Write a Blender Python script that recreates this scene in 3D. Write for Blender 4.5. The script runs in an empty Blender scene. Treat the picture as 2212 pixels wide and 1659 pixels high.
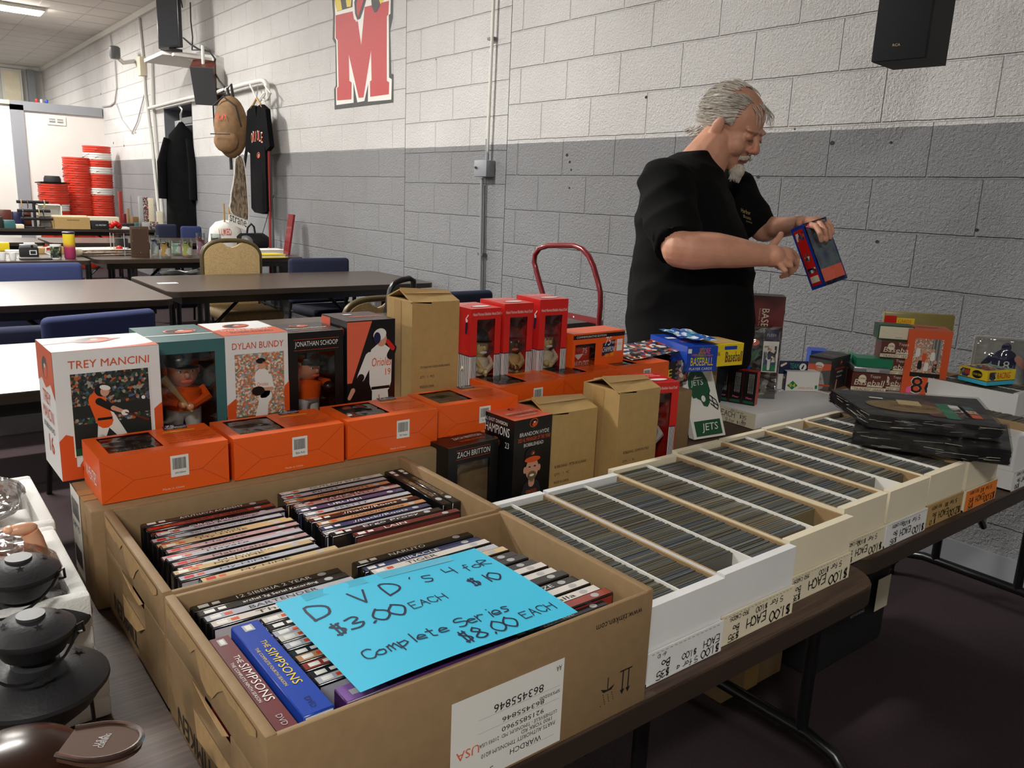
import bpy, bmesh, math, random
from mathutils import Vector as V, Matrix, Euler, noise
random.seed(7)
S = bpy.context.scene
COL = S.collection
PI = math.pi
# ---------------------------------------------------------------- camera, exposure, lights
F = 1736.1
RV, UV, WV = V((.6157872, .7868295, .0412981)), V((-.2013195, .1064487, .9737244)), V((-.7617589, .6079211, -.2239539))
CAM = V((0, 0, 1.36))
cd = bpy.data.cameras.new('camera'); cam = bpy.data.objects.new('camera', cd); COL.objects.link(cam)
cd.sensor_width = 36; cd.lens = 36 * F / 2212; cd.clip_start = .02; cd.clip_end = 100
cam.matrix_world = Matrix(((RV.x, UV.x, -WV.x, 0), (RV.y, UV.y, -WV.y, 0), (RV.z, UV.z, -WV.z, 1.36), (0, 0, 0, 1)))
S.camera = cam
vs = S.view_settings; vs.view_transform = 'Standard'; vs.look = 'None'; vs.gamma = 1; vs.use_curve_mapping = False
vs.exposure = 1.05
w = bpy.data.worlds.new('world'); S.world = w; w.use_nodes = True
w.node_tree.nodes['Background'].inputs[0].default_value = (.9, .93, 1, 1)
w.node_tree.nodes['Background'].inputs[1].default_value = .05
LAMPS = [(-4.6, .2, 92), (-9.2, .9, 70), (-13.8, 1.0, 75), (-18.4, .9, 70), (-9.2, -4.2, 60), (-3.6, -4.2, 45), (1.6, -1.7, 46), (-14.5, -4.2, 55)]
def area(name, loc, sx, sy, e, col=(1, .98, .94)):
    l = bpy.data.lights.new(name, 'AREA'); l.shape = 'RECTANGLE'; l.size = sx; l.size_y = sy; l.energy = e; l.color = col
    o = bpy.data.objects.new(name, l); COL.objects.link(o); o.location = loc
    return o
for i, (x, y, e) in enumerate(LAMPS):
    area('tube_light', (x, y, 3.585), .22, 1.2, e)
# pixel of the photo -> point on a plane of the room
def ray(x, y): return WV * F + RV * (x - 1106) - UV * (y - 829.5)
def atz(x, y, z): d = ray(x, y); return CAM + d * ((z - CAM.z) / d.z)
def aty(x, y, Y=3.3): d = ray(x, y); return CAM + d * (Y / d.y)
def atx(x, y, X): d = ray(x, y); return CAM + d * (X / d.x)
def pd(x, y, dep): return CAM + ray(x, y) / F * dep
# ---------------------------------------------------------------- materials
def lin(c):
    return tuple(((v / 255) / 12.92 if v / 255 <= .04045 else ((v / 255 + .055) / 1.055) ** 2.4) for v in c) + (1,)
MATS = {}
def M(name, rgb=None, rough=.6, metal=0, trans=0, emit=0, noise_amt=0, nscale=30, bump=0, bscale=200, alpha=1, spec=.5, coat=0):
    if name in MATS: return MATS[name]
    m = bpy.data.materials.new(name); m.use_nodes = True; nt = m.node_tree; b = nt.nodes['Principled BSDF']
    c = lin(rgb); b.inputs['Base Color'].default_value = c
    b.inputs['Roughness'].default_value = rough; b.inputs['Metallic'].default_value = metal
    b.inputs['Transmission Weight'].default_value = trans; b.inputs['Alpha'].default_value = alpha
    b.inputs['Specular IOR Level'].default_value = spec; b.inputs['Coat Weight'].default_value = coat
    if emit: b.inputs['Emission Color'].default_value = c; b.inputs['Emission Strength'].default_value = emit
    if noise_amt or bump:
        tc = nt.nodes.new('ShaderNodeTexCoord')
    if noise_amt:
        n = nt.nodes.new('ShaderNodeTexNoise'); n.inputs['Scale'].default_value = nscale; n.inputs['Detail'].default_value = 4
        r = nt.nodes.new('ShaderNodeValToRGB'); e = r.color_ramp.elements
        e[0].position = .3; e[1].position = .7
        e[0].color = tuple(max(0, v * (1 - noise_amt)) for v in c[:3]) + (1,); e[1].color = tuple(min(1, v * (1 + noise_amt)) for v in c[:3]) + (1,)
        nt.links.new(tc.outputs['Object'], n.inputs['Vector']); nt.links.new(n.outputs[0], r.inputs[0]); nt.links.new(r.outputs[0], b.inputs['Base Color'])
    if bump:
        n2 = nt.nodes.new('ShaderNodeTexNoise'); n2.inputs['Scale'].default_value = bscale; n2.inputs['Detail'].default_value = 3
        bp = nt.nodes.new('ShaderNodeBump'); bp.inputs['Strength'].default_value = bump; bp.inputs['Distance'].default_value = .004
        nt.links.new(tc.outputs['Object'], n2.inputs['Vector']); nt.links.new(n2.outputs[0], bp.inputs['Height']); nt.links.new(bp.outputs[0], b.inputs['Normal'])
    MATS[name] = m; return m
def glassy(name, rgb, mix=.12, rough=.05, bump=0, mult=.6):
    # thin clear film: mostly see-through, part glossy
    if name in MATS: return MATS[name]
    m = bpy.data.materials.new(name); m.use_nodes = True; nt = m.node_tree; nt.nodes.clear()
    o = nt.nodes.new('ShaderNodeOutputMaterial'); t = nt.nodes.new('ShaderNodeBsdfTransparent'); g = nt.nodes.new('ShaderNodeBsdfGlossy')
    t.inputs[0].default_value = lin(rgb); g.inputs['Roughness'].default_value = rough
    lw = nt.nodes.new('ShaderNodeLayerWeight'); lw.inputs[0].default_value = .35
    ma = nt.nodes.new('ShaderNodeMath'); ma.operation = 'MULTIPLY_ADD'; ma.inputs[1].default_value = mult; ma.inputs[2].default_value = mix
    mx = nt.nodes.new('ShaderNodeMixShader')
    nt.links.new(lw.outputs['Fresnel'], ma.inputs[0]); nt.links.new(ma.outputs[0], mx.inputs[0]); nt.links.new(t.outputs[0], mx.inputs[1]); nt.links.new(g.outputs[0], mx.inputs[2]); nt.links.new(mx.outputs[0], o.inputs[0])
    if bump:
        tc = nt.nodes.new('ShaderNodeTexCoord'); n = nt.nodes.new('ShaderNodeTexNoise'); n.inputs['Scale'].default_value = 22; n.inputs['Detail'].default_value = 1
        bp = nt.nodes.new('ShaderNodeBump'); bp.inputs['Strength'].default_value = bump; bp.inputs['Distance'].default_value = .03
        nt.links.new(tc.outputs['Object'], n.inputs['Vector']); nt.links.new(n.outputs[0], bp.inputs['Height']); nt.links.new(bp.outputs[0], g.inputs['Normal'])
    MATS[name] = m; return m
def ramp_mat(name, cols, scale=60, kind='voronoi', rough=.5, stretch=(1, 1, 1), pos=None):
    if name in MATS: return MATS[name]
    m = bpy.data.materials.new(name); m.use_nodes = True; nt = m.node_tree; b = nt.nodes['Principled BSDF']
    tc = nt.nodes.new('ShaderNodeTexCoord'); mp = nt.nodes.new('ShaderNodeMapping'); mp.inputs['Scale'].default_value = stretch
    nt.links.new(tc.outputs['Object'], mp.inputs[0])
    r = nt.nodes.new('ShaderNodeValToRGB'); r.color_ramp.interpolation = 'CONSTANT' if kind == 'voronoi' else 'LINEAR'
    els = r.color_ramp.elements
    while len(els) < len(cols): els.new(.5)
    for i, c in enumerate(cols): els[i].position = pos[i] if pos else i / len(cols); els[i].color = lin(c)
    if kind == 'voronoi':
        t = nt.nodes.new('ShaderNodeTexVoronoi'); t.inputs['Scale'].default_value = scale
        sp = nt.nodes.new('ShaderNodeSeparateColor'); nt.links.new(t.outputs['Color'], sp.inputs[0]); nt.links.new(sp.outputs[0], r.inputs[0])
    else:
        t = nt.nodes.new('ShaderNodeTexNoise'); t.inputs['Scale'].default_value = scale; t.inputs['Detail'].default_value = 4; nt.links.new(t.outputs[0], r.inputs[0])
    nt.links.new(mp.outputs[0], t.inputs['Vector']); nt.links.new(r.outputs[0], b.inputs['Base Color']); b.inputs['Roughness'].default_value = rough
    MATS[name] = m; return m
def wall_mat(name, x0, z0):
    m = bpy.data.materials.new(name); m.use_nodes = True; nt = m.node_tree; b = nt.nodes['Principled BSDF']; N = nt.nodes.new; L = nt.links.new
    tc = N('ShaderNodeTexCoord'); sx = N('ShaderNodeSeparateXYZ'); L(tc.outputs['Object'], sx.inputs[0])
    nz = N('ShaderNodeTexNoise'); nz.inputs['Scale'].default_value = 9; L(tc.outputs['Object'], nz.inputs['Vector'])
    def math_(op, a, bb):
        n = N('ShaderNodeMath'); n.operation = op
        for i, q in enumerate((a, bb)):
            if isinstance(q, (int, float)): n.inputs[i].default_value = q
            else: L(q, n.inputs[i])
        return n.outputs[0]
    wob = math_('MULTIPLY', math_('SUBTRACT', nz.outputs[0], .5), .006)
    cx = N('ShaderNodeCombineXYZ'); L(math_('ADD', sx.outputs[0], 43.36 - x0 + .2168), cx.inputs[0]); L(math_('ADD', math_('ADD', sx.outputs[2], wob), 4.336 - z0), cx.inputs[1])
    br = N('ShaderNodeTexBrick'); br.offset = .5; br.inputs['Scale'].default_value = 1
    br.inputs['Brick Width'].default_value = .4336; br.inputs['Row Height'].default_value = .2168; br.inputs['Mortar Size'].default_value = .0055; br.inputs['Mortar Smooth'].default_value = .6
    br.inputs['Color1'].default_value = (1, 1, 1, 1); br.inputs['Color2'].default_value = (.9, .9, .9, 1); br.inputs['Mortar'].default_value = (0, 0, 0, 1)
    L(cx.outputs[0], br.inputs['Vector'])
    edge = math_('GREATER_THAN', math_('ADD', sx.outputs[2], wob), 1.706)
    mx = N('ShaderNodeMix'); mx.data_type = 'RGBA'; L(edge, mx.inputs[0]); mx.inputs[6].default_value = lin((146, 147, 150)); mx.inputs[7].default_value = lin((232, 230, 229))
    big = N('ShaderNodeTexNoise'); big.inputs['Scale'].default_value = 1.3; big.inputs['Detail'].default_value = 5; L(tc.outputs['Object'], big.inputs['Vector'])
    mul = N('ShaderNodeMix'); mul.data_type = 'RGBA'; mul.blend_type = 'MULTIPLY'; mul.inputs[0].default_value = 1
    rp = N('ShaderNodeValToRGB'); rp.color_ramp.elements[0].position = .3; rp.color_ramp.elements[0].color = (.88, .87, .86, 1); rp.color_ramp.elements[1].position = .6; rp.color_ramp.elements[1].color = (1, 1, 1, 1)
    L(big.outputs[0], rp.inputs[0]); L(mx.outputs[2], mul.inputs[6]); L(rp.outputs[0], mul.inputs[7])
    L(mul.outputs[2], b.inputs['Base Color']); b.inputs['Roughness'].default_value = .55
    # pits
    n1 = N('ShaderNodeTexNoise'); n1.inputs['Scale'].default_value = 95; n1.inputs['Detail'].default_value = 3; n1.inputs['Roughness'].default_value = .7; L(tc.outputs['Object'], n1.inputs['Vector'])
    h = math_('ADD', math_('MULTIPLY', br.outputs['Fac'], -1.7), math_('MULTIPLY', n1.outputs[0], 1.15))
    bp = N('ShaderNodeBump'); bp.inputs['Strength'].default_value = 1; bp.inputs['Distance'].default_value = .014; L(h, bp.inputs['Height']); L(bp.outputs[0], b.inputs['Normal'])
    return m
def wood_mat(name, c1, c2, rough=.33, sc=(2, 40, 40)):
    m = ramp_mat(name, [c1, c2], scale=6, kind='noise', rough=rough, stretch=sc, pos=[.35, .65]); return m
# palette
P = {}
P['white'] = M('paper_white', (228, 226, 220), .55); P['cream'] = M('cream_board', (226, 216, 190), .6, noise_amt=.05, nscale=8)
P['whiteboard'] = M('white_board', (226, 226, 226), .55, noise_amt=.03, nscale=10)
P['kraft'] = M('kraft_card', (146, 119, 84), .7, noise_amt=.07, nscale=60); P['kraft2'] = M('kraft_edge', (172, 140, 96), .75, noise_amt=.1, nscale=90)
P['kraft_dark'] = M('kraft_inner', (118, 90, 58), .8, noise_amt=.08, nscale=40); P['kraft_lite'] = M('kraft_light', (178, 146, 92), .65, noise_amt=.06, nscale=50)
P['orange'] = M('orange_gloss', (232, 92, 26), .3); P['orange2'] = M('orange_print', (214, 84, 34), .35); P['coral'] = M('coral_print', (222, 102, 74), .4)
P['black'] = M('black_print', (18, 17, 18), .3); P['ink'] = M('black_ink', (22, 20, 20), .6); P['blackm'] = M('black_matte', (20, 20, 22), .7)
P['steel'] = M('black_steel', (14, 14, 15), .3, spec=.6); P['red'] = M('red_print', (206, 34, 30), .3); P['darkred'] = M('maroon_print', (104, 24, 30), .35)
P['teal'] = M('teal_print', (58, 104, 106), .35); P['grey'] = M('grey_print', (96, 96, 96), .4); P['lgrey'] = M('light_grey', (176, 176, 176), .5)
P['blue'] = M('blue_print', (24, 66, 168), .3); P['navy'] = M('navy_print', (22, 28, 70), .35); P['cyan'] = M('cyan_paper', (62, 190, 226), .6)
P['yellow'] = M('yellow_print', (236, 208, 34), .35); P['green'] = M('green_print', (22, 120, 84), .3); P['dgreen'] = M('dark_green', (18, 78, 48), .35)
P['maroonbox'] = M('brown_print', (92, 40, 30), .35); P['skin'] = M('skin', (206, 150, 124), .5); P['skinfig'] = M('figurine_skin', (196, 130, 96), .3)
P['skinD'] = M('dark_figurine_skin', (84, 52, 38), .3); P['gold'] = M('gold_figurine', (206, 180, 124), .3); P['film'] = glassy('clear_film', (250, 250, 250), .05, .06, .6, .4)
P['filmd'] = glassy('smoky_film', (190, 190, 188), .16, .12, .35); P['glass'] = glassy('clear_glass', (244, 248, 248), .06, .05, 0, .35); P['pink'] = M('pink_sticker', (238, 96, 160), .6)
P['purple'] = M('purple_print', (130, 92, 160), .35); P['dpurple'] = M('dark_purple', (74, 40, 96), .35); P['chrome'] = M('chrome', (190, 190, 190), .2, metal=1)
P['bag'] = glassy('plastic_bag', (240, 240, 240), .22, .12, 1)
P['crowd'] = ramp_mat('crowd_picture', [(30, 44, 38), (170, 84, 44), (20, 26, 24), (150, 146, 132), (40, 76, 56), (44, 52, 60), (30, 34, 30), (72, 92, 120), (26, 28, 26), (50, 50, 44)], 240)
P['crowd2'] = ramp_mat('bright_crowd_picture', [(210, 110, 60), (222, 214, 200), (206, 130, 90), (140, 150, 160), (190, 110, 80), (200, 196, 186), (110, 130, 100), (204, 160, 130)], 320)
P['mix'] = ramp_mat('mottled_picture', [(60, 60, 60), (150, 130, 110), (190, 60, 40), (220, 214, 200), (40, 70, 120), (30, 30, 30)], 90)
P['silver'] = M('silver_plastic', (150, 152, 155), .3, metal=.6); P['foam'] = M('styrofoam', (232, 232, 228), .8, bump=.3, bscale=300); P['iron'] = M('matte_black_iron', (30, 30, 33), .5, bump=.1, bscale=250)
P['tape'] = M('brown_tape', (176, 140, 90), .25); P['rim'] = M('table_edge', (52, 42, 35), .4)
P['wood'] = wood_mat('walnut_table', (62, 46, 37), (90, 69, 56), .55, (30, 1.5, 30)); P['wood2'] = wood_mat('grey_walnut_table', (62, 52, 45), (80, 69, 60), .3, (30, 1.5, 30))
# ---------------------------------------------------------------- mesh builder
class Fr:
    def __init__(s, o, u, v):
        s.o = V(o); s.u = V(u).normalized(); s.v = V(v).normalized(); s.n = s.u.cross(s.v)
    def p(s, x, y, h=0): return s.o + s.u * x + s.v * y + s.n * h
TXT = {}
def textmesh(s):
    if s not in TXT:
        c = bpy.data.curves.new('t', 'FONT'); c.body = s; c.resolution_u = 2; c.fill_mode = 'FRONT'
        o = bpy.data.objects.new('t', c); COL.objects.link(o)
        bpy.context.view_layer.update()
        me = bpy.data.meshes.new_from_object(o)
        vs_ = [tuple(v.co) for v in me.vertices]; fs = [tuple(p.vertices) for p in me.polygons]
        bpy.data.objects.remove(o); bpy.data.curves.remove(c); bpy.data.meshes.remove(me)
        xs = [v[0] for v in vs_] or [0]; ys = [v[1] for v in vs_] or [0]
        TXT[s] = (vs_, fs, min(xs), max(xs), min(ys), max(ys))
    return TXT[s]
G = {}
for line in """A 0039;60 39;1547 51|A 00,39,60;14,54
B 00,09,48,46,05;05,54,52,00,00
C 68,49,18,05,12,40,62
D 00,09,48,65,52,00
E 60,00,09,69;05,45
F 00,09,69;05,45
H 00,09;60,69;05,65
I 30,39
L 09,00,60
M 00,09,34,69,60
N 00,09,60,69
O 39,06,03,30,63,66,39
P 00,09,58,56,04
R 00,09,58,56,04,60
S 68,49,18,06,64,62,30,01
T 09,69;39,30
V 09,30,69
X 09,60;69,00
$ 58,38,17,35,54,52,31,11;40,49;29,20
0 39,06,03,30,63,66,39
1 39,30
2 07,39,67,00,60
3 08,49,57,25,64,41,01
4 09,04,64;59,50
5 69,09,05,55,52,20,01
6 59,15,02,30,62,54,14
8 39,17,35,62,30,02,35,57,39
9 50,58,39,18,06,25,56
. 20,31
' 39,27
a 55,25,03,11,41,54;56,50
c 55,25,03,11,51
d 55,25,03,11,41,54;59,50
e 03,53,45,25,03,11,51
f 58,39,27,20;05,45
i 36,20;38,39
l 29,20
m 06,00;04,26,30;34,56,60
o 35,04,02,30,52,54,35
p 06,0-;05,45,53,21,01
r 06,00;04,26,56
s 56,26,15,43,31,01
t 29,21,40;06,46
u 06,01,30,51;56,50
- 04,44
, 20""".split('\n'):
    if '|' in line: line = line.split('|')[1]
    ch, st = line.split(' ', 1)
    G[ch] = [[(int(a[0]) / 9, (-.3 if a[1] == '-' else int(a[1]) / 9)) for a in s_.split(',')] for s_ in st.split(';')]
class MB:
    def __init__(s): s.v = []; s.f = []; s.mi = []; s.mats = []; s.sm = []; s.T = Matrix.Identity(4)
    def mat(s, m):
        if isinstance(m, str): m = P[m]
        if m not in s.mats: s.mats.append(m)
        return s.mats.index(m)
    def add(s, vs_, fs, m, smooth=False):
        k = len(s.v); i = s.mat(m)
        for p in vs_: s.v.append(s.T @ V(p))
        for f in fs: s.f.append(tuple(a + k for a in f)); s.mi.append(i); s.sm.append(smooth)
        return s
    def box(s, a, b, m, mats=None):
        x0, y0, z0 = a; x1, y1, z1 = b
        vs_ = [(x0, y0, z0), (x1, y0, z0), (x1, y1, z0), (x0, y1, z0), (x0, y0, z1), (x1, y0, z1), (x1, y1, z1), (x0, y1, z1)]
        fs = dict(bot=(0, 3, 2, 1), top=(4, 5, 6, 7), front=(0, 1, 5, 4), right=(1, 2, 6, 5), back=(2, 3, 7, 6), left=(3, 0, 4, 7))
        for k, f in fs.items():
            mm = (mats or {}).get(k, m)
            if mm is not None: s.add(vs_, [f], mm)
        return s
    def rbox(s, a, b, m, r=.004, seg=2):
        bm = bmesh.new(); bmesh.ops.create_cube(bm, size=1)
        for v in bm.verts: v.co = V(((a[0] + b[0]) / 2 + v.co.x * (b[0] - a[0]), (a[1] + b[1]) / 2 + v.co.y * (b[1] - a[1]), (a[2] + b[2]) / 2 + v.co.z * (b[2] - a[2])))
        bmesh.ops.bevel(bm, geom=list(bm.edges), offset=r, segments=seg, affect='EDGES', profile=.5)
        s.addbm(bm, m, True); return s
    def addbm(s, bm, m, smooth=False):
        bm.verts.ensure_lookup_table(); bm.verts.index_update()
        s.add([v.co.copy() for v in bm.verts], [tuple(v.index for v in f.verts) for f in bm.faces], m, smooth); bm.free()
    def poly(s, fr, pts, m, h=.0004): return s.add([fr.p(x, y, h) for x, y in pts], [tuple(range(len(pts)))], m)
    def rect(s, fr, x, y, w_, h_, m, lift=.0004): return s.poly(fr, [(x, y), (x + w_, y), (x + w_, y + h_), (x, y + h_)], m, lift)
    def disc(s, fr, cx, cy, rx, ry, m, lift=.0006, rot=0, n=20):
        c, q = math.cos(rot), math.sin(rot)
        return s.poly(fr, [(cx + rx * math.cos(a) * c - ry * math.sin(a) * q, cy + rx * math.cos(a) * q + ry * math.sin(a) * c) for a in [2 * PI * i / n for i in range(n)]], m, lift)
    def limb(s, fr, x0, y0, x1, y1, w0, w1, m, lift=.0008):
        d = V((x1 - x0, y1 - y0, 0)); L_ = d.length or 1; nx, ny = -d.y / L_, d.x / L_
        s.poly(fr, [(x0 + nx * w0 / 2, y0 + ny * w0 / 2), (x0 - nx * w0 / 2, y0 - ny * w0 / 2), (x1 - nx * w1 / 2, y1 - ny * w1 / 2), (x1 + nx * w1 / 2, y1 + ny * w1 / 2)], m, lift)
        s.disc(fr, x0, y0, w0 / 2, w0 / 2, m, lift + .00001, n=10); s.disc(fr, x1, y1, w1 / 2, w1 / 2, m, lift + .00001, n=10)
        return s
    def text(s, fr, t, x, y, w_, h_, m, lift=.0007, slant=0):
        vs_, fs, x0, x1, y0, y1 = textmesh(t)
        if not vs_: return s
        kx = w_ / (x1 - x0); ky = (h_ / (y1 - y0)) if h_ else kx
        return s.add([fr.p(x + (p[0] - x0) * kx + slant * (p[1] - y0) * ky, y + (p[1] - y0) * ky, lift) for p in vs_], fs, m)
    def hand(s, fr, t, x, y, size, m, lw=.12, lift=.0006, adv=.85, jit=.06, slope=0):
        cx = 0
        for ch in t:
            if ch == ' ': cx += .6; continue
            g = G.get(ch)
            if g:
                for st in g:
                    pts = [(x + (cx + px + random.uniform(-jit, jit) * .5) * size, y + (py + random.uniform(-jit, jit)) * size + slope * cx * size) for px, py in st]
                    if len(pts) == 1: pts.append((pts[0][0] + .08 * size, pts[0][1]))
                    if len(pts) > 3 and ch in 'DOCSPRB0235689$aceosdfrmnu':
                        o_ = []
                        for i in range(len(pts) - 1):
                            A_, B_, C_, D_ = pts[max(i - 1, 0)], pts[i], pts[i + 1], pts[min(i + 2, len(pts) - 1)]
                            for k in range(3):
                                t_ = k / 3; o_.append(tuple(.5 * (2 * B_[j] + (C_[j] - A_[j]) * t_ + (2 * A_[j] - 5 * B_[j] + 4 * C_[j] - D_[j]) * t_ * t_ + (3 * B_[j] - A_[j] - 3 * C_[j] + D_[j]) * t_ ** 3) for j in (0, 1)))
                        pts = o_ + [pts[-1]]
                    for a, b in zip(pts[:-1], pts[1:]):
                        d = V((b[0] - a[0], b[1] - a[1], 0)); L_ = d.length or 1e-6; ex, ey = d.x / L_ * lw * size * .3, d.y / L_ * lw * size * .3
                        nx, ny = -d.y / L_ * lw * size / 2, d.x / L_ * lw * size / 2
                        s.poly(fr, [(a[0] - ex + nx, a[1] - ey + ny), (a[0] - ex - nx, a[1] - ey - ny), (b[0] + ex - nx, b[1] + ey - ny), (b[0] + ex + nx, b[1] + ey + ny)], m, lift)
            cx += adv * (.55 if ch in "1.'il,I" else 1)
        return s
    def barcode(s, fr, x, y, w_, h_, m='ink', lift=.0008, n=22, seed=1):
        rnd = random.Random(seed); cx = x
        while cx < x + w_:
            b = rnd.uniform(.4, 1.6) * w_ / n / 2; s.rect(fr, cx, y, min(b, x + w_ - cx), h_, m, lift); cx += b + rnd.uniform(.5, 1.3) * w_ / n / 2
        return s
    def tube(s, pts, r, m, n=10, cap=True, closed=False):
        pts = [V(p) for p in pts]; rr = r if isinstance(r, (list, tuple)) else [r] * len(pts); vs_ = []; fs = []; N_ = len(pts)
        up = None
        for i, p in enumerate(pts):
            if closed: t = pts[(i + 1) % N_] - pts[i - 1]
            else: t = pts[min(i + 1, N_ - 1)] - pts[max(i - 1, 0)]
            t.normalize()
            if up is None: up = V((0, 0, 1)) if abs(t.z) < .9 else V((1, 0, 0))
            a = t.cross(up).normalized(); up = a.cross(t).normalized()
            for k in range(n):
                an = 2 * PI * k / n; vs_.append(p + (a * math.cos(an) + up * math.sin(an)) * rr[i])
        for i in range(N_ if closed else N_ - 1):
            for k in range(n):
                j = (i + 1) % N_; fs.append((i * n + k, i * n + (k + 1) % n, j * n + (k + 1) % n, j * n + k))
        if cap and not closed: fs += [tuple(range(n))[::-1], tuple((N_ - 1) * n + k for k in range(n))]
        return s.add(vs_, fs, m, True)
    def lathe(s, prof, m, n=24, c=(0, 0, 0), sx=1, sy=1, cap=True):
        vs_ = []; fs = []
        for r, z in prof:
            for k in range(n): a = 2 * PI * k / n; vs_.append((c[0] + r * sx * math.cos(a), c[1] + r * sy * math.sin(a), c[2] + z))
        for i in range(len(prof) - 1):
            for k in range(n): fs.append((i * n + k, i * n + (k + 1) % n, (i + 1) * n + (k + 1) % n, (i + 1) * n + k))
        if cap:
            if prof[0][0] > 1e-5: fs.append(tuple(range(n))[::-1])
            if prof[-1][0] > 1e-5: fs.append(tuple((len(prof) - 1) * n + k for k in range(n)))
        return s.add(vs_, fs, m, True)
    def ell(s, c, r, m, rot=None, nu=14, nv=9):
        vs_ = []; fs = []; R_ = rot.to_matrix() if rot else Matrix.Identity(3)
        if isinstance(r, (int, float)): r = (r, r, r)
        for j in range(nv + 1):
            th = PI * j / nv
            for k in range(nu):
                a = 2 * PI * k / nu; vs_.append(V(c) + R_ @ V((r[0] * math.sin(th) * math.cos(a), r[1] * math.sin(th) * math.sin(a), -r[2] * math.cos(th))))
        for j in range(nv):
            for k in range(nu): fs.append((j * nu + k, j * nu + (k + 1) % nu, (j + 1) * nu + (k + 1) % nu, (j + 1) * nu + k))
        return s.add(vs_, fs, m, True)
    def prism(s, fr, pts, d, m, side=None, smooth=False):
        n = len(pts); vs_ = [fr.p(x, y, 0) for x, y in pts] + [fr.p(x, y, d) for x, y in pts]
        s.add(vs_, [tuple(range(n))[::-1], tuple(range(n, 2 * n))], m); s.add(vs_, [(i, (i + 1) % n, n + (i + 1) % n, n + i) for i in range(n)], side or m, smooth); return s
    def build(s, name, parent=None, loc=None, rz=0, label=None):
        me = bpy.data.meshes.new(name); me.from_pydata(s.v, [], s.f)
        for m in s.mats: me.materials.append(m)
        me.polygons.foreach_set('material_index', s.mi); me.polygons.foreach_set('use_smooth', s.sm); me.update()
        bm = bmesh.new(); bm.from_mesh(me); bmesh.ops.remove_doubles(bm, verts=bm.verts, dist=1e-6); bm.to_mesh(me); bm.free()
        if any(s.sm): me.set_sharp_from_angle(angle=math.radians(42))
        o = bpy.data.objects.new(name, me); COL.objects.link(o)
        if parent: o.parent = parent
        if loc is not None: o.location = loc; o.rotation_euler = (0, 0, rz)
        if label: o['label'] = label
        return o
def tag(o, label, cat, group=None):
    o['label'] = label; o['category'] = cat
    if group: o['group'] = group
    return o
def thing(name, label, cat, loc=(0, 0, 0), rz=0, group=None, rot=None):
    o = bpy.data.objects.new(name, None); o.empty_display_size = .05; COL.objects.link(o); o.location = loc; o.rotation_euler = rot or (0, 0, rz)
    return tag(o, label, cat, group)
def struct(o): o['kind'] = 'structure'; return o
def dup(root, loc, rz=0, label=None, group=None, rot=None):
    r = root.copy(); COL.objects.link(r); r.location = loc; r.rotation_euler = rot or (0, 0, rz)
    if label: r['label'] = label
    if group: r['group'] = group
    for ch in list(root.children):
        c = ch.copy(); COL.objects.link(c); c.parent = r
        for g_ in list(ch.children): d = g_.copy(); COL.objects.link(d); d.parent = c
    return r
def faces(W, D, H):
    return dict(front=Fr((0, 0, 0), (1, 0, 0), (0, 0, 1)), left=Fr((0, D, 0), (0, -1, 0), (0, 0, 1)), right=Fr((W, 0, 0), (0, 1, 0), (0, 0, 1)), top=Fr((0, 0, H), (1, 0, 0), (0, 1, 0)), back=Fr((W, D, 0), (-1, 0, 0), (0, 0, 1)))
def arc(c, r, a0, a1, n, ax=(1, 0, 0), ay=(0, 0, 1)):
    return [V(c) + V(ax) * r * math.cos(a0 + (a1 - a0) * i / n) + V(ay) * r * math.sin(a0 + (a1 - a0) * i / n) for i in range(n + 1)]
def emblem(mb, fr, cx, cy, s, lift=.0007, ring='orange2'):
    mb.disc(fr, cx, cy, s, s * .8, ring, lift, .3); mb.disc(fr, cx, cy, s * .86, s * .68, 'black', lift + .0001, .3)
    mb.disc(fr, cx + s * .2, cy - s * .2, s * .6, s * .4, ring, lift + .0002, .5); mb.disc(fr, cx + s * .1, cy + s * .12, s * .2, s * .14, 'white', lift + .0003, .2)
# ================================================================ THE ROOM
WALLY = 3.3
wm = [wall_mat('block_wall_a', -3.6, 1.706), wall_mat('block_wall_b', -5.58, 1.665), wall_mat('block_wall_c', -3.957, 1.725)]
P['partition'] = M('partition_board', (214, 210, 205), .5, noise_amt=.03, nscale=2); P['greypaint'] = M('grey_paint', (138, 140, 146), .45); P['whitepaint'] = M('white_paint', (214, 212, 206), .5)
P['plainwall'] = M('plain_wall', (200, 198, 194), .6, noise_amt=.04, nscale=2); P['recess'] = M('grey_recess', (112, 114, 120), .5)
mb = MB()
# block wall: three bays either side of the control joints, with the doorway cut out
DX0, DX1, DZ = -11.95, -10.72, 2.37
def wq(x0, x1, z0, z1, m): mb.add([(x0, WALLY, z0), (x1, WALLY, z0), (x1, WALLY, z1), (x0, WALLY, z1)], [(0, 1, 2, 3)], m)
wq(-21, DX0, 0, 3.7, wm[0]); wq(DX0, DX1, DZ, 3.7, wm[0]); wq(DX1, -5.576, 0, 3.7, wm[0]); wq(-5.57, -4.295, 0, 3.7, wm[1]); wq(-4.289, 4.2, 0, 3.7, wm[2])
for x in (-5.573, -4.292): mb.box((x - .003, WALLY + .001, 0), (x + .003, WALLY + .012, 3.7), 'blackm')
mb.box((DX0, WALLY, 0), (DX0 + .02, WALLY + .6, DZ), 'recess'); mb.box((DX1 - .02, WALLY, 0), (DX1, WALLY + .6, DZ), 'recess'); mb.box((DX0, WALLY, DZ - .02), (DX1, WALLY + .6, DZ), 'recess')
mb.box((DX0, WALLY + .6, 0), (DX1, WALLY + .64, DZ), 'recess')
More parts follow.
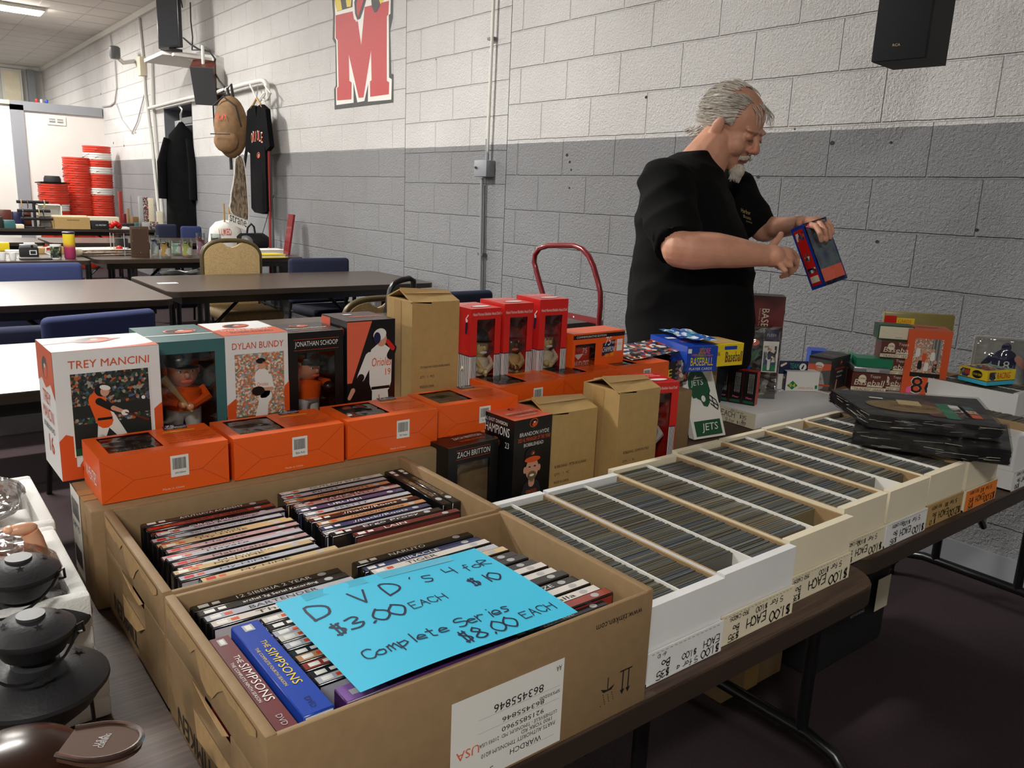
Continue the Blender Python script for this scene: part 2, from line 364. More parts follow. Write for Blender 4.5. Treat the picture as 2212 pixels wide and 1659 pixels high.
for (px, py, r) in [(942, 128, .006), (1396, 210, .01), (1225, 335, .012), (1231, 350, .01), (1234, 367, .008), (1230, 406, .008), (1798, 309, .012), (1925, 308, .007), (1638, 382, .01), (1895, 522, .009), (2110, 497, .008), (1717, 279, .005), (218, 203, .02), (245, 309, .025), (268, 315, .025), (293, 287, .02)]:
    q = aty(px, py); mb.disc(Fr((q.x, WALLY - .001, q.z), (1, 0, 0), (0, 0, 1)), 0, 0, r, r * .8, 'blackm', 0, n=8)
wall = struct(mb.build('wall_right'))
# painted letter on the block wall
def pw(u, v): q = aty(560 + u / 3.95, v / 3.95); return (q.x, q.z)
wf = Fr((0, WALLY, 0), (1, 0, 0), (0, 0, 1))
P['mred'] = M('wall_red_paint', (186, 48, 52), .55, bump=.4, bscale=120); P['mblack'] = M('wall_black_paint', (48, 46, 46), .55, bump=.4, bscale=120); P['mwhite'] = M('wall_white_paint', (232, 228, 222), .55); P['myellow'] = M('wall_yellow_paint', (224, 196, 60), .55)
mb = MB()
B_ = [(598, -330), (632, 120), (628, 335), (650, 375), (655, 730), (640, 760), (645, 935), (1145, 875), (1147, 635), (1128, 630), (1118, 262), (1140, 150), (1150, -330)]
W_ = [(630, -300), (650, 118), (648, 325), (660, 345), (668, 738), (658, 752), (660, 897), (808, 877), (806, 700), (840, 874), (900, 862), (932, 715), (930, 868), (1130, 850), (1134, 676), (1110, 662), (1108, 128), (1122, 118), (1132, -300)]
R_ = [(655, 132), (656, 325), (672, 345), (680, 738), (666, 752), (668, 858), (790, 848), (792, 705), (772, 690), (768, 468), (852, 836), (893, 832), (957, 432), (962, 685), (948, 695), (950, 827), (1110, 805), (1112, 702), (1092, 690), (1092, 140), (1105, 125), (1112, -20), (903, 60), (873, 385), (845, 185), (812, 165), (800, 97)]
def paint(pts, m, l): mb.poly(wf, [pw(*p) for p in pts], m, l)
paint(B_, 'mblack', .002); paint(W_, 'mwhite', .003); paint(R_, 'mred', .004)
paint([(600, -300), (640, -20), (668, 98), (800, 60), (812, -300)], 'mblack', .0042); paint([(636, -60), (668, 96), (712, 84), (690, -60)], 'myellow', .005); paint([(735, -60), (752, 62), (785, 58), (800, -60)], 'myellow', .005)
paint([(812, -300), (800, 60), (830, 190), (905, 60), (1110, 8), (1118, -300)], 'mwhite', .0044)
paint([(815, 20), (822, 120), (840, 170), (865, 160), (900, 60), (935, -60), (840, -60)], 'mblack', .005); paint([(835, 30), (838, 110), (850, 145), (880, 60), (915, -60), (860, -60)], 'mred', .006)
paint([(955, -60), (965, 60), (990, 110), (1010, 100), (1060, -10), (1080, -60)], 'mblack', .005); paint([(1010, -60), (1040, 38), (1085, -20), (1095, -60)], 'myellow', .006)
lm = mb.build('painted_letter', wall)
mb = MB()
for i, (x0, x1, y0, y1, z, m) in enumerate([]): pass
# ceiling, floor, other walls
P['ceil'] = M('ceiling_tile', (214, 210, 204), .8, noise_amt=.04, nscale=3)
P['carpet'] = M('maroon_carpet', (43, 27, 30), .95, noise_amt=.35, nscale=160, bump=.6, bscale=260)
mb = MB(); mb.box((-21, -7, -.05), (4.2, 3.94, 0), 'carpet'); struct(mb.build('floor'))
mb = MB(); mb.box((-21, -7, 3.7), (4.2, 3.3, 3.75), 'ceil')
for k in range(41):
    x = -21 + k * .61; mb.box((x, -7, 3.697), (x + .006, 3.3, 3.701), 'lgrey')
for k in range(17): y = -7 + k * .61; mb.box((-21, y, 3.6972), (4.2, y + .006, 3.701), 'lgrey')
struct(mb.build('ceiling'))
mb = MB(); mb.box((-21.1, -7, 0), (-21, 3.3, 3.7), 'plainwall'); struct(mb.build('wall_far'))
mb = MB(); mb.box((4.2, -7, 0), (4.3, 3.3, 3.7), 'plainwall'); struct(mb.build('wall_near'))
mb = MB(); mb.box((-21, -7.1, 0), (4.2, -7, 3.7), 'plainwall'); struct(mb.build('wall_left'))
mb = MB(); mb.box((-21, WALLY - .05, 3.62), (4.2, WALLY, 3.7), 'whitepaint'); mb.box((-21, -7, 3.64), (-20.95, WALLY - .05, 3.7), 'whitepaint'); struct(mb.build('trim_1'))
mb = MB(); mb.box((-10.7, WALLY - .012, 0), (4.2, WALLY, .1), 'greypaint'); struct(mb.build('baseboard_right'))
# partition
mb = MB(); mb.box((-15.56, 1.98, 0), (-15.5, 3.3, 2.44), 'partition'); mb.box((-15.58, 1.95, 2.42), (-15.46, 3.28, 2.56), 'greypaint'); mb.box((-15.58, 1.95, 0), (-15.46, 2.13, 2.5), 'greypaint')
mb.box((-15.6, -3, 0), (-15.55, 1.97, 2.5), 'partition'); mb.box((-15.61, -3, 2.5), (-15.5, 1.96, 2.56), 'cream'); struct(mb.build('wall_partition'))
mb = MB(); q0 = atx(101, 250, -15.49); q1 = atx(143, 272, -15.49)
mb.box((-15.5, q0.y, q1.z), (-15.485, q1.y, q0.z), 'whitepaint')
for k in (0, 1):
    a = q0.y + .03 + k * (q1.y - q0.y - .04) / 2; mb.box((-15.486, a, q1.z + .04), (-15.48, a + (q1.y - q0.y - .08) / 2 - .01, q0.z - .04), 'grey')
    for j in range(6): zz = q1.z + .05 + j * (q0.z - q1.z - .1) / 6; mb.box((-15.481, a, zz), (-15.477, a + (q1.y - q0.y - .08) / 2 - .01, zz + .006), 'lgrey')
tag(mb.build('wall_vent'), 'small white two-panel vent high on the partition', 'vent')
mb = MB(); mb.box((-20.98, 2.52, 2.75), (-20.9, 2.9, 3.62), 'whitepaint'); mb.box((-20.9, 2.56, 2.8), (-20.89, 2.86, 3.57), 'cream'); struct(mb.build('trim_2'))
mb = MB(); mb.box((-20.98, 3.0, 2.4), (-20.85, 3.14, 3.64), 'greypaint'); struct(mb.build('trim_3'))
for i, (y, m) in enumerate([(2.23, 'red'), (2.3, 'lgrey'), (2.37, 'blue')]):
    mb = MB(); mb.lathe([(.0, 0), (.02, .002), (.025, .03), (.018, .055), (.0, .06)], m, 12); tag(mb.build('trinket', None, (-15.5, y + .1, 2.56)), ['small red ball-like trinket on partition ledge', 'small grey trinket between red and blue on ledge', 'small blue ball-like trinket on partition ledge'][i], 'trinket')
# tube lights
P['lamp'] = M('lit_tube', (255, 250, 238), .5, emit=26)
def tubelight(x, y, label, group=None):
    t = thing('ceiling_light', label, 'light', (x, y, 3.7), 0, group)
    mb = MB(); mb.rbox((-.14, -.66, -.05), (.14, .66, 0), 'whitepaint', .01); mb.build('housing', t)
    mb = MB(); mb.rbox((-.11, -.63, -.085), (.11, .63, -.051), 'lamp', .015, 3); mb.build('diffuser', t)
    return t
l0 = tubelight(-13.8, 1.0 + .6, 'fluorescent tube light on the ceiling above the far tables')
for x, y, e in LAMPS:
    if (x, y) == (-13.8, 1.0): continue
    dup(l0, (x, y, 3.7), 0, 'ceiling tube light out of view over the room', 'ceiling lights out of view')
# ================================================================ TABLES
def rounded(x0, y0, x1, y1, r, n=6):
    pts = []
    for cx, cy, a in ((x1 - r, y1 - r, 0), (x0 + r, y1 - r, PI / 2), (x0 + r, y0 + r, PI), (x1 - r, y0 + r, 3 * PI / 2)):
        pts += [(cx + r * math.cos(a + PI / 2 * i / n), cy + r * math.sin(a + PI / 2 * i / n)) for i in range(n + 1)]
    return pts
def folding_table(x0, y0, x1, y1, label, legs=(.35, .35), m='wood', group=None, H=.74, style='arch'):
    t = thing('folding_table', label, 'table', ((x0 + x1) / 2, (y0 + y1) / 2, 0), 0, group)
    a, b = (x1 - x0) / 2, (y1 - y0) / 2
    mb = MB(); mb.prism(Fr((0, 0, H - .004), (1, 0, 0), (0, 1, 0)), rounded(-a + .002, -b + .002, a - .002, b - .002, .07), .004, m)
    mb.prism(Fr((0, 0, H - .034), (1, 0, 0), (0, 1, 0)), rounded(-a, -b, a, b, .07), .03, 'rim', smooth=True); mb.build('tabletop', t)
    mb = MB(); mb.box((-a + .06, -b + .09, H - .085), (a - .06, b - .09, H - .034), 'steel'); mb.build('apron', t)
    for s, off in ((-1, legs[0]), (1, legs[1])):
        yy = s * (b - off); mb = MB()
        if style == 'arch':
            f0, f1 = -a + .08, a - .1
            mb.tube([(f0, yy, .012), (f0 + .01, yy, .06), (f0 + .05, yy, .1), (f0 + .12, yy, .115), (f1 - .12, yy, .115), (f1 - .05, yy, .1), (f1 - .01, yy, .06), (f1, yy, .012)], .016, 'steel', 12)
            for q in (-.14, .14): mb.tube([(q, yy, .11), (q, yy, H - .04)], .015, 'steel', 10)
            mb.lathe([(.02, 0), (.02, .02), (.016, .03)], 'steel', 12, (f0, yy, 0)); mb.lathe([(.02, 0), (.02, .02), (.016, .03)], 'steel', 12, (f1, yy, 0))
        else:
            for q in (-a + .1, -a + .24, a - .24, a - .1): mb.tube([(q, yy, 0), (q, yy, H - .04)], .016, 'steel', 8)
            mb.tube([(-a + .1, yy, .25), (a - .1, yy, .25)], .012, 'steel', 8)
        mb.tube([(0, yy, .3), (0, yy - s * .4, H - .06)], .012, 'steel', 8); mb.build('leg', t)
    return t
folding_table(-1.362, -.75, -.598, 1.335, 'walnut folding table in the foreground under the movie cartons', (.3, .33))
folding_table(-1.42, 1.345, -.658, 3.12, 'walnut folding table nearest the block wall under the far card boxes', (.33, .13))
folding_table(-2.13, .42, -1.37, 1.60, 'folding table hidden behind the row of figurine boxes')
folding_table(-3.56, -1.7, -2.72, 1.3, 'folding table with pale glare behind the tallest white and orange box', m='wood2', style='h')
folding_table(-3.77, 1.33, -3.07, 3.1, 'dark folding table close behind the red dolly', m='wood2', style='h')
folding_table(-5.8, -1.6, -4.66, 1.3, 'long empty brown table left of the seam at left edge', m='wood2', style='h')
folding_table(-5.92, 1.35, -4.98, 3.22, 'long empty brown table right of the seam ending at the wall', (.25, .3), m='wood2', style='h')
folding_table(-8.3, -.6, -7.2, 1.38, 'table holding the camera, mugs and yellow tumbler', m='wood2', style='h')
folding_table(-8.35, 1.42, -7.27, 3.22, 'table holding the picture glasses, radio and books', (.3, .2), m='wood2', style='h')
folding_table(-10.15, -.4, -9.35, 1.38, 'far empty table left of the seam behind the tumbler', m='wood2', style='h')
folding_table(-10.2, 1.42, -9.3, 3.22, 'far empty table right of the seam in front of the coat', m='wood2', style='h')
folding_table(-13.1, -.4, -11.95, 3.2, 'farthest table crowded with boxes and trinkets', m='wood2', style='h')
q = atz(418 / 1.0 - 66, 611, .741)
mb = MB(); mb.box((0, -.04, 0), (.06, .08, .0015), 'white'); tag(mb.build('paper_slip', None, (q.x, q.y, .741)), 'small white paper slip lying on the empty brown table', 'paper')
# ================================================================ CHAIRS
P['bluecloth'] = M('blue_fabric', (36, 46, 88), .85, noise_amt=.12, nscale=220); P['navycloth'] = M('navy_fabric', (22, 27, 54), .85, noise_amt=.12, nscale=220)
P['beige'] = ramp_mat('beige_fabric', [(168, 142, 98), (158, 132, 90), (174, 148, 104)], 160, rough=.8); P['bronze'] = M('bronze_frame', (84, 72, 48), .4, metal=.3)
def cushion_chair(label, loc, rz, cloth='bluecloth', topz=.84, W_=.5, group=None):
    # faces local -y ; back at y=0
    t = thing('stacking_chair', label, 'chair', loc, rz, group)
    mb = MB(); mb.rbox((-W_ / 2, -.02, topz - .36), (W_ / 2, .04, topz), cloth, .03, 4); o = mb.build('backrest', t)
    mb = MB(); mb.rbox((-W_ / 2, -.5, .41), (W_ / 2, -.02, .48), cloth, .03, 3); mb.build('seat', t)
    for sx in (-1, 1):
        mb = MB(); mb.tube([(sx * (W_ / 2 - .02), .05, topz - .1), (sx * (W_ / 2 - .02), .03, .45), (sx * (W_ / 2 - .01), .1, .0)], .012, 'steel', 8); mb.build('leg', t)
        mb = MB(); mb.tube([(sx * (W_ / 2 - .02), 0, .42), (sx * (W_ / 2 - .02), -.46, .42), (sx * (W_ / 2 - .01), -.5, 0)], .012, 'steel', 8); mb.build('leg', t)
    return t
RZ = PI / 2
cushion_chair('blue chair behind the far side of the left brown table', (-6.02, .78, 0), RZ, topz=.83, W_=.62)
cushion_chair('blue chair tucked between wall and right end of the brown table', (-6.08, 2.82, 0), RZ, 'navycloth', topz=.835, W_=.52)
cushion_chair('near blue chair standing behind the tallest white and orange box', (-3.86, .76, 0), RZ + .28, topz=.80, W_=.5)
cushion_chair('blue chair with dark back half under the left brown table', (-4.5, .42, 0), RZ, 'navycloth', topz=.66, W_=.55)
cushion_chair('blue chair at far left standing below the doorway coat', (-10.42, 2.84, 0), RZ + .15, 'navycloth', topz=.89, W_=.26)
cushion_chair('blue chair at far right below the doorway coat', (-10.42, 3.13, 0), RZ - .05, 'bluecloth', topz=.87, W_=.25)
cushion_chair('blue chair left of the grey radio by the wall', (-8.75, 3.02, 0), RZ, 'bluecloth', topz=.86, W_=.4)
cushion_chair('blue chair partly seen between red dolly and man', (-3.75, 2.6, 0), RZ, 'navycloth', topz=.84, W_=.44)
def banquet(label, loc, rz, H=.97, W_=.42, group=None):
    t = thing('banquet_chair', label, 'chair', loc, rz, group)
    def outline(w_, h0, h1, n=24):
        pts = [(-w_ * .44, h0)]; 
        pts += [(-w_ * .5, h0 + (h1 - h0) * .55)]
        for i in range(n + 1): a = PI - PI * i / n; pts.append((w_ * .5 * math.copysign(abs(math.cos(a)) ** .7, math.cos(a)), h1 - (h1 - h0) * .22 + (h1 - h0) * .22 * math.sin(a) ** 1.1))
        pts += [(w_ * .5, h0 + (h1 - h0) * .55), (w_ * .44, h0)]; return pts
    mb = MB(); mb.tube([(x, 0, z) for x, z in outline(W_, .46, H)], .017, 'bronze', 10); mb.build('back_frame', t)
    ins = outline(W_ - .02, .47, H - .012, 40); ins2 = []
    for x, z in ins:
        if abs(x) < .07 and z > .7: z -= .04 * (1 - (abs(x) / .07) ** 2)
        ins2.append((x, z))
    mb = MB(); mb.prism(Fr((0, .012, 0), (1, 0, 0), (0, 0, 1)), ins2, .035, 'beige'); mb.build('backrest', t)
    mb = MB(); mb.rbox((-.22, -.46, .43), (.22, -.01, .5), 'beige', .03, 4); mb.build('seat', t)
    for sx in (-1, 1):
        mb = MB(); mb.tube([(sx * W_ * .44, 0, .47), (sx * W_ * .47, .06, 0)], .012, 'bronze', 8); mb.build('leg', t)
        mb = MB(); mb.tube([(sx * .2, -.42, .44), (sx * .21, -.46, 0)], .012, 'bronze', 8); mb.build('leg', t)
    return t
banquet('beige patterned banquet chair with bronze frame behind the brown table', (-6.05, 2.1, 0), RZ, .975, .43)
banquet('beige rounded-back chair partly hidden behind the red window boxes', (-3.9, 2.15, 0), RZ + .1, .80, .42)
# ================================================================ HAND TRUCKS
P['truckred'] = M('red_enamel', (120, 18, 28), .25, coat=.5)
t = thing('hand_truck', 'red tubular hand truck leaning near the block wall', 'hand truck', (-2.6, 2.55, 0), 0)
def ptr(px, py, Y): q = aty(px, py, Y); return (q.x + 2.6, Y - 2.55, q.z)
mb = MB(); pp = [(1181, 700), (1178, 660), (1172, 633), (1160, 590), (1154, 566), (1156, 550), (1166, 536), (1184, 530.5), (1210, 530), (1240, 530.5), (1258, 538), (1272, 553), (1282, 575), (1292, 610), (1297, 633), (1297, 660), (1294, 691), (1290, 760)]
mb.tube([ptr(x, y, 2.5) for x, y in pp], .0125, 'truckred', 12); mb.build('handle', t)
a, b = ptr(1180, 667, 2.5), ptr(1296, 673, 2.5); mb = MB(); mb.box((a[0], -.055, a[2] - .022), (b[0], -.045, a[2] + .004), 'truckred'); mb.disc(Fr((0, -.056, 0), (1, 0, 0), (0, 0, 1)), (a[0] + b[0]) / 2 + .02, a[2] - .01, .004, .004, 'white', .0005); mb.build('crossbar', t)
mb = MB()
for x_ in (ptr(1181, 700, 2.5), ptr(1290, 760, 2.5)): mb.tube([x_, (x_[0], -.05, .12)], .0125, 'truckred', 10)
mb.build('frame', t)
for x_ in (ptr(1181, 700, 2.5)[0], ptr(1290, 760, 2.5)[0]):
    mb = MB(); mb.T = Matrix.Translation((x_, 0, .1)) @ Matrix.Rotation(PI / 2, 4, 'Y'); mb.lathe([(.0, -.02), (.08, -.02), (.1, -.01), (.1, .01), (.08, .02), (0, .02)], 'blackm', 20); mb.build('wheel', t)
mb = MB(); mb.box((a[0], -.3, .01), (b[0], -.03, .02), 'truckred'); mb.build('toe_plate', t)
t = thing('hand_truck', 'black tubular hand truck handle behind the tall cardboard carton', 'hand truck', (-3.78, 2.14, 0), 0)
def ptb(px, py): q = atx(px, py, -3.78); return (0, q.y - 2.14, q.z)
mb = MB(); mb.tube([ptb(828, 720), ptb(836, 668), ptb(843, 628), ptb(851, 612), ptb(868, 605), ptb(884, 601), ptb(893, 606), ptb(893, 640), (0, .2, .1)], .016, 'steel', 12)
q = ptb(828, 720); mb.tube([q, (0, q[1] - .02, .1)], .016, 'steel', 10); mb.tube([(0, q[1], .4), (0, .2, .4)], .01, 'steel', 8); mb.build('handle', t)
mb = MB(); mb.box((-.02, -.15, .0), (.2, .25, .012), 'steel'); mb.build('toe_plate', t)
# ================================================================ ON THE WALL
def wpt(px, py, Y=3.26): q = aty(px, py, Y); return (q.x, Y, q.z)
t = thing('electrical_conduit', 'vertical grey pipe with junction box on the block wall', 'pipe', (-4.5, 3.27, 0))
def loc_(p, o=(-4.5, 3.27, 0)): return (p[0] - o[0], p[1] - o[1], p[2] - o[2])
mb = MB(); mb.tube([loc_(wpt(x, y)) for x, y in ((1068, -40), (1059, 180), (1052, 345))], .011, 'greypaint' if 0 else 'whitepaint', 10); mb.build('pipe', t)
mb = MB(); mb.tube([loc_(wpt(x, y)) for x, y in ((1053, 300), (1052, 345))], .0125, 'greypaint', 10); mb.tube([loc_(wpt(x, y)) for x, y in ((1041, 385), (1037, 640), (1036, 700))], .011, 'greypaint', 10)
mb.tube([loc_(wpt(1047, 400, 3.285)), loc_(wpt(1046, 470, 3.285)), loc_(wpt(1043, 640, 3.285))], .006, 'greypaint', 8); mb.build('pipe', t)
mb = MB(); a = loc_(wpt(1032, 382)); b = loc_(wpt(1060, 346)); mb.rbox((a[0], -.045, a[2]), (b[0], .03, b[2]), 'greypaint', .006); mb.tube([(a[0] + .035, -.05, (a[2] + b[2]) / 2), (a[0] + .035, -.06, (a[2] + b[2]) / 2 + .01)], .008, 'grey', 8); mb.build('junction_box', t)
for px, py in ((1059, 83), (1037, 549)):
    a = loc_(wpt(px, py)); mb = MB(); mb.box((a[0] - .03, -.012, a[2] - .008), (a[0] + .03, .02, a[2] + .008), 'grey'); mb.build('pipe_clip', t)
# loudspeaker at right
t = thing('loudspeaker', 'black wall loudspeaker at the top right above the man', 'speaker', (0, 0, 0))
A0 = pd(1881, 134, 2.68); A1 = pd(1998, 121, 2.56); A2 = pd(2066, 118, 2.74)
t.location = A0; ux = V((A1.x - A0.x, A1.y - A0.y, 0)); uy = V((-ux.y, ux.x, 0)).normalized(); t.rotation_euler.z = math.atan2(ux.y, ux.x)
Ws = ux.length; Ds = .19
mb = MB(); mb.box((0, .015, 0), (Ws, Ds, .33), 'blackm'); mb.build('cabinet', t)
mb = MB(); mb.rbox((0, 0, 0), (Ws, .016, .33), M('speaker_grille', (24, 25, 29), .9, bump=.5, bscale=900), .003); mb.build('grille', t)
mb = MB(); mb.text(Fr((0, -.0005, 0), (1, 0, 0), (0, 0, 1)), 'RCA', Ws * .38, .042, .024, .008, 'tape'); mb.build('maker_badge', t)
mb = MB(); mb.box((Ws / 2 - .02, Ds, .1), (Ws / 2 + .02, Ds + .1, .16), 'steel'); mb.build('bracket', t)
# TV shelf, television, speaker below
t = thing('wall_shelf', 'white bracketed wall shelf carrying the television', 'shelf', (-9.9, 3.3, 2.76))
# shelf plate: outer corner nearer the room
def sp(px, py): q = atz(px, py, 2.80); return (q.x + 9.9, q.y - 3.3, .04)
def spz(px, py, z): q = atz(px, py, z); return q
pts = [(0.36, 0), (0.36, -.28), (-.1, -.68), (-1.5, -.75), (-1.9, -.35), (-1.2, 0)]
pl = [sp(482, 122), sp(472, 120), sp(350, 109), sp(311, 127), sp(416, 141)]
mb = MB(); mb.prism(Fr((0, 0, 0), (1, 0, 0), (0, 1, 0)), [(p[0], min(p[1], -.002)) for p in pl] + [(pl[0][0] - .3, -.002)], .04, 'whitepaint'); mb.build('shelf_board', t)
mb = MB(); a = wpt(461, 135, 3.25); mb.box((a[0] + 9.9, -.09, -.33), (a[0] + 10.1, 0, .0), 'whitepaint'); mb.box((a[0] + 9.9, -.5, -.03), (a[0] + 9.98, 0, -.001), 'whitepaint')
mb.prism(Fr((a[0] + 9.95, 0, 0), (0, -1, 0), (0, 0, 1)), [(0, 0), (.45, 0), (.12, -.15), (0, -.3)], .03, 'whitepaint'); mb.build('shelf_bracket', t)
def orient(name, label, cat, p0, p1, H, D, zbase):
    t_ = thing(name, label, cat, (p0.x, p0.y, zbase)); d = V((p1.x - p0.x, p1.y - p0.y, 0)); t_.rotation_euler.z = math.atan2(d.y, d.x); return t_, d.length
p0 = atz(342, 112, 2.80); p1 = atz(388, 108, 2.80); p1 = V((p1.x, p1.y, 0))
t, Wt = orient('television', 'flat black television standing on the white wall shelf', 'television', p0, p1, 0, 0, 2.80)
zt = 2.80 + .62
mb = MB(); mb.rbox((0, 0, .03), (Wt, .05, .68), 'steel', .01); mb.build('casing', t)
mb = MB(); mb.rect(Fr((0, -.0005, .03), (1, 0, 0), (0, 0, 1)), .02, .03, Wt - .04, .6, M('tv_screen', (40, 42, 46), .06, spec=1), .0005); mb.build('screen', t)
mb = MB(); mb.box((Wt * .3, -.05, 0), (Wt * .7, .12, .03), 'steel'); mb.build('stand', t)
q = pd(441, 184, 8.9)
t = thing('loudspeaker', 'tilted wood-sided loudspeaker hanging under the television shelf', 'speaker', q); t.rotation_euler = (.5, 0, 1.05)
mb = MB(); mb.box((-.12, 0, -.22), (.12, .2, .2), 'maroonbox'); mb.build('cabinet', t)
mb = MB(); mb.box((-.12, -.02, -.22), (.12, 0, .2), M('dark_grille', (62, 62, 64), .8)); mb.build('grille', t)
mb = MB(); mb.tube([(0, .1, .19), (0, .2, .36)], .018, 'whitepaint', 8); mb.build('bracket', t)
P['wire'] = M('black_wire', (46, 46, 48), .5)
mb = MB(); mb.tube([wpt(x, y, 3.2) for x, y in ((396, 82), (412, 96), (430, 107), (452, 110), (465, 128), (460, 150), (474, 175), (485, 187), (484, 197), (472, 203))], .01, 'wire', 6); mb.tube([wpt(x, y, 3.24) for x, y in ((411, 5), (412, 45), (416, 80), (415, 108), (436, 108), (452, 112), (440, 106))], .008, 'wire', 6)
mb.tube([wpt(x, y, 3.28) for x, y in ((394, 16), (391, 0), (389, -20))], .008, 'wire', 6); tag(mb.build('television_cable'), 'black cables looping from the television down the wall', 'cable')
# security camera
q = V(wpt(248, 116, 3.0)); t = thing('security_camera', 'small dark security camera on white arm near the ceiling', 'camera', q)
mb = MB(); mb.lathe([(0, -.07), (.06, -.07), (.075, -.03), (.075, .08), (.05, .1), (0, .1)], 'grey', 16); mb.build('housing', t)
e = V(wpt(290, 132, 3.29)) - q; mb = MB(); mb.tube([(0, 0, -.02), (e.x * .4, e.y * .4, -.1), e], .03, 'whitepaint', 8); mb.build('mount_arm', t)
mb = MB(); mb.tube([wpt(x, y, 3.28) for x, y in ((236, 55), (242, 108))], .01, 'lgrey', 6); mb.tube([wpt(x, y, 3.28) for x, y in ((248, 130), (252, 190), (248, 220), (238, 228), (222, 230))], .012, 'lgrey', 6)
mb.tube([wpt(x, y, 3.28) for x, y in ((250, 222), (262, 258), (285, 288), (297, 262), (312, 204))], .009, 'lgrey', 6); tag(mb.build('camera_cable'), 'thin cables running along wall below the security camera', 'cable')
mb = MB(); mb.tube([wpt(x, y, 3.28) for x, y in ((299, 22), (309, 120), (314, 200), (327, 300), (345, 480))], .02, 'whitepaint', 8); a = wpt(309, 140, 3.28); mb.box((a[0] - .08, 3.22, a[2] - .15), (a[0] + .08, 3.3, a[2] + .1), 'cream'); tag(mb.build('wall_conduit'), 'white conduit running down left of the doorway', 'pipe')
mb = MB(); mb.tube([wpt(x, y, 3.28) for x, y in ((328, 130), (331, 225), (340, 340), (352, 480))], .024, 'whitepaint', 8); tag(mb.build('wall_conduit'), 'second white conduit between first conduit and the doorway', 'pipe')
mb = MB(); mb.tube([wpt(x, y, 3.22) for x, y in ((322, 234), (400, 214), (470, 199), (530, 182), (565, 174), (572, 176), (577, 184), (579, 200), (581, 300))], .024, 'whitepaint', 10); mb.tube([wpt(x, y, 3.22) for x, y in ((581, 300), (584, 420), (588, 520), (590, 700))], .024, 'greypaint', 10)
tag(mb.build('hanging_pipe'), 'bent white pipe above the doorway used as a clothes rail', 'pipe')
P['redpole'] = M('red_pole', (150, 44, 40), .5)
mb = MB(); mb.tube([wpt(x, y, 3.16) for x, y in ((580, 300), (582, 420), (585, 620))], .013, 'redpole', 8); tag(mb.build('thin_pole'), 'thin red pole standing beside the bent pipe', 'pole')
mb = MB(); mb.tube([wpt(x, y, 3.2) for x, y in ((571, 183), (578, 193), (585, 201), (580, 212), (573, 218), (568, 215), (586, 202))][:6], .01, 'whitepaint', 6); mb.tube([wpt(x, y, 3.2) for x, y in ((540, 183), (556, 216), (562, 218), (574, 202), (570, 200), (560, 215))], .01, 'whitepaint', 6)
tag(mb.build('wire_hanger'), 'empty white wire hanger on the bent pipe', 'hanger')
# backpack
P['canvas'] = M('brown_canvas', (124, 94, 62), .85, noise_amt=.2, nscale=14)
q = V(wpt(499, 275, 3.05)); t = thing('backpack', 'brown canvas backpack hanging from the pipe', 'backpack', q, .55)
mb = MB(); mb.ell((0, 0, .0), (.19, .13, .31), 'canvas', nu=20, nv=14); mb.ell((0, -.085, -.14), (.15, .055, .12), 'canvas'); mb.build('body', t)
mb = MB(); mb.tube([(-.17, -.05, 0), (-.14, -.09, .2), (0, -.1, .29), (.14, -.09, .2), (.17, -.05, 0)], .008, 'blackm', 6); mb.tube([(-.12, -.17, -.08), (.12, -.17, -.08)], .006, 'blackm', 6); mb.build('zipper', t)
mb = MB(); mb.tube([(0, 0, .28), (-.03, 0, .38), (.02, 0, .42), (.04, 0, .3)], .014, 'blackm', 6); mb.build('loop_handle', t)
mb = MB()
for sx in (-1, 1): mb.tube([(sx * .06, .1, .2), (sx * .12, .16, 0), (sx * .1, .1, -.25), (sx * .08, .08, -.42)], .016, 'blackm', 6)
mb.build('shoulder_strap', t)
mb = MB(); mb.text(Fr((-.07, -.128, .06), (1, 0, .0), (0, .1, 1)), 'PLAY', 0, 0, .13, .06, 'red', .012); mb.build('lettering', t)
# jersey
q = V(wpt(558, 340, 3.12)); t = thing('jersey', 'black baseball jersey with orange lettering hanging on the wall', 'jersey', q, .08)
sh = [(-.02, .48), (-.09, .5), (-.2, .45), (-.27, .08), (-.17, .04), (-.16, .1), (-.17, -.5), (-.1, -.54), (.08, -.55), (.17, -.52), (.17, .1), (.19, .06), (.27, .1), (.2, .45), (.09, .5), (.03, .48), (0, .38)]
P['jersey'] = M('jersey_cloth', (13, 13, 15), .9, spec=.1, noise_amt=.3, nscale=8, bump=.3, bscale=20)
mb = MB(); mb.prism(Fr((0, .04, 0), (1, 0, 0), (0, 0, 1)), sh, .05, 'jersey'); mb.build('shirt', t)
mb = MB(); f_ = Fr((0, -.011, 0), (1, 0, 0), (0, 0, 1))
for i, c in enumerate('ORIOLE'):
    xx = -.12 + i * .043
    if c == 'I': mb.rect(f_, xx + .01, .15, .012, .1, 'coral', .003); continue
    mb.text(f_, c, xx, .13 + .03 * math.sin(PI * (i + .5) / 6), .034, .1, 'white', .002); mb.text(f_, c, xx + .003, .135 + .03 * math.sin(PI * (i + .5) / 6), .028, .088, 'orange2', .003)
emblem(mb, f_, .03, .02, .035, .002); mb.build('lettering', t)
mb = MB(); mb.tube([(-.12, 0, .47), (0, 0, .56), (.12, 0, .47)], .012, 'kraft_lite', 6); mb.tube([(0, 0, .56), (0, .02, .68)], .006, 'chrome', 6); mb.build('hanger', t)
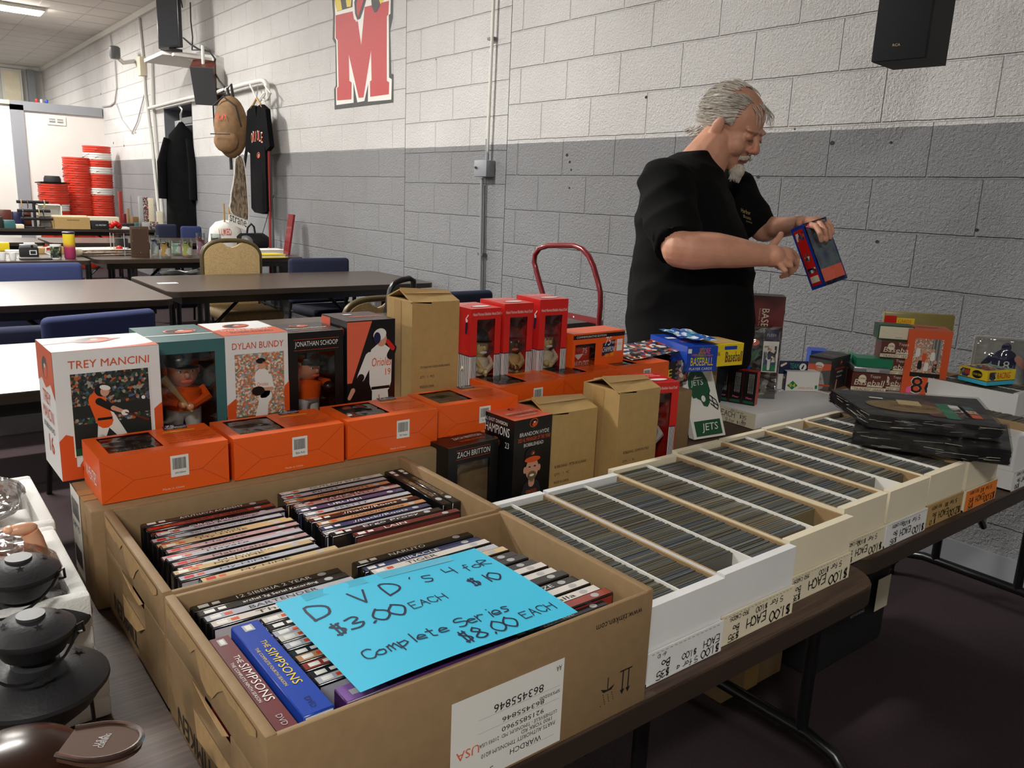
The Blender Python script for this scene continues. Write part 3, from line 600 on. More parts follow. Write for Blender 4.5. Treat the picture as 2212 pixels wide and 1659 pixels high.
# coat in the doorway
q = V(wpt(397, 388, 3.24)); t = thing('coat', 'long black coat hanging in the grey doorway', 'coat', q, .5)
P['coat'] = M('black_wool', (10, 10, 11), .95, spec=.1, noise_amt=.4, nscale=10, bump=.4, bscale=15)
mb = MB(); prof = [(.0, .72), (.05, .7), (.1, .66), (.27, .55), (.36, .3), (.37, 0), (.4, -.4), (.42, -.72), (.36, -.8), (0, -.8)]
mb.lathe(prof[::-1], 'coat', 28, sx=.74, sy=.3); mb.build('body', t)
mb = MB()
for sx in (-1, 1): mb.tube([(sx * .18, -.04, .5), (sx * .26, -.08, .2), (sx * .26, -.1, -.25)], [.06, .07, .06], 'coat', 10)
mb.build('sleeves', t)
mb = MB(); mb.tube([(0, 0, .7), (0, 0, .8), (.03, 0, .86), (-.02, 0, .9)], .012, 'chrome', 6); mb.build('hanger', t)
a = wpt(390, 243, 3.35); mb = MB(); mb.box((-.45, 0, -.08), (.45, .08, 0), 'lgrey'); mb.box((-.1, -.02, -.06), (.35, 0, .02), 'grey'); tag(mb.build('door_closer', None, (a[0], 3.4, 2.2)), 'grey closer bar with sticker in the doorway head', 'door closer')
# outlet under the brown table
mb = MB(); a = wpt(783, 650, 3.26); mb.rbox((a[0] - .05, 3.25, a[2] - .06), (a[0] + .05, 3.3, a[2] + .06), 'lgrey', .006); mb.rect(Fr((a[0], 3.2495, a[2]), (1, 0, 0), (0, 0, 1)), -.02, -.03, .04, .025, 'grey'); tag(mb.build('wall_outlet'), 'grey electrical outlet low on wall under brown table end', 'outlet')
# ================================================================ FAR LEFT: buckets, hat
P['bucket'] = M('orange_bucket', (206, 58, 36), .4); P['bucketw'] = M('white_bucket', (226, 222, 216), .4)
def bucket(m):
    mb = MB(); R_ = .2
    mb.lathe([(R_ * .86, 0), (R_ * .98, .3), (R_ * 1.03, .3), (R_ * 1.04, .315), (R_ * .99, .318), (R_, .335), (R_ * 1.03, .337), (R_ * 1.03, .35), (R_, .352), (R_, .37), (R_ * 1.04, .372), (R_ * 1.04, .395), (R_ * .97, .395), (R_ * .94, .37), (R_ * .82, .02), (0, .02)], m, 26); return mb
def stack(cx, cy, cols, z0, who, dz=.112):
    for i, c in enumerate(cols):
        ro = thing('bucket', '%s bucket, %s of the %s nested stack' % ({'r': 'orange', 'w': 'white'}[c], ordn(i, len(cols)), who), 'bucket', (cx, cy, z0 + i * dz), 0, 'nested buckets in the far corner')
        key = 'bk' + c
        if key not in BK: o = bucket('bucket' if c == 'r' else 'bucketw').build('pail', ro); mb = MB(); mb.tube([(-.2, 0, .35), (-.21, -.1, .3), (-.12, -.19, .22), (0, -.215, .2), (.12, -.19, .24), (.2, -.05, .33), (.2, 0, .35)], .004, 'wire', 6); h_ = mb.build('wire_handle', ro); BK[key] = (o, h_)
        else:
            for s_ in BK[key]: c_ = s_.copy(); COL.objects.link(c_); c_.parent = ro
BK = {}
def ordn(i, n): return 'bottom' if i == 0 else 'top' if i == n - 1 else ['second', 'third', 'fourth', 'fifth', 'sixth', 'seventh', 'eighth', 'ninth', 'tenth', 'eleventh', 'twelfth', 'thirteenth', 'fourteenth', 'fifteenth', 'sixteenth'][i - 1] + ' from bottom'
ty = atx(165, 340, -14.6).y; stack(-14.6, ty, 'r' * 13, 0.0, 'middle all-orange', .11)
ty = atx(210, 340, -14.6).y; stack(-14.6, ty, 'rrrrrrrrwrrwrwr', 0, 'right orange and white', .108)
ty = atx(114, 400, -14.3).y; stack(-14.3, ty, 'rrrrrrwrrr', 0, 'left hat-topped', .1)
t = thing('fedora', 'black wide-brimmed hat on top of the left bucket stack', 'hat', (-14.3, ty, .1 * 9 + .396))
mb = MB(); mb.lathe([(.24, .02), (.235, .006), (.12, 0), (.115, .015), (.23, .03)], 'blackm', 24, sx=.8); mb.build('brim', t); mb = MB(); mb.lathe([(.12, .01), (.118, .08), (.1, .12), (.05, .115), (0, .1)], 'blackm', 20, sx=.85); mb.build('crown', t)
# ================================================================ THINGS ON THE MIDDLE TABLE (x about -7.3)
def zq(u, v, z=.741): q = atz(u / 6.144, 400 + v / 6.144, z); return q
def zg(u, v, z=.741): return atz(340 + u / 6.144, 340 + v / 6.144, z)
def at(q, z=.74): return (q.x, q.y, z)
q = zq(950, 980); t = thing('travel_tumbler', 'yellow and magenta travel tumbler with dark blue lid', 'tumbler', (q.x - .05, q.y, .74))
P['ombre'] = ramp_mat('yellow_to_magenta', [(146, 40, 92), (178, 60, 96), (226, 190, 40), (230, 204, 40)], 1, 'noise')
m_ = P['ombre']; nt = m_.node_tree; nz = [n for n in nt.nodes if n.type == 'TEX_NOISE'][0]; sx_ = nt.nodes.new('ShaderNodeSeparateXYZ'); mr = nt.nodes.new('ShaderNodeMapRange'); mr.inputs[2].default_value = .2
rr_ = [n for n in nt.nodes if n.type == 'VALTORGB'][0]; nt.links.new([n for n in nt.nodes if n.type == 'TEX_COORD'][0].outputs['Object'], sx_.inputs[0]); nt.links.new(sx_.outputs[2], mr.inputs[0]); nt.links.new(mr.outputs[0], rr_.inputs[0])
e_ = rr_.color_ramp.elements; e_[0].position = 0; e_[1].position = .45; e_[2].position = .62; e_[3].position = 1
mb = MB(); mb.lathe([(.036, 0), (.042, .01), (.044, .2)], 'ombre', 24); mb.build('cup', t); mb = MB(); mb.lathe([(.046, .2), (.047, .212), (.04, .216), (0, .216)], 'navy', 24); mb.build('lid', t)
q = zq(765, 985); t = thing('mug', 'white mug with dark leafy picture beside the tumbler', 'mug', (q.x - .05, q.y, .74))
mb = MB(); mb.lathe([(.034, 0), (.038, .01), (.041, .115), (.037, .115), (.034, .02), (0, .02)], 'white', 22); mb.lathe([(.0385, .012), (.0412, .1)], ramp_mat('leaf_picture', [(30, 40, 34), (70, 84, 50), (150, 160, 130), (24, 30, 40)], 60), 22, cap=False); mb.build('body', t)
mb = MB(); mb.tube([(-.02, -.035, .095), (-.02, -.065, .09), (-.02, -.07, .05), (-.02, -.038, .03)], .006, 'white', 8); mb.build('handle', t)
for i, (u, v) in enumerate(((40, 1000), (180, 1000))):
    q = zq(u, v); t = thing('small_cup', ['small white cup at the extreme left table end', 'small white cup second from left beside camera'][i], 'cup', (q.x - .03, q.y, .74)); mb = MB(); mb.lathe([(.018, 0), (.024, .02), (.026, .06), (.023, .06), (.02, .01)], 'whiteboard', 18); mb.build('body', t); mb = MB(); mb.tube([(0, .024, .045), (0, .04, .04), (0, .038, .02), (0, .022, .015)], .004, 'whiteboard', 6); mb.build('handle', t)
q = zq(415, 985); t = thing('instant_camera', 'black and silver folding instant camera on the table', 'camera', (q.x - .06, q.y, .74), PI / 2)
mb = MB(); mb.rbox((-.065, 0, .0), (.065, .06, .075), 'blackm', .004); mb.build('body', t); mb = MB(); mb.rbox((-.06, .0, .075), (.06, .06, .1), 'silver', .004); mb.rbox((-.03, .01, .1), (.045, .05, .112), 'white', .003); mb.build('top_plate', t)
mb = MB(); mb.box((.0, -.004, .02), (.05, 0, .055), 'white'); mb.box((.006, -.005, .025), (.044, -.003, .05), 'blackm'); mb.tube([(.02, -.001, .087), (.02, -.008, .087)], .009, 'steel', 12); mb.build('viewfinder', t)
mb = MB(); mb.rbox((-.1, -.06, 0), (.12, .03, .012), 'blackm', .004); tag(mb.build('camera_case', None, (q.x, q.y + .02, .74), PI / 2), 'flat black case lying in front of the camera', 'case'); t.location.z = .7525
P['newsprint'] = ramp_mat('newsprint', [(206, 192, 174), (178, 104, 72), (214, 204, 190), (150, 120, 100)], 30, 'noise')
def sheafs(name, label, c, w_, d_, n, rz, m='newsprint', dz=.004):
    mb = MB()
    for i in range(n):
        a = random.uniform(-.08, .08); mb.T = Matrix.Translation((random.uniform(-.02, .02), random.uniform(-.02, .02), i * dz)) @ Matrix.Rotation(a, 4, 'Z'); mb.box((-w_ / 2, -d_ / 2, 0), (w_ / 2, d_ / 2, dz * .8), m)
    tag(mb.build(name, None, c, rz), label, 'papers')
q = zq(1430, 940); sheafs('magazine_pile', 'sloppy pile of old magazines left of brown frame', (q.x - .18, q.y, .74), .3, .42, 8, .2, dz=.007)
q = zq(1250, 820); sheafs('newspaper', 'folded newspaper lying behind the magazine pile', (-7.9, 1.62, .74), .3, .45, 6, .1, 'cream', .006)
q = zq(1080, 960); mb = MB(); mb.ell((0, 0, .037), .037, 'cream'); tag(mb.build('baseball', None, (q.x - .12, q.y, .74)), 'cream baseball between the tumbler and magazines', 'ball')
for i, (u, v, w_, h, m, lb) in enumerate([(580, 930, .1, .05, 'kraft_lite', 'small tan box between camera and mug'), (250, 930, .14, .03, 'white', 'white paper bundle with red corner behind left cups'), (50, 890, .13, .07, 'yellow', 'olive yellow box behind the small cups'), (860, 930, .05, .06, 'tape', 'amber bottle-like box behind the mug'), (1690, 880, .1, .11, 'blackm', 'black glossy gadget left of the brown frame')]):
    q = zq(u, v); mb = MB(); mb.rbox((-.04, -w_ / 2, 0), (.04, w_ / 2, h), m, .004); tag(mb.build('small_box', None, (q.x - .2, q.y, .74)), lb, 'box')
q = zq(1530, 930); t = thing('display_case', 'clear plastic display case holding red and white ornament', 'display case', (-7.72, 1.73, .74)); mb = MB(); mb.box((-.06, -.085, 0), (.06, .085, .19), 'glass'); mb.build('case', t)
mb = MB(); mb.tube([(-.06, -.085, 0), (-.06, -.085, .19)], .003, 'lgrey', 4)
for a in ((.06, -.085), (.06, .085), (.06, 0)): mb.tube([(a[0], a[1], 0), (a[0], a[1], .19)], .003, 'lgrey', 4)
mb.build('edges', t)
mb = MB(); mb.ell((0, -.03, .05), .03, 'red'); mb.ell((0, .03, .035), .03, 'silver'); tag(mb.build('ornament', None, (-7.72, 1.73, .742)), 'red and silver ornament inside the clear display case', 'ornament')
q = zq(1870, 960); t = thing('framed_picture', 'brown backed picture frame standing with its back outward', 'frame', (-7.46, 1.81, .74), PI / 2)
mb = MB(); mb.rbox((-.075, 0, 0), (.075, .015, .262), M('brown_frame', (74, 50, 34), .6), .004); mb.build('frame', t); mb = MB(); mb.box((-.06, -.002, .03), (.06, .001, .24), M('frame_backing', (62, 42, 28), .7)); mb.build('backing', t)
for a in ((0, .245), (0, .04), (-.062, .14), (.062, .14)): mb = MB(); mb.box((a[0] - .003, -.005, a[1] - .006), (a[0] + .003, 0, a[1] + .006), 'chrome'); mb.build('clip', t)
GL = [(-10, 1310, .18, 'lgrey', 'clear tall glass with blue figure, leftmost of the glasses'), (140, 1340, .165, 'tape', 'tumbler glass with orange picture and black dog'), (280, 1305, .13, 'teal', 'shorter glass with pale green tree picture'), (425, 1330, .165, 'yellow', 'tumbler glass with olive yellow hedgehog-like picture'), (605, 1300, .2, 'darkred', 'taller clear glass with dark red figure'), (810, 1290, .19, 'grey', 'glass partly hidden behind beige chair')]
for i, (u, v, h, m, lb) in enumerate(GL):
    q = zg(u, v); t = thing('picture_glass', lb, 'glass', (q.x - .05, q.y, .74)); r = .048 if i not in (0, 4) else .04
    mb = MB(); mb.lathe([(r * .85, .0), (r, h), (r * .94, h), (r * .8, .012), (0, .012)], 'glass', 20); mb.build('glass', t)
    pm = ramp_mat('glass_picture_%s' % m, [P[m].node_tree.nodes['Principled BSDF'].inputs[0].default_value[:] and {'lgrey': (170, 176, 186), 'tape': (196, 150, 84), 'teal': (150, 180, 160), 'yellow': (176, 178, 96), 'darkred': (150, 110, 130), 'grey': (150, 150, 150)}[m], (216, 216, 208), {'lgrey': (40, 50, 80), 'tape': (34, 26, 20), 'teal': (60, 110, 90), 'yellow': (70, 70, 40), 'darkred': (110, 24, 40), 'grey': (40, 60, 50)}[m]], 22, rough=.4)
    mb = MB(); mb.lathe([(r * .83, .02), (r * .9, h * .8)], pm, 20, cap=False); mb.build('printed_picture', t)
q = zg(540, 1230); mb = MB(); mb.rbox((-.02, -.02, 0), (.02, .02, .09), 'pink', .004); tag(mb.build('small_box', None, (-7.62, 2.24, .74)), 'tiny pink box between the picture glasses', 'box')
q = zg(1510, 1335); t = thing('book', 'yellow hardback lying right of the beige chair', 'book', (q.x - .1, q.y, .74), .1); mb = MB(); mb.box((-.1, -.14, 0), (.1, .14, .006), 'yellow'); mb.box((-.1, -.14, .026), (.1, .14, .032), 'yellow'); mb.box((-.1, -.14, .006), (-.094, .14, .026), 'yellow'); mb.build('cover', t); mb = MB(); mb.box((-.094, -.135, .006), (.096, .135, .026), 'cream'); mb.build('pages', t)
q = zg(1600, 1300); t = thing('book', 'white boxed book lying under the grey radio', 'book', (-7.72, 3.0, .74), .08); mb = MB(); mb.box((-.12, -.18, 0), (.12, .18, .006), 'coral'); mb.box((-.12, -.18, .04), (.12, .18, .046), 'white'); mb.build('cover', t); mb = MB(); mb.box((-.116, -.176, .006), (.116, .176, .04), 'white'); mb.build('pages', t)
t = thing('radio', 'black and silver rounded portable radio with raised aerial', 'radio', (-8.05, 3.03, .74), PI / 2 + .15)
def rr(y, z): return (0, y, z)
mb = MB(); prof = [(-.17, .02), (-.165, .075), (-.13, .095), (0, .1), (.13, .095), (.165, .075), (.17, .02)]
mb.T = Matrix.Translation((0, .05, .09)) @ Matrix.Rotation(PI / 2, 4, 'Y'); mb.lathe([(0.0, -.17), (.06, -.17), (.088, -.12), (.09, .12), (.06, .17), (0, .17)], 'blackm', 24); mb.build('body', t)
mb = MB(); mb.T = Matrix.Translation((-.1, -.02, .09)) @ Matrix.Rotation(-.7, 4, 'Z') @ Matrix.Rotation(PI / 2, 4, 'X'); mb.lathe([(0, .03), (.05, .028), (.07, .01), (.07, 0)], 'grey', 24); mb.build('speaker_cone', t)
mb = MB(); mb.tube([(-.05, .05, .17), (-.04, .05, .23), (0, .05, .27), (.03, .05, .24), (.04, .05, .17)], .01, 'blackm', 8); mb.build('carry_handle', t); mb = MB(); mb.tube([(.12, .05, .17), (.26, .05, .56)], .004, 'wire', 6); mb.build('aerial', t)
q = atx(593, 515, -8.25); t = thing('pill_bottle', 'orange-capped amber bottle behind the radio', 'bottle', (-8.22, 2.86, .74)); mb = MB(); mb.lathe([(.03, 0), (.035, .01), (.035, .2), (.025, .22)], 'tape', 16); mb.build('bottle', t); mb = MB(); mb.lathe([(.033, .22), (.033, .26), (0, .262)], 'orange', 16); mb.build('cap', t)
q0 = atx(643, 553, -7.45); mb = MB(); mb.T = Matrix.Translation((-7.45, 3.14, .745)) @ Matrix.Rotation(-.16, 4, 'X') @ Matrix.Rotation(.0, 4, 'Y'); mb.box((-.12, -.01, 0), (.0, .01, .39), 'darkred', dict(right='truckred', front='truckred')); tag(mb.build('red_board'), 'narrow dark red board leaning against the wall', 'board')
# white bag with cut-out sign
P['clothw'] = M('white_cloth', (222, 220, 214), .85, noise_amt=.05, nscale=12, bump=.4, bscale=25)
t = thing('shopping_bag', 'crumpled white bag with red lettering behind beige chair', 'bag', (-8.15, 2.78, .74)); mb = MB(); mb.lathe([(.16, 0), (.18, .1), (.16, .22), (.1, .28), (.02, .3)], 'clothw', 14, sx=.6, sy=.95); mb.build('body', t)
mb = MB(); mb.text(Fr((.1, -.1, .16), (0, 1, 0), (-.2, 0, 1)), 'I LIKED', 0, 0, .12, .06, 'red', .012); mb.build('lettering', t)
t = thing('cutout_sign', 'tall tree-shaped cut-out sign reading strane on a stick', 'sign', (-8.15, 2.78, .95)); XS = -8.1
def cs(u, v): q = atx(340 + u / 6.144, 340 + v / 6.144, XS); return (q.y - 2.78, q.z - .95)
cut = [(1085, -20), (1060, 0), (1040, 20), (1030, 80), (1025, 200), (1020, 330), (990, 470), (972, 590), (965, 650), (978, 710), (1000, 760), (1100, 800), (1190, 830), (1200, 760), (1196, 650), (1195, 560), (1180, 450), (1168, 330), (1160, 200), (1140, 80), (1125, 20), (1105, -20)]
fr = Fr((XS + 8.15, 0, 0), (0, 1, 0), (0, 0, 1)); random.seed(3)
cut = [(u + random.uniform(-7, 7), v) for u, v in cut]
mb = MB(); mb.prism(fr, [cs(u + (12 if u > 1090 else -12), v) for u, v in cut][::-1], .008, 'white')
ban = [(950, 755), (940, 870), (1170, 970), (1200, 850)]; mb.prism(fr, [cs(*p) for p in ban], .012, 'white'); mb.build('board', t)
mb = MB(); mb.poly(fr, [cs(*p) for p in cut][::-1], ramp_mat('brown_foliage', [(62, 50, 40), (104, 88, 72), (150, 136, 110), (88, 70, 62)], 60, 'noise', stretch=(1, 1, .35), pos=[.3, .45, .6, .7]), .0095); mb.build('picture', t)
a = cs(958, 858); b = cs(1180, 945); f2 = Fr(fr.p(a[0], a[1], 0), fr.u * (b[0] - a[0]) + fr.v * (b[1] - a[1]), (0, 0, 1)); mb = MB(); mb.text(f2, 'stran\u00e9', 0, .012, math.hypot(b[0] - a[0], b[1] - a[1]), .085, 'ink', .014); mb.build('lettering', t)
mb = MB(); mb.box((.04, -.03, 0), (.05, -.015, .25), 'kraft_lite'); mb.box((.04, .02, 0), (.05, .035, .22), 'kraft_lite'); mb.build('stick', t)
# cloth on the chair seat behind the brown table
mb = MB(); n_ = 14
vs_ = [(.42 * (i / n_ - .5), .5 * (j / n_ - .5), .04 * noise.noise(V((i * .4, j * .35, 1))) + .03 * (1 - abs(i / n_ - .5) * 2)) for i in range(n_ + 1) for j in range(n_ + 1)]
mb.add(vs_, [(i * (n_ + 1) + j, (i + 1) * (n_ + 1) + j, (i + 1) * (n_ + 1) + j + 1, i * (n_ + 1) + j + 1) for i in range(n_) for j in range(n_)], 'clothw', True)
q = atz(415, 587, .5); cushion_chair('low blue chair under the glasses table holding a white cloth', (-8.45, 2.36, 0), PI / 2, 'navycloth', topz=.5, W_=.42); tag(mb.build('folded_cloth', None, (-8.17, 2.38, .515)), 'crumpled white cloth on a chair seat left of beige chair', 'cloth')
# ================================================================ FARTHEST TABLE
def zf(u): q = atz(u / 6.144, 493.5, .741); return q.y * (11.98 / -q.x) if q.x else 0
def farbox(u0, u1, h, m, label, cat='box', name='small_box', back=.12, d=.15, text=None):
    y0, y1 = zf(u0), zf(u1); x = -12.0 - back; k = -x / 11.98; mb = MB(); mb.rbox((-d, 0, 0), (0, (y1 - y0) * k, h), m, .006)
    if text: mb.text(Fr((0, 0, 0), (0, 1, 0), (0, 0, 1)), text, (y1 - y0) * .25, h * .4, (y1 - y0) * .6, .02, 'white', .001)
    tag(mb.build(name, None, (x, y0 * k, .74)), label, cat)
farbox(0, 170, .22, 'maroonbox', 'flat brown wooden box at far table left end', back=.3); farbox(60, 210, .1, 'teal', 'small turquoise camera-like box at far left table', back=.02); farbox(190, 330, .2, 'navy', 'dark blue upright box beside the jewellery stand', back=.2)
farbox(330, 430, .22, 'maroonbox', 'small brown chest behind the jewellery stand', back=.35); farbox(215, 325, .05, 'cream', 'low cream box in front of jewellery stand', back=.01); farbox(0, 45, .14, 'blackm', 'black rounded gadget at the frame edge on far table', back=.05)
farbox(1215, 1450, .11, 'blackm', 'black box with white lettering next to tan carton', back=.02, text='U.S. MILITARY'); farbox(1200, 1590, .15, 'cream', 'pale open box behind the black lettered box', back=.35)
farbox(1600, 1800, .07, 'blackm', 'low black tray right of the red flower', back=.2); farbox(1610, 1720, .03, 'white', 'white tissue lying right of the red flower', back=.02, name='tissue', cat='tissue')
farbox(1895, 1985, .1, 'lgrey', 'small grey picture panel on the far table', back=.05, d=.02); farbox(1990, 2105, .11, 'mix', 'small framed mottled picture at far table right end', back=.02, d=.02, name='framed_picture', cat='frame'); farbox(1790, 1850, .09, 'teal', 'small pale teal card on the far table', back=.06, d=.02)
farbox(1600, 1650, .5, 'redpole', 'narrow upright red-brown panel on the far table', back=.6, d=.03, name='wooden_panel', cat='panel'); farbox(1700, 1735, .27, 'kraft', 'slim tan figurine-like post on the far table', back=.5, d=.04); farbox(1640, 1690, .2, 'darkred', 'small dark red framed picture on far table', back=.3, d=.02)
farbox(1920, 1985, .43, 'mix', 'tall book with mottled spine standing on far table', back=.5, d=.12, name='book', cat='book'); farbox(1985, 2060, .42, 'cream', 'tall cream book standing next to mottled book', back=.5, d=.12, name='book', cat='book'); farbox(1860, 1920, .44, 'lgrey', 'pale grey board with cream top beside the books', back=.5, d=.03, name='board', cat='board'); farbox(2090, 2170, .25, 'cream', 'leaning cream print at the far table right end', back=.15, d=.02, name='print', cat='print')
farbox(2170 - 400, 1850, .16, 'kraft_dark', 'small dark brown box among the far table trinkets', back=.3)
# tan carton
y0, y1 = zf(740), zf(1210); t = thing('open_carton', 'small tan carton with handle slot on the farthest table', 'carton', (-12.02, y0, .74)); mb = MB(); mb.box((-.3, 0, 0), (0, y1 - y0, .15), 'kraft_lite', dict(left=None)); mb.build('body', t); mb = MB(); mb.box((-.3, 0, .15), (-.16, y1 - y0, .165), 'cream'); mb.build('flap', t); mb = MB(); mb.box((0, (y1 - y0) * .35, .11), (.002, (y1 - y0) * .7, .12), 'kraft_dark'); mb.build('handle_slot', t)
# white cubby
y0, y1 = zf(480) * 1.05, zf(800) * 1.05; t = thing('desk_cubby', 'white open-front cubby shelf behind the tan carton', 'shelf', (-12.55, y0, .74)); mb = MB(); w_ = y1 - y0
for b_ in (((0, 0, .0), (.2, .012, .3)), ((0, w_ - .012, 0), (.2, w_, .3)), ((0, 0, .288), (.2, w_, .3)), ((0, 0, .14), (.2, w_, .15)), ((0, 0, 0), (.012, w_, .3))): mb.box(*b_, 'white')
mb.build('cabinet', t)
# jewellery stand
ys = zf(500); t = thing('jewellery_stand', 'black three-bar jewellery stand holding necklaces and watches', 'stand', (-12.12, ys, .74)); mb = MB(); mb.rbox((-.06, -.12, 0), (.06, .1, .02), 'blackm', .008); mb.build('base', t); mb = MB(); mb.tube([(0, 0, .02), (0, 0, .335)], .018, 'blackm', 10); mb.build('post', t)
for z_, a, b in ((.33, -.19, .17), (.22, -.19, .18), (.12, -.16, .21)): mb = MB(); mb.tube([(0, a, z_), (0, b, z_)], .02, 'blackm', 10); mb.build('bar', t)
for i, (y_, z_) in enumerate(((-.14, .33), (-.07, .33), (.12, .33), (-.13, .22), (.05, .22), (.1, .22))): mb = MB(); mb.tube([(.0 + .024 * math.cos(a), y_, z_ - .025 + .05 * math.sin(a)) for a in [2 * PI * k / 12 for k in range(12)]], .006, 'chrome' if i % 2 else 'gold', 6, closed=True); tag(mb.build('bracelet', None, (-12.12, ys, .74)), 'small metal bracelets looped on the jewellery stand bars', 'bracelet', 'bracelets on the jewellery stand')
yr = zf(1545); t = thing('artificial_flower', 'red fabric flower at front of the farthest table', 'flower', (-12.06, yr, .74)); mb = MB()
for k in range(9): a = 2 * PI * k / 9; mb.ell((.02 + .03 * math.cos(a), .05 * math.sin(a) , .06 + .02 * math.cos(a * 2)), (.035, .04, .035), 'red', nu=8, nv=6)
mb.build('petals', t)
mb = MB(); mb.lathe([(.03, 0), (.035, .1), (.012, .2), (.008, .42), (.003, .46)], 'glass', 14); tag(mb.build('glass_bottle', None, (-12.5, zf(1800) * 1.03, .74)), 'slim pointed clear bottle among the far table trinkets', 'bottle')
# things under the middle tables
mb = MB(); mb.box((-7.9, 1.35, 0), (-7.35, 1.75, .5), 'kraft_dark', dict(top='kraft')); tag(mb.build('cardboard_box'), 'brown cardboard box on floor under the magazines table', 'box')
# ================================================================ PACKAGING HELPERS
def shell(t, W, D, H, m, win=None, inner='blackm', film='film', deco=None, mats=None, topwin=None, flap=True, thick=False):
    """box body (front at y=0 local) with an optional window hole in front or top, plus the window film"""
    mb = MB(); mm = dict(mats or {}); f = faces(W, D, H)
    if win: mm['front'] = None
    if topwin: mm['top'] = None
    mb.box((0, 0, 0), (W, D, H), m, mm)
    for wn, fr, ww, hh, mk in ((win, f['front'], W, H, (mats or {}).get('front', m)), (topwin, f['top'], W, D, (mats or {}).get('top', m))):
        if wn:
            a, b, c, d = wn
            for r in ((0, 0, ww, b), (0, d, ww, hh - d), (0, b, a, d - b), (c, b, ww - c, d - b)): mb.rect(fr, r[0], r[1], r[2], r[3], mk, 0)
    if win: mb.add([(.002, .003, .002), (W - .002, .003, .002), (W - .002, D - .002, .002), (.002, D - .002, .002), (.002, D - .002, H - .002), (W - .002, D - .002, H - .002)], [(0, 1, 2, 3), (3, 2, 5, 4)], inner)
    if flap: mb.rect(f['top'], .001, .001, W - .002, .0008, 'kraft2', .0003)
    if deco: deco(mb, f)
    o = mb.build('box_body', t)
    if win:
        mb = MB(); a, b, c, d = win; mb.rect(f['front'], a, b, c - a, d - b, film, -.0012); mb.build('window', t)
    if topwin:
        mb = MB(); a, b, c, d = topwin; mb.rect(f['top'], a, b, c - a, d - b, film, -.0012); mb.build('window', t)
    return o
def batter(mb, fr, cx, cy, s, top='orange', pants='white', bat=True, l=.0012):
    # small picture of a player at bat
    mb.limb(fr, cx + .02 * s, cy - .05 * s, cx + .3 * s, cy - .5 * s, .26 * s, .14 * s, pants, l); mb.limb(fr, cx - .03 * s, cy - .05 * s, cx - .12 * s, cy - .45 * s, .26 * s, .15 * s, pants, l)
    mb.limb(fr, cx - .12 * s, cy - .45 * s, cx - .38 * s, cy - .82 * s, .13 * s, .08 * s, pants, l); mb.limb(fr, cx - .42 * s, cy - .85 * s, cx - .5 * s, cy - .95 * s, .09 * s, .07 * s, 'orange2', l + .0001)
    mb.limb(fr, cx - .04 * s, cy - .12 * s, cx - .16 * s, cy + .32 * s, .3 * s, .3 * s, top, l + .0001); mb.rect(fr, cx - .17 * s, cy - .1 * s, .26 * s, .05 * s, 'black', l + .0003)
    mb.limb(fr, cx - .12 * s, cy + .28 * s, cx + .12 * s, cy + .1 * s, .14 * s, .11 * s, 'black', l + .0003); mb.limb(fr, cx + .12 * s, cy + .12 * s, cx + .3 * s, cy + .02 * s, .09 * s, .07 * s, 'skin', l + .0004); mb.disc(fr, cx + .33 * s, cy, .07 * s, .06 * s, 'white', l + .0005)
    mb.disc(fr, cx - .06 * s, cy + .5 * s, .13 * s, .13 * s, 'black', l + .0004); mb.disc(fr, cx - .01 * s, cy + .46 * s, .08 * s, .09 * s, 'skin', l + .0005); mb.disc(fr, cx - .0 * s, cy + .54 * s, .1 * s, .05 * s, 'white', l + .0006, -.3)
    if bat: mb.limb(fr, cx + .34 * s, cy, cx + .75 * s, cy - .2 * s, .025 * s, .05 * s, 'maroonbox', l + .0006)
def pitcher(mb, fr, cx, cy, s, l=.0012):
    mb.limb(fr, cx, cy - .1 * s, cx - .02 * s, cy - .8 * s, .22 * s, .13 * s, 'white', l); mb.limb(fr, cx + .05 * s, cy - .1 * s, cx - .14 * s, cy - .55 * s, .26 * s, .12 * s, 'white', l + .0001); mb.disc(fr, cx - .16 * s, cy - .62 * s, .09 * s, .04 * s, 'orange2', l + .0002)
    mb.limb(fr, cx, cy, cx - .03 * s, cy + .34 * s, .3 * s, .32 * s, 'white', l + .0001); mb.limb(fr, cx + .12 * s, cy + .3 * s, cx + .18 * s, cy + .04 * s, .13 * s, .1 * s, 'white', l + .0002); mb.limb(fr, cx + .18 * s, cy + .04 * s, cx - .05 * s, cy + .05 * s, .08 * s, .07 * s, 'skin', l + .0003)
    mb.text(fr, 'Orioles', cx - .14 * s, cy + .12 * s, .24 * s, .08 * s, 'orange2', l + .0003); mb.disc(fr, cx - .12 * s, cy + .02 * s, .14 * s, .1 * s, 'black', l + .0004); mb.disc(fr, cx - .03 * s, cy + .58 * s, .085 * s, .1 * s, 'skin', l + .0003); mb.disc(fr, cx - .05 * s, cy + .66 * s, .1 * s, .06 * s, 'black', l + .0004); mb.limb(fr, cx, cy + .62 * s, cx + .1 * s, cy + .6 * s, .03 * s, .02 * s, 'orange2', l + .0005)
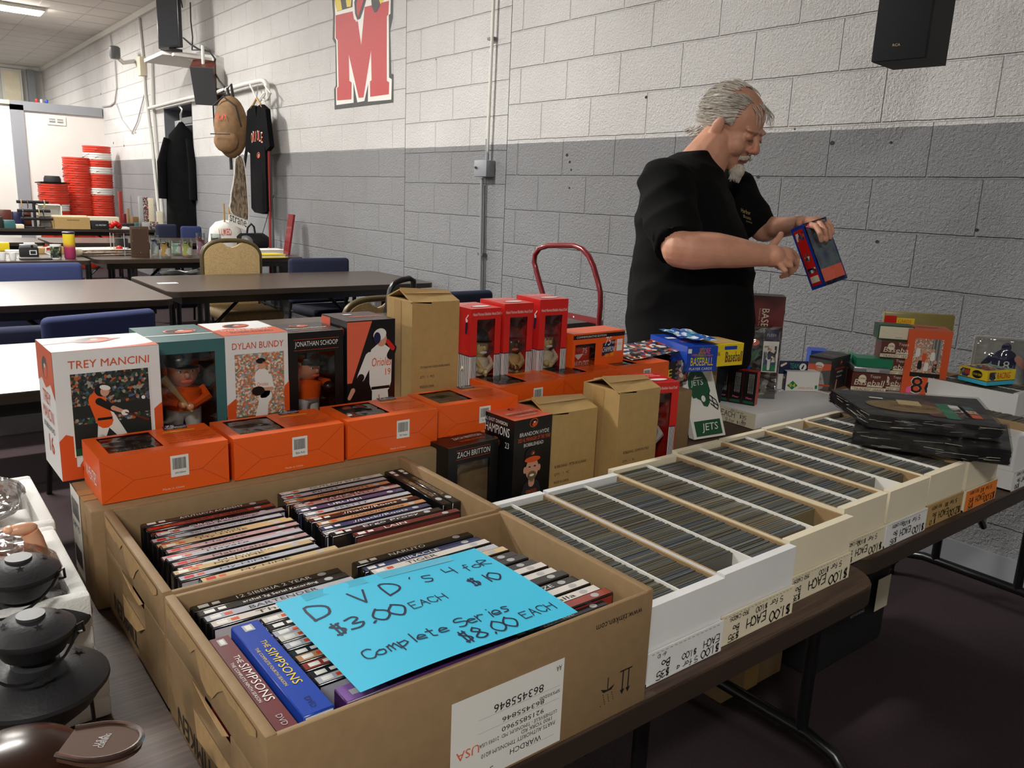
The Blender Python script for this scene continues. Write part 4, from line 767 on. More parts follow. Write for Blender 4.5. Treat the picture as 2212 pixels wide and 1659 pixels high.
def figurine(name, label, loc, rz, H=.15, shirt='orange', pants='white', cap='black', skin='skinfig', bat=True, group=None, brim=None, pose=0):
    t = thing('bobblehead_figure', label, 'figurine', loc, rz, group); k = H / .15
    mb = MB(); mb.T = Matrix.Scale(k, 4)
    for sx in (-1, 1): mb.tube([(sx * .016, 0, .008), (sx * .015, 0, .03), (sx * .012, 0, .058)], [.009, .012, .015], pants, 10); mb.ell((sx * .017, -.006, .008), (.01, .016, .007), 'black')
    mb.ell((0, 0, .06), (.026, .018, .015), pants); mb.tube([(0, 0, .06), (0, 0, .075), (0, 0, .09), (0, 0, .098)], [.025, .027, .028, .012], shirt, 14)
    if pose == 0:
        mb.tube([(-.026, 0, .09), (-.034, -.008, .076), (-.014, -.026, .072)], [.009, .009, .006], shirt, 8); mb.tube([(.026, 0, .09), (.034, -.008, .076), (.006, -.027, .068)], [.009, .009, .006], shirt, 8); mb.ell((-.008, -.028, .072), .007, skin); mb.ell((.002, -.029, .068), .007, skin)
    else:
        mb.tube([(-.024, 0, .09), (-.03, 0, .1), (-.02, -.004, .125)], [.009, .008, .006], shirt, 8); mb.tube([(.026, 0, .088), (.045, -.012, .082), (.03, -.025, .08)], [.009, .009, .007], shirt, 8); mb.ell((.03, -.028, .08), .011, 'black'); mb.ell((-.02, -.005, .13), .007, skin)
    mb.build('body', t)
    mb = MB(); mb.T = Matrix.Scale(k, 4); mb.ell((0, -.004, .121), (.0235, .024, .0275), skin); mb.ell((0, -.027, .117), (.004, .006, .006), skin)
    for sx in (-1, 1): mb.ell((sx * .024, 0, .12), (.004, .006, .008), skin); mb.ell((sx * .009, -.0255, .123), (.0035, .002, .0025), 'white'); mb.ell((sx * .009, -.027, .123), (.0015, .0015, .0018), 'black')
    mb.ell((0, -.026, .107), (.009, .003, .003), 'white' if skin == 'gold' else 'coral'); mb.build('head', t)
    mb = MB(); mb.T = Matrix.Scale(k, 4); mb.lathe([(.0255, .128), (.027, .135), (.022, .147), (.01, .153), (0, .1535)], cap, 18); mb.T = mb.T @ Matrix.Translation((0, -.026, .13)); mb.ell((0, 0, 0), (.019, .017, .003), brim or cap); mb.build('cap', t)
    if bat: mb = MB(); mb.T = Matrix.Scale(k, 4); mb.tube([(.004, -.031, .06), (-.006, -.031, .075), (-.034, -.02, .115)], [.003, .0035, .007], 'gold' if pants != 'white' else 'kraft_lite', 8); mb.build('bat', t)
    return t
FX = PI / 2
def at_front(label, name, cat, x, y0, z, rz=FX, group=None): return thing(name, label, cat, (x, y0, z), rz, group)
# ---- support cartons under the display rows
def closed_carton(label, x0, y0, z0, x1, y1, z1, m='kraft', deco=None, name='cardboard_box', r=.004):
    t = thing(name, label, 'box', (x1, y0, z0), FX); W, D, H = y1 - y0, x1 - x0, z1 - z0
    mb = MB(); mb.rbox((0, 0, 0), (W, D, H), m, r)
    f = faces(W, D, H)
    if deco: deco(mb, f)
    mb.build('carton', t)
    mb = MB(); mb.rect(f['top'], 0, D / 2 - .025, W, .05, 'tape', .0006); mb.rect(f['top'], 0, D / 2 - .0008, W, .0016, 'kraft_dark', .0009); mb.build('tape', t); return t
def d_label(mb, f):
    fr = f['left']; mb.rect(fr, .004, .015, .07, .142, 'white', .0008); mb.barcode(fr, .01, .11, .055, .03, seed=4, lift=.0012); mb.text(fr, 'SHIP TO', .01, .09, .05, .01, 'ink', .0012); mb.rect(fr, .01, .03, .05, .03, 'ink', .0012); mb.rect(fr, .11, .02, .0015, .12, 'kraft_dark', .0008)
closed_carton('low brown carton under the front row of orange boxes', -1.362, .205, .741, -1.215, 1.06, .897, deco=d_label)
closed_carton('low brown carton under the right half of orange boxes', -1.50 + .005, 1.075, .741, -1.30, 1.64, .897)
closed_carton('brown carton hidden under the tall figurine boxes', -1.72, .43, .741, -1.375, 1.065, .897)
# ---- orange cereal-anniversary boxes lying on their backs
def d_orange(seed, word):
    def d(mb, f):
        fr, tp = f['front'], f['top']; W = .19
        mb.rect(fr, .098, .024, .027, .034, 'white', .0006); mb.barcode(fr, .101, .036, .02, .018, seed=seed); mb.text(fr, word, .104, .028, .016, .004, 'ink', .0008)
        for a in (((0, .066), (.045, .03)), ((.19, .066), (.145, .03)), ((.045, .03), (.145, .03)), ((0, .0), (.045, .03)), ((.19, 0), (.145, .03))): mb.limb(fr, a[0][0], a[0][1], a[1][0], a[1][1], .0006, .0006, M('orange_crease', (190, 70, 20), .4), .0004)
        mb.text(fr, 'Made in China', .085, .005, .032, .003, 'cream', .0006)
        mb.poly(tp, [(.118, .1), (.155, .1), (.158, .122), (.121, .122)], 'navy', .0006); mb.text(tp, 'CHAMPIONS', .121, .104, .033, .008, 'white', .0009, .2); mb.text(tp, '75', .124, .112, .014, .011, 'white', .0009, .2); mb.text(tp, '1924 - 1999', .124, .099, .024, .004, 'yellow', .0009)
        mb.rect(tp, .112, .082, .05, .008, M('amber_print', (240, 150, 40), .4), .0006)
        for j in range(5): mb.text(tp, ['Limited Edition 24K Gold Signature Collectible', 'Champion facsimile signed in gold', 'Collector box of champions', 'Authentic Signature imprinted in gold leaf', 'Collect them all'][j], .105, .068 - j * .011, .075 - (j % 3) * .008, .005, 'darkred', .0006)
        mb.text(f['left'], 'WHEATIES', .02, .02, .07, .02, 'white', .0006)
    return d
ow = [('Jackie Robinson', .225, .412, -1.232), ('Babe Ruth', .42, .613, -1.232), ('1961 Yankees', .622, .808, -1.236), ('Tiger Woods', .815, 1.008, -1.246), ('Lou Gehrig', 1.014, 1.203, -1.315), ('Walter Payton', 1.209, 1.392, -1.33), ('Mary Lou', 1.398, 1.592, -1.345)]
owl = ['orange cereal box lying flat in front of the big white player box', 'orange cereal box lying flat, second from the left end', 'orange cereal box lying flat, third from the left end', 'orange cereal box lying flat, fourth from left behind grinning-cap box', 'orange cereal box lying flat, fifth from left below red window boxes', 'orange cereal box lying flat, sixth from left behind small brown cartons', 'orange cereal box lying flat, last at the right end of row']
for i, (wd, y0, y1, x) in enumerate(ow):
    t = thing('cereal_box', owl[i], 'cereal box', (x, y0, .898 + (.0005 if i < 4 else .0005)), FX + random.uniform(-.02, .02), 'orange cereal boxes lying in a row')
    W = y1 - y0; D = .125 if i > 3 else .115
    shell(t, W, D, .07, 'orange', topwin=(.018, .02, .095, D - .01), film='filmd', deco=d_orange(i + 3, wd))
    mb = MB(); mb.box((.022, .024, .03), (.09, D - .014, .066), 'darkred', dict(top=ramp_mat('reflection_greyed_print', [(120, 110, 104), (150, 142, 134), (96, 84, 80), (160, 90, 66), (170, 166, 160)], 70))); mb.text(Fr((0, 0, .0665), (1, 0, 0), (0, 1, 0)), 'WHEATIES', .028, .03, .055, .014, 'white', .0005); mb.build('inner_box', t)  # top print greyed to stand for the reflection in the window film
# upright orange commemorative box
def d_up(mb, f):
    fr = f['front']; mb.rect(fr, 0, .138, .175, .01, 'black', .0005); mb.text(fr, 'COMMEMORATIVE EDITION', .01, .1405, .1, .005, 'white', .0008)
    mb.poly(fr, [(.098, .09), (.14, .1), (.142, .13), (.1, .122)], 'navy', .0006); mb.text(fr, 'CHAMPIONS', .098, .1, .045, .013, 'white', .001, .2); mb.text(fr, '75', .105, .116, .02, .022, 'white', .001, .2); mb.text(fr, '1924 - 1999', .108, .087, .03, .009, 'yellow', .001, .1); mb.text(fr, 'YEARS OF', .128, .12, .018, .006, 'white', .001)
    mb.rect(fr, .09, .045, .07, .02, 'yellow', .0005); mb.rect(fr, .0915, .0465, .067, .017, 'orange2', .0007); mb.text(fr, '24K GOLD SIGNATURE', .095, .051, .06, .008, 'yellow', .001); mb.text(fr, 'Authentic Edition 24K Gold Collectible', .09, .018, .075, .006, 'darkred', .001)
    mb.rect(fr, .148, .1, .02, .03, 'white', .0012); mb.text(fr, 'SALE', .151, .115, .014, .006, 'pink', .0014)
t = thing('cereal_box', 'orange cereal box standing upright beside the red window boxes', 'cereal box', (-1.4, 1.30, .8985), FX); shell(t, .175, .075, .152, 'orange', win=(.008, .015, .075, .125), deco=d_up, inner='darkred')
mb = MB(); mb.box((.012, .015, .004), (.07, .06, .115), M('cereal_red', (190, 50, 30), .35)); fr = Fr((0, .0145, 0), (1, 0, 0), (0, 0, 1)); mb.text(fr, 'WHEATIES', .014, .055, .052, .026, 'white', .0005, .15); mb.poly(fr, [(.016, .098), (.05, .098), (.033, .084)], 'white', .0004); mb.text(fr, '75', .045, .1, .016, .012, 'white', .0006); mb.rect(fr, .03, .04, .02, .006, 'yellow', .0005); mb.limb(fr, .025, .0, .03, .05, .008, .002, 'white', .0005); mb.build('inner_box', t)
# ---- tall player boxes
def d_mancini(mb, f):
    fr, lf, tp = f['front'], f['left'], f['top']; mb.poly(fr, [(0, 0), (.155, 0), (.155, .11), (.148, .105), (.142, .1), (.142, .02), (.022, .02), (.022, .07), (.01, .075), (0, .065)], 'orange2', .0005)
    mb.rect(fr, .02, .036, .118, .136, 'white', .0008); mb.rect(fr, .022, .038, .114, .132, 'crowd', .001); mb.rect(fr, .022, .038, .114, .05, M('dugout_dark', (26, 32, 30), .5), .0012); mb.rect(fr, .022, .098, .114, .02, M('dugout_dark', (26, 32, 30), .5), .0012); mb.poly(fr, [(.022, .038), (.136, .038), (.136, .044), (.022, .05)], 'dgreen', .0014)
    batter(mb, fr, .07, .1, .082, l=.0016); mb.disc(fr, .126, .122, .003, .003, 'white', .002)
    mb.text(fr, 'TREY MANCINI', .02, .1785, .118, .0125, 'orange2', .0008, .05); mb.text(fr, 'B O B B L E H E A D', .03, .013, .1, .008, 'ink', .0008); mb.rect(fr, .03, .0105, .1, .0006, 'ink', .0008); mb.rect(fr, .03, .0228, .1, .0006, 'ink', .0008)
    mb.poly(lf, [(0, .206), (.13, .206), (.13, .13), (.1, .15), (.06, .138), (.03, .15), (0, .14)], 'orange2', .0005); emblem(mb, lf, .065, .172, .026); mb.text(lf, 'TREY', .03, .112, .06, .02, 'orange2', .0008); mb.text(lf, 'MANCINI', .02, .085, .085, .02, 'orange2', .0008); mb.text(lf, 'BOBBLEHEAD', .02, .068, .085, .009, 'ink', .0008); mb.text(lf, '16', .05, .03, .035, .03, 'orange2', .0008)
    mb.poly(tp, [(0, 0), (.155, 0), (.155, .03), (.14, .02), (.1, .01), (.04, .006), (0, .012)], 'orange2', .0005); mb.poly(tp, [(.0, .07), (.05, .08), (.1, .075), (.12, .09), (.06, .1), (0, .09)], 'orange2', .0005); emblem(mb, tp, .075, .085, .03)
t = thing('bobblehead_box', 'large white and orange player box with batter photo, leftmost', 'box', (-1.366, .196, .8985), FX + .02); shell(t, .155, .13, .206, 'whiteboard', deco=d_mancini)
def d_teal(mb, f):
    mb.rect(f['top'], 0, .06, .125, .006, 'white', .0004); emblem(mb, f['top'], .07, .1, .03, ring='coral'); mb.poly(f['front'], [(.105, 0), (.125, 0), (.125, .07), (.112, .04)], 'navy', .0004); mb.rect(f['right'], 0, 0, .15, .07, 'navy', .0004); mb.limb(f['front'], .105, .02, .12, .05, .001, .001, 'lgrey', .0006)
t = thing('bobblehead_box', 'teal window box holding a batting figurine', 'box', (-1.42, .357, .8985), FX); shell(t, .118, .17, .2, 'teal', win=(.008, .02, .1, .178), deco=d_teal, inner='grey')
figurine('f', 'batting figurine in orange shirt inside the teal window box', (-1.46, .41, .9015), FX, .172, 'orange')
def d_bundy(mb, f):
    fr, lf, tp = f['front'], f['left'], f['top']; mb.poly(fr, [(0, 0), (.118, 0), (.118, .11), (.108, .1), (.108, .02), (.02, .02), (.02, .09), (0, .075)], 'orange2', .0005); mb.rect(fr, .016, .026, .092, .142, 'crowd2', .0008); mb.rect(fr, .016, .026, .092, .025, 'dgreen', .001)
    pitcher(mb, fr, .068, .095, .088); mb.text(fr, 'DYLAN BUNDY', .012, .177, .096, .012, 'orange2', .0008, .05)
    mb.poly(lf, [(0, .203), (.15, .203), (.15, .14), (.1, .15), (.05, .135), (0, .15)], 'orange2', .0005); emblem(mb, lf, .08, .17, .026); mb.text(lf, 'DYLAN', .04, .11, .08, .018, 'orange2', .0008); mb.text(lf, 'BUNDY', .04, .086, .08, .018, 'orange2', .0008); mb.text(lf, 'BOBBLEHEAD', .04, .07, .08, .009, 'ink', .0008); mb.text(lf, '37', .06, .035, .04, .028, 'orange2', .0008)
    mb.poly(tp, [(0, 0), (.118, 0), (.118, .07), (.08, .06), (.03, .075), (0, .06)], 'orange2', .0005); emblem(mb, tp, .055, .1, .026); mb.text(tp, 'DYLAN BUNDY', .012, .045, .09, .016, 'white', .0008); mb.text(tp, 'BOBBLEHEAD', .02, .02, .08, .014, 'ink', .0008)
t = thing('bobblehead_box', 'white and orange player box with pitcher photo, third from left', 'box', (-1.42, .4755, .8985), FX); shell(t, .117, .15, .203, 'whiteboard', deco=d_bundy)
def d_schoop(mb, f):
    fr, tp = f['front'], f['top']; mb.text(fr, 'JONATHAN SCHOOP', .012, .17, .088, .0125, 'white', .0008); mb.rect(fr, .01, .1655, .092, .0006, 'orange2', .0008); mb.rect(fr, .01, .186, .092, .0006, 'orange2', .0008); emblem(mb, tp, .05, .07, .02); mb.text(tp, 'JONATHAN SCHOOP', .012, .035, .085, .012, 'white', .0008); mb.text(tp, 'BOBBLEHEAD', .02, .018, .07, .008, 'orange2', .0008)
t = thing('bobblehead_box', 'black window box with pitching figurine, fourth from left', 'box', (-1.42, .594, .8985), FX); shell(t, .112, .107, .2, 'black', win=(.018, .01, .094, .16), deco=d_schoop, inner='grey')
figurine('f', 'pitching figurine in orange shirt inside the black window box', (-1.462, .648, .9015), FX + .3, .15, 'orange', pose=1, bat=False)
def d_davis(mb, f):
    fr, lf, tp = f['front'], f['left'], f['top']; mb.poly(fr, [(0, .213), (.055, .213), (.01, .09), (0, .09)], 'coral', .0005); mb.rect(lf, .0, .08, .04, .133, 'coral', .0005); mb.text(fr, '19', .012, .004, .03, .028, 'orange', .0008)
    mb.limb(fr, .075, .01, .073, .07, .042, .036, 'white', .001); mb.limb(fr, .074, .085, .074, .14, .05, .052, 'white', .0012); mb.rect(fr, .053, .072, .042, .006, 'black', .0015); mb.limb(fr, .05, .14, .03, .1, .022, .018, 'white', .0013); mb.limb(fr, .03, .1, .012, .075, .015, .01, 'black', .0014); mb.limb(fr, .012, .075, .004, .06, .01, .008, 'skin', .0015)
    mb.limb(fr, .097, .14, .104, .155, .018, .014, 'black', .0014); mb.limb(fr, .102, .155, .09, .17, .01, .008, 'red', .0016); mb.disc(fr, .076, .175, .012, .015, 'skin', .0015); mb.disc(fr, .072, .185, .015, .012, 'white', .0016, .3); mb.disc(fr, .066, .178, .008, .012, 'navy', .0017); mb.limb(fr, .07, .06, .078, .01, .0015, .0015, 'red', .0016)
    mb.text(fr, 'Orioles', .053, .12, .045, .018, 'orange2', .0016, .1); mb.text(fr, '19', .085, .1, .012, .014, 'orange2', .0016)
    mb.text(lf, 'CHRIS DAVIS', .012, .03, .014, .12, 'orange2', .0008); emblem(mb, lf, .09, .19, .012); mb.text(tp, 'CHRIS DAVIS', .03, .04, .07, .016, 'coral', .0008); mb.disc(tp, .04, .08, .01, .006, 'white', .0008)
t = thing('bobblehead_box', 'black and orange box with full-length player photo, fifth from left', 'box', (-1.42, .714, .8985), FX); shell(t, .108, .113, .215, 'black', deco=d_davis)
# ---- cardboard cartons with open flaps
def flap_carton(label, x, y0, z, W, D, H, lines, rz=FX, tilt=.5):
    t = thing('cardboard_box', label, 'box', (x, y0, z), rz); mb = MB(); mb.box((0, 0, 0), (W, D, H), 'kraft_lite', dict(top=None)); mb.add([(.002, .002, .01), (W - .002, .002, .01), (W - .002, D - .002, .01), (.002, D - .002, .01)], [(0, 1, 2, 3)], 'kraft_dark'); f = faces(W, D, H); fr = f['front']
    for i, l in enumerate(lines): mb.text(fr, l, W * .18, H * (.42 - i * .085), W * (.64 if i == 0 else .3), .006, 'ink', .0005)
    mb.rect(f['left'], D * .3, 0, D * .28, H, 'tape', .0006); mb.rect(fr, 0, 0, W, H * .1, 'tape', .0002)
    mb.build('carton', t)
    for nm, pts in (('front', [(0, 0, H), (W, 0, H), (W, D * .46, H + .016), (0, D * .5, H + .024)]), ('back', [(0, D, H), (W, D, H), (W, D * .52, H + .012), (.0, D * .52, H + .02)]), ('side', [(0, 0, H), (0, D, H), (W * .4, D, H - .004), (W * .4, 0, H - .004)])):
        mb = MB(); p = [V(q) for q in pts]; n = (p[1] - p[0]).cross(p[2] - p[0]).normalized() * .003; mb.add(p + [q - n for q in p], [(0, 1, 2, 3), (7, 6, 5, 4), (0, 4, 5, 1), (1, 5, 6, 2), (2, 6, 7, 3), (3, 7, 4, 0)], 'kraft_lite'); o = mb.build('flap', t)
    mb = MB(); p = [(W * .0, D * .3, H + .0145), (W, D * .3, H + .011), (W, D * .47, H + .017), (0, D * .51, H + .025)]; mb.add([V(q) + V((0, 0, .001)) for q in p], [(0, 1, 2, 3)], 'tape'); mb.build('tape', t)
    return t
flap_carton('tall plain brown carton standing behind the orange boxes', -1.42, .862, .8985, .118, .105, .245, ['STOCK# JOHN OGDEN BOBBLEHEADS', 'QTY.   1   PCS', 'MADE IN CHINA'])
flap_carton('front small brown carton with peeled tape, left of the pair', -1.168, 1.028, .741, .138, .11, .2, ['BOBBLEHEAD - PETER BOULWARE', 'QTY:   1   PC', 'MADE IN CHINA'])
flap_carton('second small brown carton, right and taller of the pair', -1.13, 1.19, .741, .125, .11, .235, ['BOBBLEHEAD - EDWIN MULITALO', 'QTY:   1   PC', 'MADE IN CHINA'])
# ---- red window boxes
def d_bob(mb, f):
    fr, lf, tp = f['front'], f['left'], f['top']; W = .082
    for k in range(5): mb.rect(fr, .0025 + k * .003, 0, .0014, .118, 'navy', .0008); mb.rect(fr, W - .0145 + k * .003, 0, .0014, .118, 'navy', .0008)
    for k in range(14): mb.rect(lf, .004 + k * .0068, 0, .002, .118, 'navy', .0008)
    for a, b, ff in ((0, .0165, fr), (W - .0165, .0165, fr), (0, .1, lf)): mb.rect(ff, a, 0, b, .118, 'white', .0005); mb.rect(ff, a, .118, b, .002, 'navy', .0007)
    mb.text(fr, 'Hand Painted Bobble Head Doll', .004, .209, .074, .0065, 'white', .0008, .1); mb.disc(tp, .046, .03, .026, .011, 'navy', .0006); mb.disc(tp, .046, .03, .024, .0095, 'white', .0009)
    mb.text(tp, 'Legends of the Park', .01, .06, .065, .012, 'white', .0008); mb.text(tp, 'Bobble Head Doll', .015, .078, .05, .01, 'white', .0008)
    mb.limb(lf, .082, .17, .084, .19, .007, .009, 'navy', .0008); mb.disc(lf, .084, .197, .004, .004, 'white', .001); mb.limb(lf, .08, .2, .09, .21, .002, .003, 'white', .001)
for i, (x, y, z1, lb, sk, sh, cp, lb2) in enumerate([(-1.42, 1.012, 1.123, 'red window box with pinstripes, leftmost of three, figurine with black cap', 'gold', 'cream', 'black', 'gold figurine with black cap inside the leftmost red window box'), (-1.42, 1.103, 1.13, 'red window box with pinstripes, middle of three, dark figurine', 'skinD', 'gold', 'darkred', 'dark-skinned figurine with maroon helmet inside middle red window box'), (-1.415, 1.203, 1.136, 'red window box with pinstripes, rightmost of three behind orange boxes', 'gold', 'cream', 'darkred', 'figurine with red cap inside the rightmost red window box')]):
    t = thing('bobblehead_box', lb, 'box', (x, y, .8985), FX - .04 * i, 'red window boxes'); shell(t, .082, .1, z1 - .8985, 'red', win=(.0165, .004, .0655, .2), film='film', deco=d_bob, inner='teal')
    figurine('f', lb2, (x - .04, y + .044, .9015), FX, .168, sh, 'cream' if sh == 'cream' else 'gold', cp, sk, bat=i < 2)
t = thing('bobblehead_box', 'red pinstriped window box standing between brown carton and helmet placard', 'box', (-1.196, 1.35, .741), FX - .25, 'red window boxes'); shell(t, .085, .1, .225, 'red', win=(.0165, .004, .0655, .2), deco=d_bob, inner='teal', mats=dict(left='teal'))
figurine('f', 'figurine in white shirt inside the red box by the helmet placard', (-1.236, 1.395, .744), FX - .2, .165, 'white', 'white', 'darkred', 'skinfig')
# ---- grinning-emblem black boxes in front
def d_britton(mb, f):
    fr, lf, tp = f['front'], f['left'], f['top']; mb.text(fr, 'ZACH BRITTON', .02, .143, .08, .011, 'white', .0008); mb.rect(fr, .018, .1395, .083, .0006, 'orange2', .0008); mb.rect(fr, .018, .157, .083, .0006, 'orange2', .0008); emblem(mb, tp, .055, .08, .026); mb.text(tp, 'ZACH BRITTON', .04, .035, .07, .012, 'white', .0008); mb.text(tp, 'BOBBLEHEAD', .045, .018, .06, .009, 'orange2', .0008); emblem(mb, lf, .05, .09, .022)
t = thing('bobblehead_box', 'black window box with orange emblem on top, beside the movie cartons', 'box', (-1.178, .797, .741), FX + .06); shell(t, .122, .115, .165, 'black', win=(.022, .012, .1, .13), deco=d_britton, inner='lgrey')
figurine('f', 'small figurine behind the window of the black emblem box', (-1.235, .83, .744), FX, .13, 'black', 'white', 'black', bat=False)
def d_hyde(mb, f):
    fr, lf, tp = f['front'], f['left'], f['top']; emblem(mb, fr, .05, .195, .011); mb.text(fr, 'BRANDON HYDE', .014, .17, .078, .008, 'white', .0008); mb.text(fr, '2023 AL MANAGER OF THE YEAR', .01, .159, .086, .008, 'orange2', .0008); mb.text(fr, 'BOBBLEHEAD', .026, .148, .052, .007, 'white', .0008)
    mb.limb(fr, .05, .0, .05, .055, .06, .05, M('near_black_shirt', (34, 34, 36), .6), .001); mb.limb(fr, .05, .07, .05, .08, .016, .016, 'skin', .0011); mb.disc(fr, .05, .1, .017, .023, 'skin', .0013); mb.disc(fr, .05, .086, .012, .01, 'kraft_dark', .0014); mb.disc(fr, .05, .087, .006, .0025, 'white', .0016); mb.disc(fr, .05, .13, .02, .016, 'black', .0015); mb.disc(fr, .05, .12, .021, .006, 'orange2', .0017); emblem(mb, fr, .05, .133, .005, .0018)
    for sx in (-1, 1): mb.disc(fr, .05 + sx * .019, .1, .004, .007, 'skin', .0012); mb.disc(fr, .05 + sx * .007, .105, .003, .0015, 'black', .0016)
    mb.text(fr, 'ORIOLES', .036, .05, .028, .007, 'orange2', .0016); mb.text(tp, 'BRANDON HYDE', .015, .04, .07, .008, 'white', .0008); mb.text(tp, '2023 AL MANAGER OF THE YEAR', .01, .029, .08, .008, 'black', .0008); mb.text(tp, 'BOBBLEHEAD', .025, .018, .05, .007, 'white', .0008); emblem(mb, tp, .05, .07, .009)
    mb.text(lf, 'AL EAST DIVISION', .02, .19, .07, .007, 'white', .0008); mb.text(lf, 'CHAMPIONS', .012, .168, .085, .018, 'white', .0008); emblem(mb, lf, .055, .15, .014, .001); mb.text(lf, '23', .085, .145, .012, .012, 'white', .0009); mb.disc(lf, .05, .05, .014, .02, 'skinD', .0008); mb.limb(lf, .05, .0, .05, .03, .05, .03, 'crowd', .0009)
t = thing('bobblehead_box', 'black box with coral top and capped man portrait', 'box', (-1.155, .9325, .741), FX + .05); shell(t, .1, .11, .22 - .015, 'black', deco=d_hyde, mats=dict(top='coral'))
# ---- helmet placards
t = thing('helmet_placard', 'white placard with green football helmet leaning on the stack', 'placard', (-1.325, 1.698, .745)); t.rotation_euler = (0, 0, FX - .12)
t.scale = (.84, 1, 1)
def placard(tt, yo):
    mb = MB(); mb.T = Matrix.Translation((0, yo, 0)) @ Matrix.Rotation(-.42, 4, 'X'); mb.box((0, 0, 0), (.14, .003, .21), 'white'); fr = Fr((0, -.0005, 0), (1, 0, 0), (0, 0, 1)); return mb, fr
mb, fr = placard(t, 0); s = .001
hel = [(20, 150), (26, 172), (45, 188), (70, 192), (95, 182), (108, 160), (110, 140), (112, 128), (104, 118), (100, 96), (86, 84), (70, 88), (62, 104), (42, 112), (30, 112), (22, 128)]
mb.poly(fr, [(x * s, y * s) for x, y in hel], 'dgreen', .0005); mb.text(fr, 'JETS', .03, .142, .055, .02, 'white', .0009, .2); mb.disc(fr, .074, .108, .009, .009, 'white', .0009); mb.poly(fr, [(.034, .11), (.045, .113), (.05, .1), (.038, .1)], 'white', .0008); mb.poly(fr, [(.045, .164), (.09, .168), (.06, .17), (.062, .176)], 'white', .0009)
for a in (((98, 120), (128, 100)), ((100, 104), (132, 84)), ((102, 92), (128, 74)), ((128, 100), (134, 84)), ((134, 84), (128, 74)), ((112, 112), (116, 82))): mb.limb(fr, a[0][0] * s, a[0][1] * s, a[1][0] * s, a[1][1] * s, .0035, .0035, 'ink', .0007)
mb.rect(fr, .012, .006, .116, .042, 'dgreen', .0006); mb.text(fr, 'JETS', .04, .014, .07, .026, 'white', .0009, .2)
mb.build('front_board', t)
for k in (1, 2, 3, 4):
    mb, fr = placard(t, .0045 * k); mb.T = Matrix.Translation((-.006 * k, 0, 0)) @ mb.T; mb.build('board', t)
# ================================================================ MOVIE CARTONS
def open_carton(label, loc, W, D, H, deco_front=None, side='left'):
    t = thing('open_carton', label, 'carton', loc, FX); th = .006; mb = MB()
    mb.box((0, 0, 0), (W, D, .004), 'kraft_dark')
    # front/back walls, doubled and rolled at the top
    mb.rbox((.0006, -.0006, 0), (W - .0006, th, H), 'kraft', .0015, 2); mb.rbox((.0006, D - th, 0), (W - .0006, D + .0006, H), 'kraft', .0015, 2)
    mb.rbox((W - th * 2, 0, 0), (W, D, H + .002), 'kraft', .002, 2)
    # left end wall with hand hole
    h0, h1, z0, z1 = D * .3, D * .68, H * .42, H * .66; w2 = th * 2
    mb.box((0, 0, 0), (w2, D, z0), 'kraft'); mb.box((0, 0, z0), (w2, h0, z1), 'kraft'); mb.box((0, h1, z0), (w2, D, z1), 'kraft')
    mb.rbox((0, 0, z1), (w2, D, H + .002), 'kraft', .0025, 2)
    rnd = random.Random(5); pts = [(h0 - .02, z1 + .012)]
    # torn outer skin above the hole
    f = faces(W, D, H); pts = [(.012, H - .001)] + [(.012 + i * (D - .03) / 16, H - .002 - rnd.uniform(.006, .02) - (.02 if 6 < i < 10 else 0)) for i in range(17)] + [(D - .018, H - .001)]
    mb.poly(f['left'], pts, 'kraft2', .0012); fl = Fr((0, D, 0), (0, -1, 0), (0, 0, 1))
    if deco_front: deco_front(mb, f)
    cb = mb.build('carton_body', t)
    mb = MB(); p = [(-.001, h1, z0 + .002), (-.001, h0, z0 + .002), (-.006, h0 + .02, z0 - .01), (-.007, h1 - .03, z0 - .016)]; mb.add(p, [(0, 1, 2, 3)], 'kraft2'); p = [(-.0012, h1 - .0, z1), (-.0012, h0, z1), (-.003, h0 + .015, z1 - .008), (-.003, h1 - .05, z1 - .005)]; mb.add(p, [(0, 1, 2, 3)], 'kraft2'); mb.build('torn_flap', cb)
    return t
